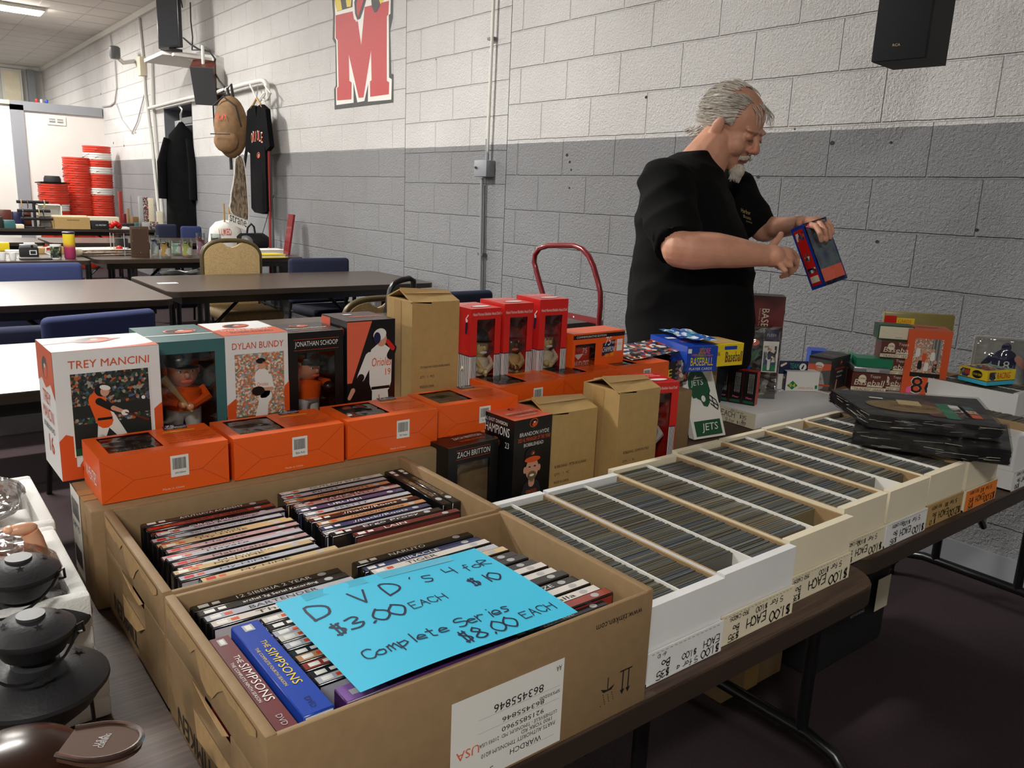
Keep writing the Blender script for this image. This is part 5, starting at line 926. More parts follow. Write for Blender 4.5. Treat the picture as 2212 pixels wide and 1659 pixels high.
def d_front(mb, f):
    fr, lf = f['front'], f['left']; W = .496
    def ft(t, x, y, w_, h_, m='ink', up=True, l=.0014):  # upside-down print, x,y = left/bottom as seen
        f2 = Fr(fr.p(x + w_, y + h_, 0), -fr.u, -fr.v); mb.text(f2, t, 0, 0, w_, h_, m, l)
    mb.rect(fr, .195, .004, .155, .108, 'white', .001)
    f2 = Fr(fr.p(.35, .112, 0), -fr.u, -fr.v)     # label frame turned upside down
    mb.barcode(f2, .03, .088 - .066 + .066 - .07, .0, .0) if 0 else None
    mb.barcode(Fr(fr.p(.235, .092, 0), fr.u, fr.v), 0, 0, .1, .018, seed=9, n=40)
    ft('863455846', .25, .08, .07, .01); ft('AA', .338, .098, .008, .007); ft('863455846', .262, .064, .06, .006); ft('9215855960', .262, .052, .06, .006); ft('USA', .202, .04, .03, .011, 'coral'); ft('LUTHERVILLE - TIMONIUM, MD  21093 USA', .232, .044, .11, .0055); ft('1900 YORK RD', .29, .0375, .045, .005)
    ft('PARTS AUTHORITY TIMONIUM #210', .235, .03, .105, .006); ft('WARDCH', .275, .018, .045, .007); ft('SP550200', .315, .07, .03, .004); ft('30', .24, .008, .012, .007)
    for y in (.062, .0785): mb.rect(fr, .23, y, .115, .0005, 'lgrey', .0013)
    mb.rect(fr, .3, .0165, .04, .0005, 'lgrey', .0013)
    ft('www.timken.com', .398, .128, .078, .009, l=.001)
    mb.limb(fr, .425, .042, .425, .058, .0015, .0015, 'ink', .001); mb.poly(fr, [(.413, .046), (.418, .04), (.432, .04), (.437, .046), (.425, .042)], 'ink', .001)
    for i in range(14): mb.rect(fr, .414 + (i * 7 % 22) * .001, .022 + i * .0011, .0014, .0014, 'ink', .001)
    for x in (.45, .46): mb.rect(fr, x, .03, .002, .028, 'ink', .001); mb.poly(fr, [(x - .003, .033), (x + .005, .033), (x + .001, .026)], 'ink', .0011)
    mb.rect(fr, .445, .058, .022, .0018, 'ink', .001)
    f3 = Fr(lf.p(.155, .032, 0), -lf.u, -lf.v); mb.text(f3, 'TIMKEN', 0, 0, .12, .026, 'ink', .001)
    mb.rect(lf, .19 - .03, .0, .0, .0, 'white', .001)
    mb.rect(lf, .2, .004, .07, .055, 'white', .0016); mb.barcode(lf, .21, .012, .05, .03, lift=.0019, seed=3)
def d_back(mb, f):
    lf = f['left']; f3 = Fr(lf.p(.165, .042, 0), -lf.u, -lf.v); mb.text(f3, 'TIMKEN', 0, 0, .13, .026, 'ink', .001)
    mb.rect(f['front'], 0, .0, .0, 0, 'ink', .001)
open_carton('front brown carton of movies under the blue price sheet', (-.6, .222, .741), .496, .306, .154, d_front)
open_carton('back brown carton of movies behind the blue-sheet carton', (-.915, .222, .741), .498, .298, .154, d_back)
# ---- movie cases
CASECOL = [(34, 30, 32), (206, 196, 188), (200, 150, 110), (196, 160, 160), (190, 190, 200), (214, 186, 140), (150, 60, 50), (60, 70, 110), (222, 214, 206), (110, 40, 44)]
CM = [M('case_print_%d' % i, c, .25, coat=.6) for i, c in enumerate(CASECOL)]
P['case'] = M('case_plastic', (20, 20, 22), .2, coat=.5); P['pages'] = M('case_sleeve', (170, 170, 168), .25, coat=.5)
TITLES = ['12 SIBERIA 2 YEAR', 'THE HEART OF THE CARDS', 'Serial Recording', 'My-HiME', 'Hayate', 'My-HiME', 'Tokyo Ghoul', 'My-HiME', 'Hayate', 'Pilot', 'Outlaw Star', 'My-HiME', 'Maburaho', 'My-HiME', 'Full Metal']
def case(label, x, y, z, w_, d_, h, spine, title, tcol='ink', rz=FX, group=None, lean=0, cat='movie case', name='movie_case', badge=None):
    """spine faces up; local x along the spine, local y its thickness"""
    t = thing(name, label, cat, (x, y, z), 0, group, rot=(0, 0, rz)); mb = MB(); mb.T = Matrix.Rotation(lean, 4, 'X')
    mb.rbox((0, 0, 0), (w_, d_, h), 'case', .0012, 1); fr = Fr((0, 0, h), (1, 0, 0), (0, 1, 0)); mb.rect(fr, .0025, .0012, w_ - .005, d_ - .0024, spine, .0003)
    ff = faces(w_, d_, h)['front']; mb.rect(ff, .003, .003, w_ - .006, h - .006, spine, .0003); fb = faces(w_, d_, h)['left']
    mb.rect(fr, .008, d_ * .25, .012, d_ * .5, badge or 'white', .0005); mb.rect(fr, .024, d_ * .3, .009, d_ * .4, 'orange2' if tcol == 'ink' else 'white', .0005)
    mb.text(fr, title, w_ * .28, d_ * .24, w_ * min(.5, .05 * len(title)), d_ * .5, tcol, .0006)
    mb.disc(fr, w_ * .86, d_ / 2, d_ * .4, d_ * .3, 'lgrey', .0005, n=12); mb.build('case', t); return t
TOP = .879; CB = .744
pos = ['back edge', 'second from back', 'third from back', 'fourth from back', 'fifth from back', 'sixth from back', 'seventh from back', 'eighth from back', 'ninth from back', 'tenth from back', 'eleventh from back', 'twelfth from back', 'thirteenth from back', 'fourteenth from back', 'front edge']
cn = ['black', 'off-white', 'tan', 'rose', 'pale grey', 'gold', 'red', 'blue', 'white', 'maroon']
lc = [0, 6, 0, 4, 4, 5, 5, 3, 3, 4, 3, 8, 5, 4, 5]; lt = ['AYUTHAYA ACADEMY', 'THE HEART OF THE CARDS', 'OROCHI', 'Serial Recordings', 'Serial Recordings', 'My-HiME', 'My-HiME', 'Hayate', 'Hayate', 'Hayate', 'Maburaho', 'Maburaho', 'My-HiME', 'My-HiME', 'My-HiME']
for i in range(15):
    x = -1.164 + i * .0148; case('%s movie spine in left column of back carton, %s' % (cn[lc[i]], pos[i]), x, .262 + .003 * (i % 4) - i * .0006 + (.02 if i > 13 else 0), CB, .19, .014, TOP - CB - .002 * (i % 3), CM[lc[i]], lt[i], 'ink' if lc[i] not in (0, 7) else 'white', group='movie cases in the back carton', badge='red' if i % 3 else None)
rc = [8, 4, 2, 0, 3, 7, 4, 2, 0, 2, 7, 4, 0, 9]; rt = ['OUTLAW STAR', 'PILOT', './/hack//ROOTS', 'PART II', 'TIMESTELLA', 'URUSEI', 'PRETTY', 'TERRA', './/hack//Roots', './/hack//Roots', './/hack//Roots', 'serial experiments', 'Ergo Proxy', 'LAIN']
for i in range(14):
    x = -1.178 + i * .0156; case('%s movie spine in right column of back carton, %s' % (cn[rc[i]], pos[i]), x, .474 - .002 * (i % 3) + (.03 if i > 12 else 0), CB, .19 if i < 13 else .185, .0145, TOP - CB - .0015 * (i % 4), CM[rc[i]], rt[i], 'ink' if rc[i] not in (0, 7, 9) else 'white', group='movie cases in the back carton', badge='red' if i == 1 else None)
for j in range(2):
    t = case(['thick black box set at the right wall of back carton', 'second thick black box set against the carton wall'][j], -1.195 + .015 * j, .676 + j * .018 + .017, CB, .19, .017, .136, 'black', 'HIGH MINER SILVER COLLECTION', 'kraft2', rz=0, group=None); t.rotation_euler = (0, 0, -.0)
    t.location = (-1.195, .672 + j * .0185, CB)
# front carton: top row, left small column, right column, box sets
tr = [(0, '12 SIBERIA 2 YEAR', 'white'), (0, 'archel 2g Serial Recording', 'white'), (4, 'BARTENDER', 'ink'), (8, 'The Coffin', 'ink')]
for i, (c, tt, tc) in enumerate(tr):
    case('%s movie spine at the back left of front carton, %s' % (cn[c], ['against back wall', 'second row', 'third row', 'fourth row'][i]), -.883 + i * .016, .247 + .002 * i, CB, .19, .0148, TOP - CB, CM[c], tt, tc, group='movie cases in the front carton')
tr2 = [(2, 'Bartender', 'ink'), (0, 'NARUTO', 'white'), (8, 'Animated 6 episodes', 'ink'), (7, 'Ghost', 'white'), (8, 'CLOSED', 'ink'), (2, 'Boss Level', 'ink')]
right = [(0, 'NARUTO', 'white'), (7, 'MIRACLE', 'white'), (8, 'TIGER', 'ink'), (4, 'LAND', 'ink'), (5, 'Counterpart', 'ink'), (0, 'DEN', 'white'), (0, 'PRESTIGE', 'white'), (0, 'Circle', 'white'), (8, 'OY', 'ink'), (8, 'IVES', 'ink'), (0, 'FURY', 'white'), (0, 'THE BRONZE', 'white'), (8, 'Tootsie', 'ink'), (8, 'Cinderella', 'ink'), (6, 'RED', 'white')]
for i, (c, tt, tc) in enumerate(right):
    x = -.886 + i * .0172; y1 = .648 + .047 * i / 14
    case('%s movie spine at right of the blue sheet, %s' % (cn[c], pos[i]), x, y1 - .19, CB, .19, .0155, TOP - CB - .002 * (i % 2), CM[c], tt, tc, group='movie cases in the front carton')
mid = [8, 0, 4, 8, 4, 0, 2, 6, 0, 4]
for i, c in enumerate(mid):
    x = -.812 + i * .0158; case('%s movie spine right of the blue box set, %s' % (cn[c], pos[i]), x, .303, CB, .15, .0148, TOP - CB - .001 * (i % 3), CM[c], ['The Coffin', 'COMET', 'HUNTER', 'NIGHT', 'YETI', 'ROAD', 'GLADYS', 'INFERNO', 'PARKER', 'STONE'][i], 'ink' if c not in (0, 6) else 'white', group='movie cases in the front carton')
def simp(label, x0, y0, w_, th, m, m2, season, tcol, hz):
    t = thing('box_set', label, 'box set', (x0, y0, CB), 0); mb = MB(); mb.rbox((0, 0, 0), (w_, th, hz), m, .0012, 1); mb.rect(Fr((0, 0, 0), (1, 0, 0), (0, 0, 1)), .002, .002, w_ - .004, hz - .004, m, .0004); fr = Fr((0, 0, hz), (1, 0, 0), (0, 1, 0)); mb.rect(fr, .001, .001, w_ - .002, th - .002, m, .0003)
    mb.rect(fr, .006, th * .3, .014, th * .36, 'lgrey', .0006); mb.rect(fr, .008, th * .38, .01, th * .2, m2, .0008)
    f2 = fr; mb.text(f2, 'THE', w_ * .24, th * .48, .016, .006, tcol, .0009, .1); mb.text(f2, 'SIMPSONS', w_ * .34, th * .42, .074, .0095, tcol, .0009, .1); mb.text(f2, season, w_ * .3, th * .16, w_ * .42, .0035, tcol, .0008); mb.text(f2, 'DVD', w_ * .86, th * .38, .018, .006, 'lgrey' if m == 'darkred' else 'navy', .0008)
    mb.rect(f2, w_ * .16, th * .3, .012, .0, tcol, .0004); mb.build('slipcase', t)
    mb = MB(); mb.box((w_ - .0005, .002, .002), (w_ + .001, th - .002, hz - .002), m2); mb.box((.002, -.0008, .004), (w_ - .002, 0, hz * .96), m2) if 0 else None; mb.build('inner_tray', t); return t
simp('maroon television box set against the carton left wall', -.803, .2385, .19, .022, 'darkred', 'white', 'THE COMPLETE NINTH SEASON', 'white', .141)
simp('blue television box set beside the maroon one', -.803, .263, .19, .031, 'blue', 'white', 'THE COMPLETE FOURTH SEASON', 'yellow', .149)
t = thing('box_set', 'purple box set standing along the front carton wall', 'box set', (-.6205, .31, CB), FX - .0); mb = MB(); mb.rbox((0, 0, 0), (.21, .028, .141), 'dpurple', .0012, 1); fr = Fr((0, 0, .141), (1, 0, 0), (0, 1, 0)); mb.rect(fr, .001, .001, .045, .026, 'purple', .0004); mb.rect(fr, .01, .008, .016, .009, 'lgrey', .0006); mb.build('slipcase', t)
case('long dark movie spine along the front wall right of the purple set', -.633, .525, CB, .15, .014, .13, CM[0], 'STRANGE', 'white')
# ---- blue price sheet
t = thing('price_sheet', 'bright blue paper sheet with handwritten movie prices', 'sign', (-.61, .319, .8975), FX); mb = MB()
n_ = 16
vs_ = [(.28 * i / n_, .207 * j / n_, .0012 + .004 * math.sin(PI * j / n_) * (i / n_) * .6 + .002 * math.sin(5 * i / n_)) for i in range(n_ + 1) for j in range(n_ + 1)]
def hsh(x, y): return .0012 + .004 * math.sin(PI * y / .207) * (x / .28) * .6 + .002 * math.sin(5 * x / .28)
mb.add(vs_, [(i * (n_ + 1) + j, (i + 1) * (n_ + 1) + j, (i + 1) * (n_ + 1) + j + 1, i * (n_ + 1) + j + 1) for i in range(n_) for j in range(n_)], 'cyan', True); mb.build('sheet', t)
fr = Fr((0, 0, 0), (1, 0, 0), (0, 1, 0)); ik = M('marker', (28, 30, 60), .5)
def hline(*items):
    mk = MB()
    for tx, x, y, sz, lw, ad in items: mk.hand(fr, tx, x, y, sz, ik, lw, 0, adv=ad)
    mk.v = [V((p.x, p.y, hsh(p.x, p.y) + .0006)) for p in mk.v]; mk.build('handwriting', t)
hline(("D", .02, .142, .034, .09, .85), ("V", .075, .147, .03, .09, .85), ("D", .115, .145, .03, .09, .85), ("'", .152, .155, .02, .09, .85), ("s", .168, .15, .028, .07, .85))
hline(("4", .205, .155, .02, .09, .85), ("foR", .23, .153, .018, .09, .75))
hline(("$10", .212, .112, .022, .11, .9))
hline(("$3.00", .024, .1, .026, .1, .78), ("EACH", .122, .104, .0145, .1, .85))
hline(("Complete Series", .03, .042, .0175, .1, .78))
hline(("$8.00", .13, .012, .022, .1, .78), ("EACH", .218, .02, .0145, .1, .85))
mb = MB(); mb.T = Matrix.Translation((0, 0, .0)); mb.add([(x, y, hsh(x, y) + .0004) for x, y in ((.03, .19), (.11, .19), (.11, .207), (.03, .207))], [(0, 1, 2, 3)], M('clear_tape', (88, 184, 214), .15)); mb.add([(x, y, hsh(x, y) + .0004) for x, y in ((.13, .19), (.235, .19), (.235, .207), (.13, .207))], [(0, 1, 2, 3)], 'clear_tape' if 0 else MATS['clear_tape']); mb.build('tape', t)
# ================================================================ TRADING-CARD BOXES
TONES = [(84, 84, 76), (74, 79, 82), (94, 89, 73), (81, 75, 64), (97, 98, 94), (68, 72, 70), (104, 97, 74), (79, 86, 94), (112, 113, 106)]
SM = [M('card_sleeve_%d' % i, c, .4, spec=.35) for i, c in enumerate(TONES)]
def card_mesh(mi):
    mb = MB(); mb.box((0, 0, 0), (.072, .0034, .092), SM[mi]); mb.box((.003, -.0002, .003), (.069, .0036, .0925), SM[(mi + 3) % 9]); return mb
protos = []
CARDN = [0]; STUFF = MB()
def card_box(label, x1, y0, w_, L_, zt=.853, body='whiteboard', lid='whiteboard', lines=None, lidh=.048, ind=False, gap=(0, 0), paper=None, seed=1, fill=.97, lidx=.012, kraft='kraft2'):
    """long axis along -x; printed end faces +x"""
    t = thing('card_box', label, 'card box', (x1, y0, .741), FX); H = zt - .741; mb = MB(); W, D = w_, L_; th = .004
    mb.box((0, 0, .004), (W, .014, H), body); mb.box((0, D - .014, .004), (W, D, H), body); mb.box((0, .014, .004), (W, D - .014, .007), kraft)
    for x in (0, W - th):
        mb.box((x, .014, .004), (x + th, D - .014, H - .003), body, dict(right='kraft' if x == 0 else body, left='kraft' if x else body, top=kraft))
    cbd = mb.build('body', t)
    mb = MB(); mb.box((W / 2 - .0015, .0142, .006), (W / 2 + .0015, D - .0142, H - .0035), 'white'); mb.build('divider', cbd)
    mb = MB(); e = .0025; k = .0022
    mb.box((-k, -e - lidx * .2, 0), (W + k, D + e, .0035), lid); mb.box((-k, -e - k, 0), (W + k, -e, lidh), lid); mb.box((-k, D + e, 0), (W + k, D + e + k, lidh), lid); mb.box((-k, -e, 0), (0, D + e, lidh), lid, dict(top=kraft)); mb.box((W, -e, 0), (W + k, D + e, lidh), lid, dict(top=kraft))
    fr = Fr((0, -e - k, 0), (1, 0, 0), (0, 0, 1))
    if paper: mb.rect(fr, 0, .001, W, lidh - .003, paper, .0004)
    for i in range(int(W / .009)): mb.rect(fr, .004 + i * .009, lidh - .0035, .005, .0008, 'kraft', .0007)
    f2 = Fr(fr.p(W, lidh, 0), -fr.u, -fr.v)
    for (s_, x, y, sz) in (lines or []): mb.hand(f2, s_, x, lidh - y - sz, sz, 'ink', .13, .0009, adv=.8)
    mb.build('lid', t)
    # the sleeved cards
    rnd = random.Random(seed)
    for row in (0, 1):
        x0 = th + .0015 + row * (W / 2 - .001) + .001; wd = W / 2 - .0065; y = .0155 + gap[row]; end = D - .016 - (1 - fill) * D * (row + .3)
        step = .0044
        while y < end:
            mi = rnd.randrange(9); hz = .092 + rnd.uniform(-.0012, .0006)
            if ind and CARDN[0] < 300:
                CARDN[0] += 1; key = (mi, round(wd, 4))
                if key not in CMESH:
                    m2 = MB(); m2.box((0, 0, 0), (wd, .0038, .0965), SM[mi]); m2.box((.002, .0008, .096), (wd - .002, .003, .0969), SM[(mi + 3) % 9]); o = m2.build('sleeved_card'); tag(o, 'trading card in a clear sleeve standing on edge in the near card boxes', 'card', 'sleeved cards standing in the near card boxes'); CMESH[key] = o
                else: o = CMESH[key].copy(); COL.objects.link(o)
                o.location = (x1 - y - .001, y0 + x0, .7495 + (hz - .092)); o.rotation_euler = (-.05, 0, FX)
            else:
                STUFF.T = Matrix.Translation((x1, y0, .749)) @ Matrix.Rotation(FX, 4, 'Z') @ Matrix.Translation((x0, y, hz - .092)) @ Matrix.Rotation(-.05, 4, 'X')
                STUFF.box((0, 0, 0), (wd, .0038, .0965), SM[mi], dict(bot=None))
            y += step * rnd.uniform(.93, 1.12)
    return t
CMESH = {}
std = lambda w_: [('$1.00', .012, .006, .014), ('EACH', .012, .024, .013), ('5 for $1.00', .075, .008, .0085), ('$35', w_ - .055, .007, .011), ('Box', w_ - .05, .022, .011), ('350 CARDS', w_ - .09, .037, .006)]
def ln(w_, a='$1.00', b='EACH', c='5 for $1.00', d='$35 Box'):
    k = w_ / .17
    return [(a, .005, .003, .0165 * k), (b, .068 * k, .012, .0145 * k), (c, .03, .031, .009), (d.split()[0], w_ - .042, .003, .011), (d.split()[-1], w_ - .04, .017, .010), ('350 CARDS', w_ - .062, .036, .0065)]
card_box('all-white card box nearest the movie cartons', -.622, .742, .152, .405, lines=[('$1.00', .004, .003, .0125), ('EACH', .006, .019, .011), ('5 for a', .052, .003, .0085), ('$1.00', .055, .016, .0095), ('$35', .11, .004, .0115), ('Box', .112, .019, .011), ('6-10', .12, .036, .006)], ind=True, seed=1)
card_box('second card box from the cartons, cream lid', -.628, .902, .178, .40, body='whiteboard', lid='cream', lines=ln(.178), ind=True, gap=(.03, .002), seed=2)
card_box('third card box, all cream, at the table corner', -.645, 1.088, .19, .405, body='cream', lid='cream', lines=ln(.19, d='$35 Box'), gap=(.01, .05), seed=3, fill=.97)
card_box('fourth card box, first over the far table', -.672, 1.296, .152, .395, body='cream', lid='cream', lines=ln(.152, c='5 for $1.00', d='$35'), seed=4)
card_box('fifth card box, white lid crisply lettered', -.672, 1.458, .158, .398, body='cream', lid='whiteboard', lines=ln(.158, d='$35 Box'), gap=(.05, .03), seed=5)
card_box('sixth card box, with plain brown lower lid', -.675, 1.626, .16, .40, body='cream', lid='kraft_lite', lines=ln(.16, '$2.00', 'EACH', '5 for $8', '$70 Box'), seed=6, fill=.93)
card_box('seventh card box, with orange price strip under black sheets', -.672, 1.795, .158, .40, body='cream', lid='cream', paper='orange_paper' if 0 else M('orange_paper', (240, 130, 40), .6), lines=ln(.158, '$3.00', 'EACH', '5 for $12', '$95'), seed=7)
card_box('white card box farthest right near the frame edge', -.668, 2.035, .17, .41, zt=.872, body='whiteboard', lid='whiteboard', lines=ln(.17, '$.50', '5 for', '$1.00', '$30 Box'), seed=8)
# ---- closed lidded boxes behind (on the far table)
t = thing('card_box', 'closed white lidded box lettered EACH under the small team boxes', 'card box', (-1.305, 1.945, .741), 0)
fd = V((-.1, 0, 0)); t.rotation_euler.z = -.06
t.location = (-1.468, 1.952, .741)
mb = MB(); mb.box((.004, .006, 0), (.158, .43, .03), 'whiteboard'); mb.build('body', t)
mb = MB(); mb.rbox((0, 0, .002), (.163, .437, .047), 'whiteboard', .002, 2); fr = faces(.163, .437, .047)['front']; mb.rect(fr, .001, .001, .161, .045, 'cream', .0003)
mb.hand(fr, 'EACH', .035, .017, .016, 'ink', .11); mb.hand(fr, '$35', .105, .022, .01, 'ink', .13); mb.hand(fr, 'Box', .115, .009, .01, 'ink', .13); mb.hand(fr, '5 for $1.00', .055, .003, .009, 'ink', .13); mb.hand(fr, '150 Cards', .07, .035, .007, 'ink', .12); mb.hand(fr, '00', .004, .024, .012, 'ink', .12); mb.build('lid', t)
closed_carton('white lidded box under the orange fan-photo box', -1.27, 2.42, .741, -1.04, 2.88, .788, 'whiteboard', name='card_box')
closed_carton('white lidded box under the brown card-set stack', -1.49, 2.405, .741, -1.275, 2.9, .788, 'whiteboard', name='card_box')
card_box('open white card box at the far right behind black sheets', -.90, 2.675, .17, .3, zt=.85, lidh=.04, seed=11, fill=.9)
card_box('open card box with blue-edged cards behind the black sheets', -.69, 2.22, .17, .34, zt=.84, seed=12, body='whiteboard')
STUFF.T = Matrix.Identity(4); so = STUFF.build('sleeved_cards'); tag(so, 'rows of sleeved trading cards filling the farther card boxes', 'cards'); so['kind'] = 'stuff'
# ================================================================ SMALL BOXES ON THE FAR TABLE
def pbox(label, p0, p1, z, D, H, m, deco=None, mats=None, name='small_box', cat='box', tilt=None, win=None, rot=None, **kw):
    """front-left to front-right corners on the ground"""
    p0, p1 = V((p0[0], p0[1], 0)), V((p1[0], p1[1], 0)); d = p1 - p0
    t = thing(name, label, cat, (p0.x, p0.y, z), math.atan2(d.y, d.x)); W = d.length
    if rot: t.rotation_euler = (rot[0], rot[1], math.atan2(d.y, d.x))
    shell(t, W, D, H, m, win=win(W) if win else None, deco=(lambda mb, f: deco(mb, f, W)) if deco else None, mats=mats, flap=False, **kw); return t
closed_carton('brown carton under the opened wax boxes', -1.62, 1.665, .741, -1.40, 1.87, .93); closed_carton('brown carton below the yellow and pink box', -1.66, 1.94, .741, -1.505, 2.12, .93)
closed_carton('small brown carton beside the helmet placards', -1.56, 1.86, .899 - .158, -1.405 + .02, 1.93, .85) if 0 else None
def d_ple(mb, f, W):
    fr = f['front']; mb.text(fr, 'PLE', .01, .02, .06, .022, 'yellow', .0008)
    for j in range(4): mb.text(fr, 'COLLECTOR CARD', .085, .05 - j * .012, .04, .005, 'white', .0008)
    mb.rect(fr, W - .055, .004, .048, .058, 'mix', .0008)
pbox('open black display box left of the blue wax box', (-1.355, 1.555), (-1.37, 1.70), .899, .11, .062, 'black', d_ple, mats=dict(top=None))
P['mixp'] = P['mix']
t = thing('box_lid_flap', 'bent black flap with photo print on the black display box', 'flap', (-1.39, 1.56, .972)); mb = MB(); mb.T = Matrix.Rotation(.12, 4, 'Y') @ Matrix.Rotation(.05, 4, 'X'); mb.box((-.11, -.06, 0), (.0, .13, .002), 'black', dict(top='mix')); mb.build('flap', t)
def d_score(mb, f, W):
    fr, tp = f['front'], f['top']; mb.poly(fr, [(.02, .03), (W * .5, .07), (W - .03, .03)], 'teal', .0005); mb.text(fr, 'BASEBALL', W * .13, .016, W * .74, .022, 'yellow', .001); mb.text(fr, 'SCORE', W * .38, .048, W * .36, .016, 'coral', .001, .1); mb.text(fr, '1989 Major League', W * .15, .04, W * .7, .008, 'coral', .001); mb.text(fr, 'PLAYER CARDS', W * .1, .004, W * .75, .007, 'white', .001); mb.rect(fr, W * .02, .05, W * .12, .012, 'white', .0008)
    mb.text(tp, 'SCORE', W * .2, .06, W * .5, .02, 'coral', .001); mb.rect(tp, W * .1, .12, W * .3, .02, 'white', .0008); mb.rect(f['left'], .01, .02, .05, .03, 'white', .0008); mb.text(f['left'], 'SCORE', .07, .02, .05, .02, 'coral', .001)
pbox('blue opened wax box lettered BASEBALL', (-1.352, 1.668), (-1.322, 1.757), .931, .2, .068, 'blue', d_score, rot=(0, 0))
mb = MB(); mb.T = Matrix.Translation((-1.375, 1.70, 1.0)) @ Matrix.Rotation(1.2, 4, 'Z'); rnd = random.Random(2); vs_ = [(.09 * i / 8, .18 * j / 8, .008 + .006 * rnd.random()) for i in range(9) for j in range(9)]; mb.add(vs_, [(i * 9 + j, (i + 1) * 9 + j, (i + 1) * 9 + j + 1, i * 9 + j + 1) for i in range(8) for j in range(8)], ramp_mat('torn_blue_wrap', [(30, 70, 160), (200, 206, 220), (40, 90, 180), (60, 130, 160)], 60)); tag(mb.build('torn_wrapper'), 'torn blue and white cardboard lid on the blue wax box', 'wrapper')
def d_don(mb, f, W):
    fr, lf = f['front'], f['left']; mb.text(fr, 'Baseball', W * .35, .01, W * .62, .03, 'red', .001); mb.text(fr, 'Baseball', W * .36, .012, W * .6, .028, 'dgreen', .0012); mb.rect(fr, W * .3, .046, W * .45, .01, 'blue', .0008); mb.text(fr, '36', W * .03, .03, W * .12, .012, 'ink', .001); mb.text(lf, 'DONRUSS', .05, .04, .05, .012, 'blue', .001); mb.rect(lf, .12, .03, .03, .02, 'mix', .0008)
    mb.rect(f['top'], .006, .01, W - .012, .17, 'kraft_lite', .0006)
pbox('yellow opened wax box with green and red lettering', (-1.36, 1.80), (-1.343, 1.90), .931, .2, .062, 'yellow', d_don)
def d_ry(mb, f, W): mb.rect(f['front'], 0, .04, W, .03, 'coral', .0006); mb.rect(f['top'], .01, .01, W - .02, .14, 'mix', .0006); mb.text(f['front'], 'FOOTBALL CARDS', W * .2, .02, W * .6, .01, 'red', .001)
pbox('yellow and pink box behind the yellow wax box', (-1.54, 1.945), (-1.51, 2.075), .931, .12, .075, 'yellow', d_ry, rot=(.0, 0))
closed_carton('brown carton below the yellow and pink box', -1.66, 1.955 + .07, .741, -1.50, 2.12, .898) if 0 else None
mb = MB(); mb.add([(0, 0, 0), (.03, .02, 0), (.02, .015, .035)], [(0, 1, 2)], 'cream'); tag(mb.build('paper_scrap', None, (-1.55, 1.96, 1.007)), 'little upright paper scrap on top of the pink box', 'paper')
# tall shrink-wrapped card set with blister pack
def d_mar(mb, f, W):
    fr, rt = f['front'], f['right']; mb.rect(fr, .004, .03, W - .008, .265, 'darkred', .0005)
    f2 = Fr(fr.p(.012, .27, 0), -fr.v, fr.u); mb.text(f2, 'BASEBALL', 0, .02, .12, .022, 'cream', .001); mb.text(f2, 'Donruss Trading Cards', 0, .01, .1, .006, 'gold', .001); f3 = Fr(rt.p(0, 0), rt.u, rt.v)
    mb.text(rt, 'BASEBALL', .005, .2, .065, .022, 'cream', .001); mb.poly(rt, [(.02, .29), (.005, .265), (.03, .21)], 'pink', .002); mb.hand(rt, '$25', .006, .255, .01, 'ink', .2, .0026)
    for k in range(3): mb.rect(fr, .01, .1 - k * .02, .012, .012, 'cream', .001)
pbox('tall maroon shrink-wrapped card set with pink price flag', (-1.505, 2.15), (-1.43, 2.215), .789, .075, .31, 'maroonbox', d_mar)
t = thing('blister_pack', 'clear blister pack with black card and ball player photo', 'blister pack', (-1.46, 2.075, .789)); t.rotation_euler = (-.06, 0, .85)
W, H = .105, .225
mb = MB(); mb.box((0, 0, 0), (W, .002, H), 'filmd'); mb.rbox((.0, -.022, .02), (W, 0, H), 'film', .004); mb.build('plastic_shell', t)
mb = MB(); mb.box((.006, -.012, .085), (W * .5, -.008, H - .02), 'black'); fr = Fr((.006, -.0125, .085), (1, 0, 0), (0, 0, 1)); mb.disc(fr, .02, .09, .014, .01, 'coral', .0004); mb.poly(fr, [(.002, .02), (.04, .05), (.04, .07), (.002, .06)], 'dgreen', .0004); mb.rect(fr, .004, .006, .01, .01, 'blue', .0006)
mb.box((W * .5, -.014, .085), (W - .006, -.01, H - .045), 'white'); fr = Fr((W * .5, -.0145, .085), (1, 0, 0), (0, 0, 1)); mb.rect(fr, .003, .003, .038, .078, 'mix', .0004); mb.rect(fr, .003, .003, .038, .02, 'green', .0006); mb.limb(fr, .02, .01, .02, .04, .008, .01, 'white', .0008); mb.limb(fr, .02, .045, .02, .06, .012, .01, 'navy', .0009); mb.disc(fr, .022, .069, .004, .005, 'skin', .001)
mb.box((W * .55, -.012, H - .04), (W - .008, -.008, H - .01), 'navy'); mb.text(Fr((W * .55, -.0125, H - .04), (1, 0, 0), (0, 0, 1)), 'FLEER', .004, .01, .028, .008, 'lgrey', .0005); mb.build('cards', t)
# three black and red boxes
def d_tri(mb, f, W):
    f2 = Fr(f['front'].p(W * .3, .095, 0), -f['front'].v, f['front'].u)
    for j in range(4): mb.text(f2, 'Officially licensed product of the league', 0, .003 + j * .0045, .06, .003, 'white', .0008)
    mb.text(f['front'], 'Fleer', W * .3, .018, W * .5, .006, 'pink', .0008); mb.rect(f['front'], W * .1, .004, W * .8, .008, 'dgreen', .0008); mb.rect(f['top'], .001, .001, W - .002, .03, 'red', .0005); mb.text(f['right'], 'BOX', .006, .06, .02, .01, 'coral', .0008)
for i, nm in enumerate(('left of the three black boxes with red tops', 'middle of the three black boxes with red tops', 'right of the three black boxes with red sides')):
    a = V((-1.478, 1.975)); b = V((-1.366, 2.018)); p0 = a.lerp(b, i / 3); p1 = a.lerp(b, (i + .96) / 3); pbox(nm, p0, p1, .789, .034, .102, 'black', d_tri, mats=dict(right='red', top='red'))
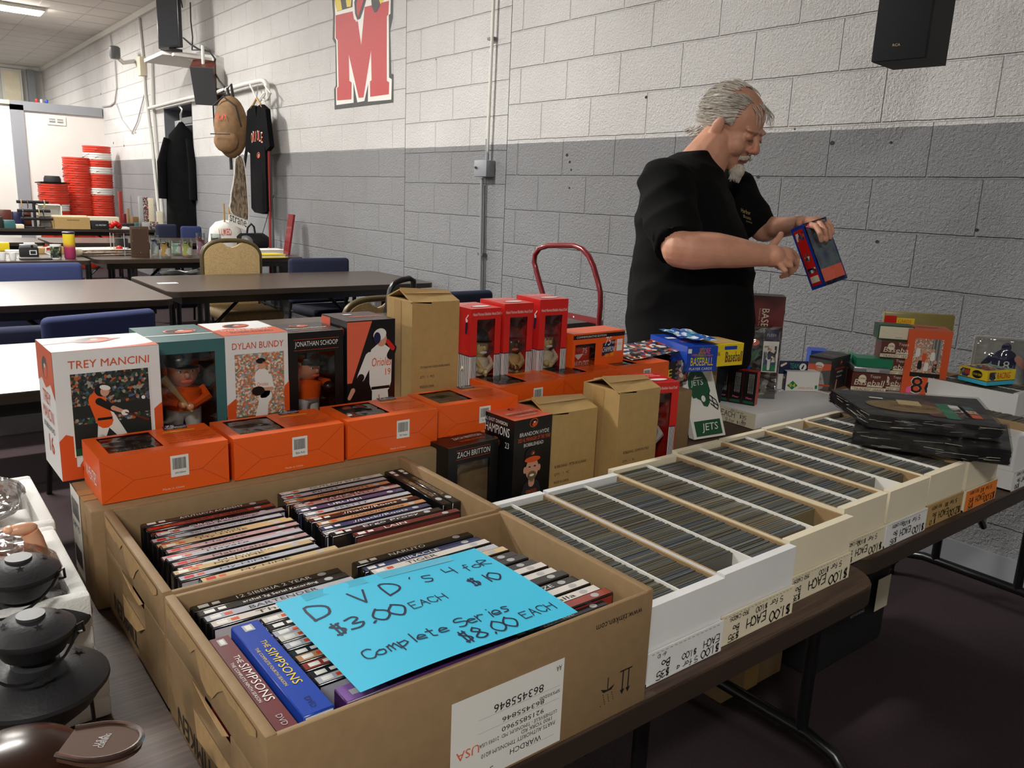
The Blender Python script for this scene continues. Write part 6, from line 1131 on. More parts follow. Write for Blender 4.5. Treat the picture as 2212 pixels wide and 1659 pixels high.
# team collectible box
def d_94(mb, f, W):
    fr = f['front']; mb.rect(fr, .004, .004, W - .008, .058, 'white', .0005); mb.poly(fr, [(.004, .018), (.022, .034), (.04, .018), (.022, .004)], 'green', .0009); mb.text(fr, '94', .01, .011, .022, .014, 'yellow', .0012); mb.text(fr, 'LIMITED EDITION', .042, .007, .05, .006, 'coral', .0012); mb.rect(f['left'], .004, .012, .03, .02, 'maroonbox', .0008); mb.rect(f['left'], .004, .038, .03, .006, 'gold', .0008); mb.rect(fr, W - .012, .008, .008, .012, 'green', .0009)
pbox('small white team truck box with green 94 badge', (-1.443, 2.29), (-1.382, 2.382), .789, .045, .064, 'white', d_94, mats=dict(left='navy'), win=lambda W: (.024, .02, W - .01, .058), inner='lgrey')
t = thing('header_card', 'navy header card reading TEAM behind the 94 box', 'card', (-1.475, 2.29, .789)); t.rotation_euler.z = .98; mb = MB(); mb.rbox((0, 0, .05), (.098, .002, .094), 'navy', .001); mb.box((0, 0, 0), (.098, .002, .05), 'white'); fr = Fr((0, -.0005, .05), (1, 0, 0), (0, 0, 1)); mb.text(fr, 'TEAM', .036, .02, .03, .016, M('team_green', (60, 170, 130), .4), .0006); mb.text(fr, 'COLLECTIBLE', .008, .006, .06, .008, 'teal', .0006); mb.disc(fr, .08, .025, .012, .012, 'white', .0006); mb.limb(fr, .078, .02, .082, .03, .006, .004, 'navy', .0008); mb.limb(fr, .008, .028, .022, .036, .008, .006, 'cream', .0006); mb.build('card', t)
t = thing('toy_truck', 'tiny black and white toy truck in the 94 box', 'toy', (-1.425, 2.335, .805)); t.rotation_euler.z = .98; mb = MB(); mb.rbox((-.03, -.004, .006), (.03, .012, .022), 'steel', .003); mb.rbox((-.005, -.004, .022), (.03, .012, .036), 'white', .002); mb.text(Fr((-.003, -.0046, .024), (1, 0, 0), (0, 0, 1)), 'Red Sox', .004, .001, .024, .008, 'red', .0004); mb.build('body', t)
for s_ in (-.018, .018): mb = MB(); mb.T = Matrix.Translation((s_, -.005, .006)) @ Matrix.Rotation(PI / 2, 4, 'X'); mb.lathe([(0, 0), (.006, 0), (.006, .004), (0, .004)], 'lgrey', 14); mb.build('wheel', t)
# dark grey bobblehead box
P['dkgrey'] = M('dark_grey_print', (52, 52, 54), .4)
def d_cap(mb, f, W):
    fr, rt, tp = f['front'], f['right'], f['top']; mb.rect(fr, .001, .001, W - .002, .1, 'grey', .0004); mb.poly(fr, [(0, .05), (W, .07), (W, .09), (0, .08)], 'coral', .0006); mb.limb(fr, W * .5, .02, W * .5, .045, .045, .03, 'lgrey', .001); mb.disc(fr, W * .5, .072, .011, .015, 'skin', .0012); mb.disc(fr, W * .5, .082, .014, .009, 'white', .0014); mb.limb(fr, W * .38, .078, W * .6, .078, .004, .003, 'coral', .0016); mb.limb(fr, 0, .01, W, .018, .006, .006, 'orange2', .0015)
    emblem(mb, rt, .075, .09, .009); mb.text(rt, 'GUNNAR HENDERSON', .03, .066, .08, .007, 'orange2', .0008); mb.text(rt, 'BOBBLEHEAD', .05, .055, .045, .006, 'white', .0008); mb.text(rt, 'ROYAL FARMS', .05, .04, .04, .005, 'white', .0008); mb.limb(rt, .05, .0, .055, .03, .012, .008, 'skin', .0008); mb.text(tp, 'GUNNAR HENDERSON', .02, .06, .06, .008, 'coral', .0008); mb.text(tp, 'BOBBLEHEAD', .03, .045, .04, .006, 'white', .0008)
pbox('dark grey box with white-capped player portrait', (-1.442, 2.408), (-1.366, 2.418), .789, .15, .108, 'dkgrey', d_cap)
bpy.context.view_layer.update()
# card sets
def d_1990(mb, f, W, dep=.1, H=.062):
    for fr, w_ in ((f['front'], W), (f['right'], dep)):
        mb.disc(fr, w_ * .3, H * .68, H * .2, H * .22, 'cream', .0006); mb.text(fr, '1990', w_ * .22, H * .63, w_ * .17, H * .12, 'maroonbox', .0009); mb.text(fr, 'Baseball', w_ * .08, H * .34, w_ * .84, H * .3, 'cream', .001, .15); mb.text(fr, 'Topps', w_ * .5, H * .72, w_ * .3, H * .2, 'cream', .001, .1); mb.rect(fr, w_ * .45, H * .27, w_ * .45, H * .07, 'cream', .0008)
        mb.rect(fr, .0, .002, w_, H * .2, 'cream', .0007); mb.text(fr, '"TRADED" SERIES', w_ * .05, H * .06, w_ * .9, H * .13, 'maroonbox', .001)
pbox('brown 1990 card set box, lowest and nearest of the stack', (-1.335, 2.50), (-1.255, 2.575), .789, .07, .062, 'maroonbox', d_1990)
mb = MB(); mb.rbox((0, 0, 0), (.115, .075, .018), 'silver', .004); mb.box((.04, -.003, .004), (.08, 0, .014), 'lgrey'); tag(mb.build('plastic_case', None, (-1.335, 2.503, .8515), .75), 'grey clear-lidded case on the lowest brown set box', 'case')
pbox('small green box lying on the grey plastic case', (-1.335, 2.515), (-1.25, 2.59), .870, .075, .028, 'green')
bx = [(-1.245, 2.60), (-1.175, 2.655)]
for i in range(3):
    d = V((.004 * i, -.006 * i)); lb = ['brown 1990 card set box at the bottom of the middle stack', 'brown 1990 card set box in the middle of the stack', 'brown card set box reading traded series below the green and white box'][i]
    pbox(lb, V((-1.30, 2.59)) + d, V((-1.222, 2.66)) + d, .789 + i * .0615 * .92, .07, .056, 'maroonbox', lambda mb, f, W: d_1990(mb, f, W, .07, .056))
def d_gw(mb, f, W): mb.rect(f['front'], .004, .004, W - .008, .04, 'cream', .0006); mb.limb(f['front'], .012, .03, .03, .02, .0006, .0006, 'lgrey', .0008); mb.limb(f['front'], W * .4, .024, W * .7, .022, .0006, .0006, 'lgrey', .0008); mb.text(f['front'], 'MADE IN USA', W * .5, .008, .02, .003, 'ink', .0009); mb.text(f['right'], 'TOPPS', .01, .01, .03, .02, 'cream', .0008)
pbox('green and white box on top of the brown set stack', (-1.312, 2.585), (-1.228, 2.655), .789 + 3 * .0566 + .0005, .07, .048, 'dgreen', d_gw)
def d_gb(mb, f, W): mb.text(f['front'], 'Baseball', .01, .03, W * .8, .018, 'cream', .0008); mb.rect(f['front'], .0, .016, W, .008, 'coral', .0006); mb.rect(f['top'], .01, .02, W - .02, .04, 'teal', .0006); mb.rect(f['top'], .02, .09, W - .05, .012, 'yellow', .0007)
pbox('green wax box behind the dark grey portrait box', (-1.455, 2.64), (-1.40, 2.72), .789, .13, .075, 'green', d_gb)
pbox('blue wax box behind the green wax box', (-1.565, 2.62), (-1.52, 2.66), .789, .08, .085, 'blue', lambda mb, f, W: mb.text(f['front'], 'TOPPS', .004, .05, W * .8, .02, 'yellow', .0008))
closed_carton('small closed brown box left of the portrait box', -1.62, 2.50, .741, -1.50, 2.62, .85) if 0 else None
# orange fan-photo box
def d_sp(mb, f, W):
    fr, rt, tp = f['front'], f['right'], f['top']; mb.rect(fr, .022, .06, W - .044, .125, 'crowd2', .0005); mb.rect(fr, W * .58, .1, W * .2, .085, 'grey', .0007)
    for k in range(3): mb.rect(fr, W * .6 + k * .01, .1, .002, .085, 'lgrey', .0009)
    for i, (x, y) in enumerate(((.035, .13), (.055, .115), (.08, .12), (.045, .09), (.065, .085), (.09, .082))): mb.limb(fr, x, y, x, y + .018, .014, .012, ['white', 'orange2', 'white', 'black', 'white', 'crowd'][i], .001); mb.disc(fr, x, y + .028, .005, .006, 'skin', .0011); mb.limb(fr, x - .006, y + .018, x - .01, y + .036, .004, .003, 'skin', .001)
    mb.rect(fr, .02, .058, W - .04, .014, 'black', .0012)
    mb.text(fr, '86', W * .2, .0, W * .62, .06, 'white', .0016); mb.text(fr, '86', W * .215, .003, W * .59, .054, 'black', .0018); mb.disc(fr, W * .18, .012, .008, .012, 'pink', .0019)
    emblem(mb, rt, .07, .175, .013); mb.text(rt, 'MR. SPLASH', .03, .145, .08, .013, 'ink', .0008); mb.limb(rt, .06, .02, .06, .06, .02, .018, 'coral', .0008); mb.limb(rt, .06, .07, .06, .09, .02, .02, 'lgrey', .0009); mb.disc(rt, .065, .118, .012, .016, 'black', .001); mb.rect(tp, .03, .06, W - .06, .03, M('burnt_orange', (180, 70, 30), .4), .0006)
pbox('tall orange box with cheering fans photo and number 86', (-1.233, 2.631), (-1.127, 2.705), .789, .125, .213, 'orange2', d_sp)
# behind: olive plastic pack, white football figure pack, framed oval, yellow racing box
q0, q1 = (-1.42, 2.86), (-1.27, 3.04)
t = thing('card_pack', 'olive hanging pack with red and yellow corner behind the stacks', 'package', (-1.43, 2.84, .789)); t.rotation_euler.z = .72; mb = MB(); mb.rbox((0, 0, 0), (.24, .02, .235), M('olive_film', (128, 118, 60), .3), .008); fr = Fr((0, -.0006, 0), (1, 0, 0), (0, 0, 1)); mb.rect(fr, .004, .19, .04, .03, 'red', .0008); mb.rect(fr, .045, .188, .06, .026, 'yellow', .0008); mb.text(fr, 'CARDS', .05, .196, .045, .012, 'orange2', .001); mb.build('pack', t)
closed_carton('grey-white long box at the wall end of the far table', -1.42, 2.92, .741, -.9, 3.1, .788, 'whiteboard', name='card_box')
t = thing('figure_pack', 'clear figure pack showing dark-jersey number 18 player card', 'package', (-1.13, 2.90, .789)); t.rotation_euler.z = .62; mb = MB(); mb.box((0, .03, 0), (.2, .034, .185), M('icy_backing', (196, 196, 190), .4, noise_amt=.1, nscale=12)); fr = Fr((0, .0295, 0), (1, 0, 0), (0, 0, 1)); mb.limb(fr, .1, .06, .1, .11, .07, .075, 'navy', .0006); mb.limb(fr, .06, .115, .04, .09, .022, .018, 'navy', .0007); mb.limb(fr, .14, .115, .16, .09, .022, .018, 'skin', .0007); mb.text(fr, '18', .083, .075, .035, .03, 'white', .001); mb.disc(fr, .1, .15, .015, .018, 'navy', .0009); mb.limb(fr, .09, .02, .09, .05, .03, .03, 'white', .0008); mb.build('picture_card', t)
mb = MB(); mb.rbox((0, 0, 0), (.2, .03, .185), 'film', .01); mb.build('blister', t); mb = MB(); mb.box((.202, .0, 0), (.24, .04, .165), 'navy'); mb.text(Fr((.24, 0, 0), (0, 1, 0), (0, 0, 1)), 'COLTS', .004, .05, .032, .014, 'white', .0006); f2 = Fr((.205, -.0005, .02), (0, 0, 1), (-1, 0, 0)); mb.text(Fr((.232, -.0006, .02), (0, 0, 1), (-1, 0, 0)), 'COLTS', 0, .002, .1, .018, 'white', .0006); mb.build('side_card', t)
def d_race(mb, f, W):
    for fr, w_ in ((f['front'], W), (f['right'], .13)): mb.rect(fr, 0, 0, w_, .012, 'cyan', .0006); mb.rect(fr, 0, .0125, w_, .002, 'ink', .0007)
    mb.disc(f['front'], W * .65, .03, .018, .013, 'black', .0008); mb.text(f['front'], 'VICTORY SERIES', W * .48, .026, W * .33, .007, 'yellow', .001); mb.rect(f['front'], .004, .016, W * .35, .026, 'mix', .0008)
    mb.text(f['right'], 'RACING', .045, .02, .06, .02, 'red', .0009); mb.rect(f['right'], .008, .016, .03, .026, 'mix', .0008); mb.rect(f['top'], .01, .01, W - .02, .09, 'mix', .0006); mb.rect(f['top'], .005, .11, W - .01, .012, 'cyan', .0007)
pbox('yellow racing card box on the open white box', (-1.095, 2.715), (-1.0, 2.69), .853, .13, .046, 'yellow', d_race)
t = thing('oval_plaque', 'white-rimmed oval picture standing at the right frame edge', 'plaque', (-.93, 2.95, .90)); t.rotation_euler.z = .5; t.location = (-.945, 2.86, .853); mb = MB(); fr = Fr((.07, 0, .1), (1, 0, 0), (0, 0, 1)); mb.prism(fr, [(.06 * math.cos(a), .095 * math.sin(a)) for a in [2 * PI * k / 28 for k in range(28)]], .008, 'white'); mb.disc(fr, 0, 0, .05, .083, 'coral', .009); mb.limb(fr, 0, -.06, 0, 0, .05, .04, 'cream', .0095); mb.disc(fr, 0, .03, .015, .02, 'skin', .0097); mb.build('plaque', t)
t = thing('purple_package', 'purple backed package behind the oval plaque', 'package', (-.95, 2.96, .789)); t.rotation_euler.z = .6; mb = MB(); mb.rbox((0, 0, 0), (.18, .02, .2), M('violet_card', (70, 60, 120), .4), .004); mb.build('pack', t)
closed_carton('brown inner tray behind the yellow racing box', -1.0, 2.86, .741, -.72, 3.0, .84) if 0 else None
# black shrink-wrapped sheets
P['wrap'] = glassy('stretch_wrap', (240, 240, 240), .03, .2, .6, .22)
def sheet_stack(label, pts, z, h, tilt, deco=False):
    c = sum((V((p[0], p[1], 0)) for p in pts), V()) / len(pts); t = thing('wrapped_sheet_stack', label, 'sheets', (c.x, c.y, z)); t.rotation_euler = tilt; loc = [(p[0] - c.x, p[1] - c.y) for p in pts]
    mb = MB()
    nL = 9
    for k in range(nL):
        r_ = random.Random(k); o = [(x * (1 + r_.uniform(-.015, .01)), y * (1 + r_.uniform(-.015, .01))) for x, y in loc]; mb.prism(Fr((0, 0, k * h / nL), (1, 0, 0), (0, 1, 0)), o, h / nL * .93, 'black' if k < nL - 1 or not deco else 'black')
    r_ = random.Random(int(z * 1000))
    for i in range(len(loc)):
        a_, b_ = V(loc[i]), V(loc[(i + 1) % len(loc)]); u_ = b_ - a_; L_ = u_.length; fs_ = Fr((a_.x * 1.014, a_.y * 1.018, 0), (u_.x, u_.y, 0), (0, 0, 1))
        for k in range(int(L_ * 60)): x_ = r_.uniform(0, L_ * .9); y_ = r_.uniform(.002, h - .002); mb.limb(fs_, x_, y_, x_ + r_.uniform(.01, .06), max(.001, min(h - .001, y_ + r_.uniform(-.004, .004))), .0007, .0004, 'lgrey' if k % 3 else 'cream', .001)
    mb.build('card_sheets', t)
    if deco:
        a, b = V(loc[0]), V(loc[1]); u = (b - a); L_ = u.length; v = V((-u.y, u.x)); fr = Fr((a.x, a.y, h + .0006), (u.x, u.y, 0), (v.x, v.y, 0)); mb = MB()
        mb.disc(fr, L_ * .34, .11, .085, .055, M('dull_gold', (128, 104, 56), .4), .0006); mb.rect(fr, L_ * .3, .13, .05, .05, 'gold', .0008); mb.rect(fr, L_ * .5, .04, .07, .14, 'maroonbox', .0005); mb.rect(fr, L_ * .62, .03, .028, .15, 'green', .0007); mb.text(fr, 'NFL PRO LINE', L_ * .22, .1, .1, .02, 'maroonbox', .001)
        for i, (x, y) in enumerate(((.72, .14), (.8, .14), (.72, .1), (.8, .1), (.72, .06), (.8, .06))): mb.rect(fr, L_ * x, y, .03, .034, ['white', 'teal', 'mix', 'crowd2', 'crowd', 'orange2'][i], .0008)
        for j in range(3): mb.text(fr, 'COLLECT THEM', L_ * .9, .1 - j * .014, .03, .006, 'gold', .0008)
        mb.rect(fr, .02, .17, .03, .012, 'white', .001); mb.text(fr, '1 -', .024, .173, .01, .006, 'red', .0012); mb.build('top_print', t)
    mb = MB(); o = [(x * 1.012, y * 1.015) for x, y in loc]; mb.prism(Fr((0, 0, -.001), (1, 0, 0), (0, 1, 0)), o, h + .004, 'wrap'); mb.build('stretch_wrap', t); return t
S1 = [(-1.12, 1.955), (-.70, 2.075), (-.80, 2.375), (-1.19, 2.165)]
sheet_stack('upper black plastic-wrapped stack of card sheets with gold oval', [(-.862, 1.712), (-.645, 1.865), (-.80, 2.115), (-1.015, 1.905), (-1.045, 1.86)], .896, .03, (0, 0, 0), True)
sheet_stack('lower black plastic-wrapped stack of sheets lying on card boxes', [(-.872, 1.672), (-.606, 1.822), (-.70, 2.05), (-.97, 1.87)], .860, .033, (0, 0, 0))
# ================================================================ THE MAN
def pdm(x, y, d): return pd(x, y, d * 1.055)
def organic(mb, name, voxel, smooth, m, parent, iters=6):
    me = bpy.data.meshes.new('raw'); me.from_pydata(mb.v, [], mb.f); o = bpy.data.objects.new('raw', me); COL.objects.link(o)
    r = o.modifiers.new('r', 'REMESH'); r.mode = 'VOXEL'; r.voxel_size = voxel; r.use_smooth_shade = True
    s = o.modifiers.new('s', 'SMOOTH'); s.factor = smooth; s.iterations = iters
    dg = bpy.context.evaluated_depsgraph_get(); dg.update(); me2 = bpy.data.meshes.new_from_object(o.evaluated_get(dg)); bpy.data.objects.remove(o); me2.materials.clear(); me2.materials.append(m); me2.name = name
    for p in me2.polygons: p.material_index = 0
    ob = bpy.data.objects.new(name, me2); COL.objects.link(ob)
    if parent: ob.parent = parent; ob.matrix_parent_inverse = Matrix.Translation(-V(parent.location))
    return ob
P['skinman'] = M('man_skin', (204, 148, 122), .5, noise_amt=.09, nscale=28, bump=.12, bscale=260)
P['tshirt'] = M('black_tshirt', (9, 9, 10), .9, spec=.15, bump=.35, bscale=14)
P['hairg'] = ramp_mat('grey_hair', [(96, 86, 76), (150, 142, 132), (206, 200, 190), (120, 110, 98)], 30, 'noise', rough=.5, stretch=(1, 1, 3))
root = thing('person', 'man with grey hair and goatee in black t-shirt holding a small box', 'person', (pdm(1495, 760, 2.42).x, pdm(1495, 760, 2.42).y, 0))
rx, fwd = V((RV.x, RV.y, 0)).normalized(), V((WV.x, WV.y, 0)).normalized()
fac = (rx * math.cos(.25) - fwd * math.sin(.25)).normalized(); lef = V((-fac.y, fac.x, 0))
def loft(mb, rings, n=28, e=.85):
    vs_ = []; fs = []
    for c, a, b in rings:
        for k in range(n):
            t_ = 2 * PI * k / n; cc, ss = math.cos(t_), math.sin(t_)
            vs_.append(V(c) + fac * a * math.copysign(abs(cc) ** e, cc) + lef * b * math.copysign(abs(ss) ** e, ss))
    for i in range(len(rings) - 1):
        for k in range(n): fs.append((i * n + k, i * n + (k + 1) % n, (i + 1) * n + (k + 1) % n, (i + 1) * n + k))
    fs += [tuple(range(n))[::-1], tuple((len(rings) - 1) * n + k for k in range(n))]; mb.add(vs_, fs, 'white')
rows = [(775, 1348, 1620, .19), (740, 1349, 1625, .2), (700, 1352, 1628, .205), (640, 1356, 1629, .21), (580, 1361, 1628, .215), (520, 1366, 1616, .215), (470, 1371, 1602, .215), (425, 1380, 1588, .215), (392, 1392, 1574, .205), (366, 1412, 1562, .18), (345, 1436, 1552, .13), (326, 1462, 1542, .085)]
def ring(y, x0, x1, b, k=1.0, g=0): c = pdm((x0 + x1) / 2, y, 2.42); return (c, ((x1 - x0) / 2 * 2.42 * 1.055 / F / .985 - .006) * k - g, b * k - g)
# shirt
mb = MB(); loft(mb, [ring(*r) for r in rows])
shN, shF = pdm(1440, 392, 2.27), pdm(1578, 405, 2.62)
mb.ell(shN, (.085, .085, .075), 'white'); mb.ell(shF, (.075, .08, .07), 'white')
slN, slF = pdm(1462, 522, 2.15), pdm(1640, 492, 2.60)
mb.tube([shN, shN.lerp(slN, .5) + V((-.01, 0, .0)), slN + (slN - shN) * .08], [.088, .084, .078], 'white', 18); mb.tube([shF, shF.lerp(slF, .6), slF + (slF - shF) * .06], [.08, .068, .062], 'white', 18)
# cloth folds
for (a, b, r_) in [((1400, 560, 2.25), (1520, 610, 2.2), .012), ((1380, 640, 2.25), (1500, 660, 2.2), .01), ((1372, 520, 2.28), (1400, 420, 2.22), .014), ((1540, 470, 2.2), (1600, 530, 2.35), .01), ((1368, 600, 2.3), (1430, 575, 2.2), .012), ((1410, 700, 2.22), (1560, 720, 2.25), .009)]:
    pass
so_ = organic(mb, 'tshirt', .009, .6, P['tshirt'], root, 8)
for v in so_.data.vertices:
    c_ = v.co; a_ = noise.noise(V((c_.x * 5 + c_.z * 3, c_.y * 5, c_.z * 9 - c_.x * 4))); b_ = noise.noise(V((c_.x * 14, c_.y * 14, c_.z * 20 + c_.y * 8)))
    v.co = c_ + v.normal * ((.5 - abs(a_)) * .02 + b_ * .004 - .008)
# chest print
c = pdm(1612, 462, 2.30); q = MB(); f2 = Fr(c - fac * .02, (rx * .55 + fac * .3 + V((0, 0, -.0))).normalized(), V((0, 0, 1)))
P['print_gold'] = M('tan_print', (176, 156, 96), .7)
# body
mb = MB(); loft(mb, [ring(r[0], r[1], r[2], r[3], .9, .014) for r in rows[2:-3]])
neckB, neckT = pdm(1512, 340, 2.42), pdm(1555, 300, 2.42)
for i_ in range(14): k_ = i_ / 13; mb.ell(pdm(1500, 380, 2.42).lerp(neckT, k_), .082 - .021 * k_, 'white')
hf = (rx * math.cos(.72) - fwd * math.sin(.72)).normalized(); pitch = .40
hF = (hf * math.cos(pitch) + V((0, 0, -1)) * math.sin(pitch)).normalized(); hL = V((-hf.y, hf.x, 0)); hU = hF.cross(hL).normalized()
roll = .0
hc = pdm(1580, 277, 2.42); HM = Matrix(((hF.x, hL.x, hU.x, hc.x), (hF.y, hL.y, hU.y, hc.y), (hF.z, hL.z, hU.z, hc.z), (0, 0, 0, 1)))
HM = HM @ Matrix.Scale(1.04, 4)
def hd(mb_):
    mb_.T = HM
mb.T = HM
mb.ell((-.012, 0, .035), (.1, .078, .088), 'white', nu=24, nv=16); mb.ell((.022, 0, -.02), (.07, .064, .09), 'white'); mb.ell((.03, 0, -.075), (.053, .054, .042), 'white'); mb.ell((.066, 0, -.096), (.024, .026, .02), 'white')
for s_ in (-1, 1):
    mb.ell((.052, s_ * .035, -.034), (.034, .03, .034), 'white'); mb.ell((.08, s_ * .026, .022), (.016, .03, .009), 'white'); mb.ell((.02, s_ * .042, -.072), (.044, .03, .036), 'white'); mb.ell((.097, s_ * .014, -.034), (.011, .009, .008), 'white')
    mb.ell((0, s_ * .0865, -.004), (.019, .009, .033), 'white', rot=Euler((s_ * -.12, .12, s_ * -.28))); mb.ell((.004, s_ * .084, -.032), (.01, .009, .012), 'white'); mb.ell((.0785, s_ * .03, .002), (.013, .015, .0125), 'white')
mb.tube([(.084, 0, .014), (.096, 0, -.008), (.104, 0, -.028)], [.0085, .0105, .0145], 'white', 10); mb.ell((.105, 0, -.03), (.013, .016, .012), 'white')
mb.ell((.084, 0, -.0595), (.013, .024, .006), 'white'); mb.ell((.082, 0, -.0705), (.012, .022, .0065), 'white')
mb.T = Matrix.Identity(4)
# arms and hands
def chain(P_, R_, n=9):
    for i in range(len(P_) - 1):
        a = P_[max(i - 1, 0)]; b, c = P_[i], P_[i + 1]; d = P_[min(i + 2, len(P_) - 1)]
        for k in range(n):
            t_ = k / n; q = .5 * ((2 * b) + (c - a) * t_ + (2 * a - 5 * b + 4 * c - d) * t_ * t_ + (3 * b - a - 3 * c + d) * t_ ** 3); mb.ell(q, R_[i] + (R_[i + 1] - R_[i]) * t_, 'white', nu=14, nv=9)
    mb.ell(P_[-1], R_[-1], 'white')
def arm(pts): chain([pdm(*p[:3]) for p in pts], [p[3] for p in pts])
arm([(1440, 392, 2.27, .06), (1462, 500, 2.17, .056), (1470, 538, 2.13, .053)])
arm([(1470, 538, 2.13, .053), (1500, 541, 2.12, .054), (1545, 541, 2.12, .05), (1590, 546, 2.125, .043), (1630, 550, 2.13, .034), (1652, 552, 2.135, .031)])
arm([(1578, 405, 2.62, .055), (1640, 490, 2.60, .042), (1668, 492, 2.57, .038), (1700, 490, 2.5, .032), (1730, 484, 2.42, .027)])
# near hand
for p, r_ in (((1668, 553, 2.135), (.038, .03, .032)), ((1690, 558, 2.145), (.034, .026, .034))): mb.ell(pdm(*p), r_, 'white')
def finger(pts, r0=.0105, r1=.0078):
    n = len(pts); mb.tube([pdm(*p) for p in pts], [r0 + (r1 - r0) * i / (n - 1) for i in range(n)], 'white', 10)
    for i, p in enumerate(pts): mb.ell(pdm(*p), (r0 + (r1 - r0) * i / (n - 1)) * 1.03, 'white', nu=10, nv=7)
finger([(1694, 541, 2.15), (1709, 543, 2.17), (1722, 555, 2.19), (1722, 567, 2.19)]); finger([(1697, 553, 2.13), (1712, 558, 2.14), (1721, 572, 2.16), (1716, 584, 2.17)]); finger([(1695, 565, 2.12), (1707, 573, 2.12), (1710, 587, 2.14), (1702, 593, 2.16)]); finger([(1688, 575, 2.115), (1696, 584, 2.11), (1696, 595, 2.13), (1688, 598, 2.15)], .0095, .007)
finger([(1664, 538, 2.15), (1672, 526, 2.16), (1683, 514, 2.17), (1687, 506, 2.18)], .0125, .009)
# far hand over the top of the box
for p, r_ in (((1738, 482, 2.36), (.03, .03, .02)), ((1754, 480, 2.30), (.03, .03, .018))): mb.ell(pdm(*p), r_, 'white')
finger([(1750, 486, 2.26), (1763, 489, 2.22), (1771, 503, 2.205), (1775, 519, 2.215)]); finger([(1757, 481, 2.29), (1772, 484, 2.25), (1782, 499, 2.225), (1785, 518, 2.235)]); finger([(1762, 477, 2.32), (1780, 480, 2.28), (1791, 494, 2.255), (1794, 513, 2.26)]); finger([(1764, 474, 2.35), (1783, 475, 2.32), (1796, 488, 2.30), (1799, 504, 2.30)], .0095, .007)
finger([(1738, 488, 2.36), (1742, 502, 2.42), (1750, 515, 2.45), (1756, 525, 2.46)], .012, .009)
# legs
pel = pdm(1485, 790, 2.42); body_legs = []
for s_ in (-1, 1):
    hp = pel + lef * s_ * .1; kn = V((hp.x, hp.y, .48)) + fac * .02; an = V((hp.x, hp.y, .09)) + lef * s_ * .02; body_legs.append((hp, kn, an)); mb.tube([hp, kn, an], [.07, .05, .038], 'white', 12)
bo = organic(mb, 'body', .0036, .5, P['skinman'], root, 5)
me = bo.data; me.materials.append(M('lips_skin', (178, 108, 94), .5)); me.materials.append(M('ruddy_skin', (200, 130, 108), .5, noise_amt=.08, nscale=40))
Hi = HM.inverted()
for p in me.polygons:
    c = Hi @ p.center
    if .075 < c.x < .11 and abs(c.y) < .023 and -.077 < c.z < -.054: p.material_index = 1
    elif (c.x > .096 and abs(c.y) < .022 and -.046 < c.z < -.012): p.material_index = 2
def hchild(mb_, name):
    o = mb_.build(name); o.parent = root; o.matrix_parent_inverse = Matrix.Translation(-V(root.location)); return o
mb = MB(); mb.T = HM
for s_ in (-1, 1): mb.ell((.083, s_ * .03, .0), (.011, .013, .0095), M('eyelid', (176, 120, 100), .5)); mb.tube([(.092, s_ * .018, -.004), (.0955, s_ * .03, -.0065), (.0905, s_ * .042, -.004)], .0016, 'kraft_dark', 6)
hchild(mb, 'eyelids')
mb = MB(); mb.T = HM; rnd = random.Random(4)
for s_ in (-1, 1):
    for i in range(26):
        u = i / 25; mb.tube([(.0965 - u * .018, s_ * (.012 + u * .034), .019 + rnd.uniform(-.002, .003)), (.0965 - u * .02 + .001, s_ * (.018 + u * .036), .022 + rnd.uniform(-.002, .004))], [.0011, .0004], 'hairg', 4)
hchild(mb, 'eyebrows')
P['beard'] = M('white_beard', (206, 198, 186), .7, noise_amt=.12, nscale=160)
mb = MB(); mb.T = HM; mb.ell((.078, 0, -.104), (.024, .026, .026), 'beard', nu=16, nv=12)
for i in range(420):
    a = rnd.uniform(-1.3, 1.3); r0 = .024; z0 = -.085 - rnd.random() * .035; b = V((.07 + r0 * math.cos(a), r0 * 1.1 * math.sin(a), z0)); mb.tube([b, b + V((.006 * math.cos(a), .003 * math.sin(a), -.012 + rnd.uniform(-.005, .003)))], [.0012, .0003], 'beard', 4, cap=False)
for i in range(240):
    y = rnd.uniform(-.032, .032); b = V((.095 - 12 * y * y, y, -.05 + rnd.uniform(-.004, .003) - abs(y) * .25)); mb.tube([b, b + V((.003, math.copysign(.007, y), -.007))], [.0012, .0004], 'beard', 4, cap=False)
hchild(mb, 'goatee')
# hair: shell on back and sides with combed strands
mb = MB(); mb.T = HM; n1, n2 = 40, 26; vs_ = []; keep = {}
def sk(th, ph, k=1.05): return V((-.012 + .1 * k * math.sin(th) * math.cos(ph), .078 * k * math.sin(th) * math.sin(ph), .035 + .088 * k * math.cos(th)))
def hairline(p): return p.x < .052 - max(0, .1 - p.z) * .15 and not (p.z < .015 and p.x > .0 + 0) and not (p.z < -.028 and p.x > -.05) and p.z > -.062
for i in range(n2 + 1):
    for j in range(n1):
        p = sk(PI * i / n2, 2 * PI * j / n1, 1.035 + .012 * math.sin(j * 1.7) * math.sin(i * .9)); vs_.append(p)
fs = []
for i in range(n2):
    for j in range(n1):
        q_ = (i * n1 + j, i * n1 + (j + 1) % n1, (i + 1) * n1 + (j + 1) % n1, (i + 1) * n1 + j); c = sum((vs_[a] for a in q_), V()) / 4
        if hairline(c) and c.z < .095 and c.x < .03: fs.append(q_)
mb.add(vs_, fs, 'hairg', True)
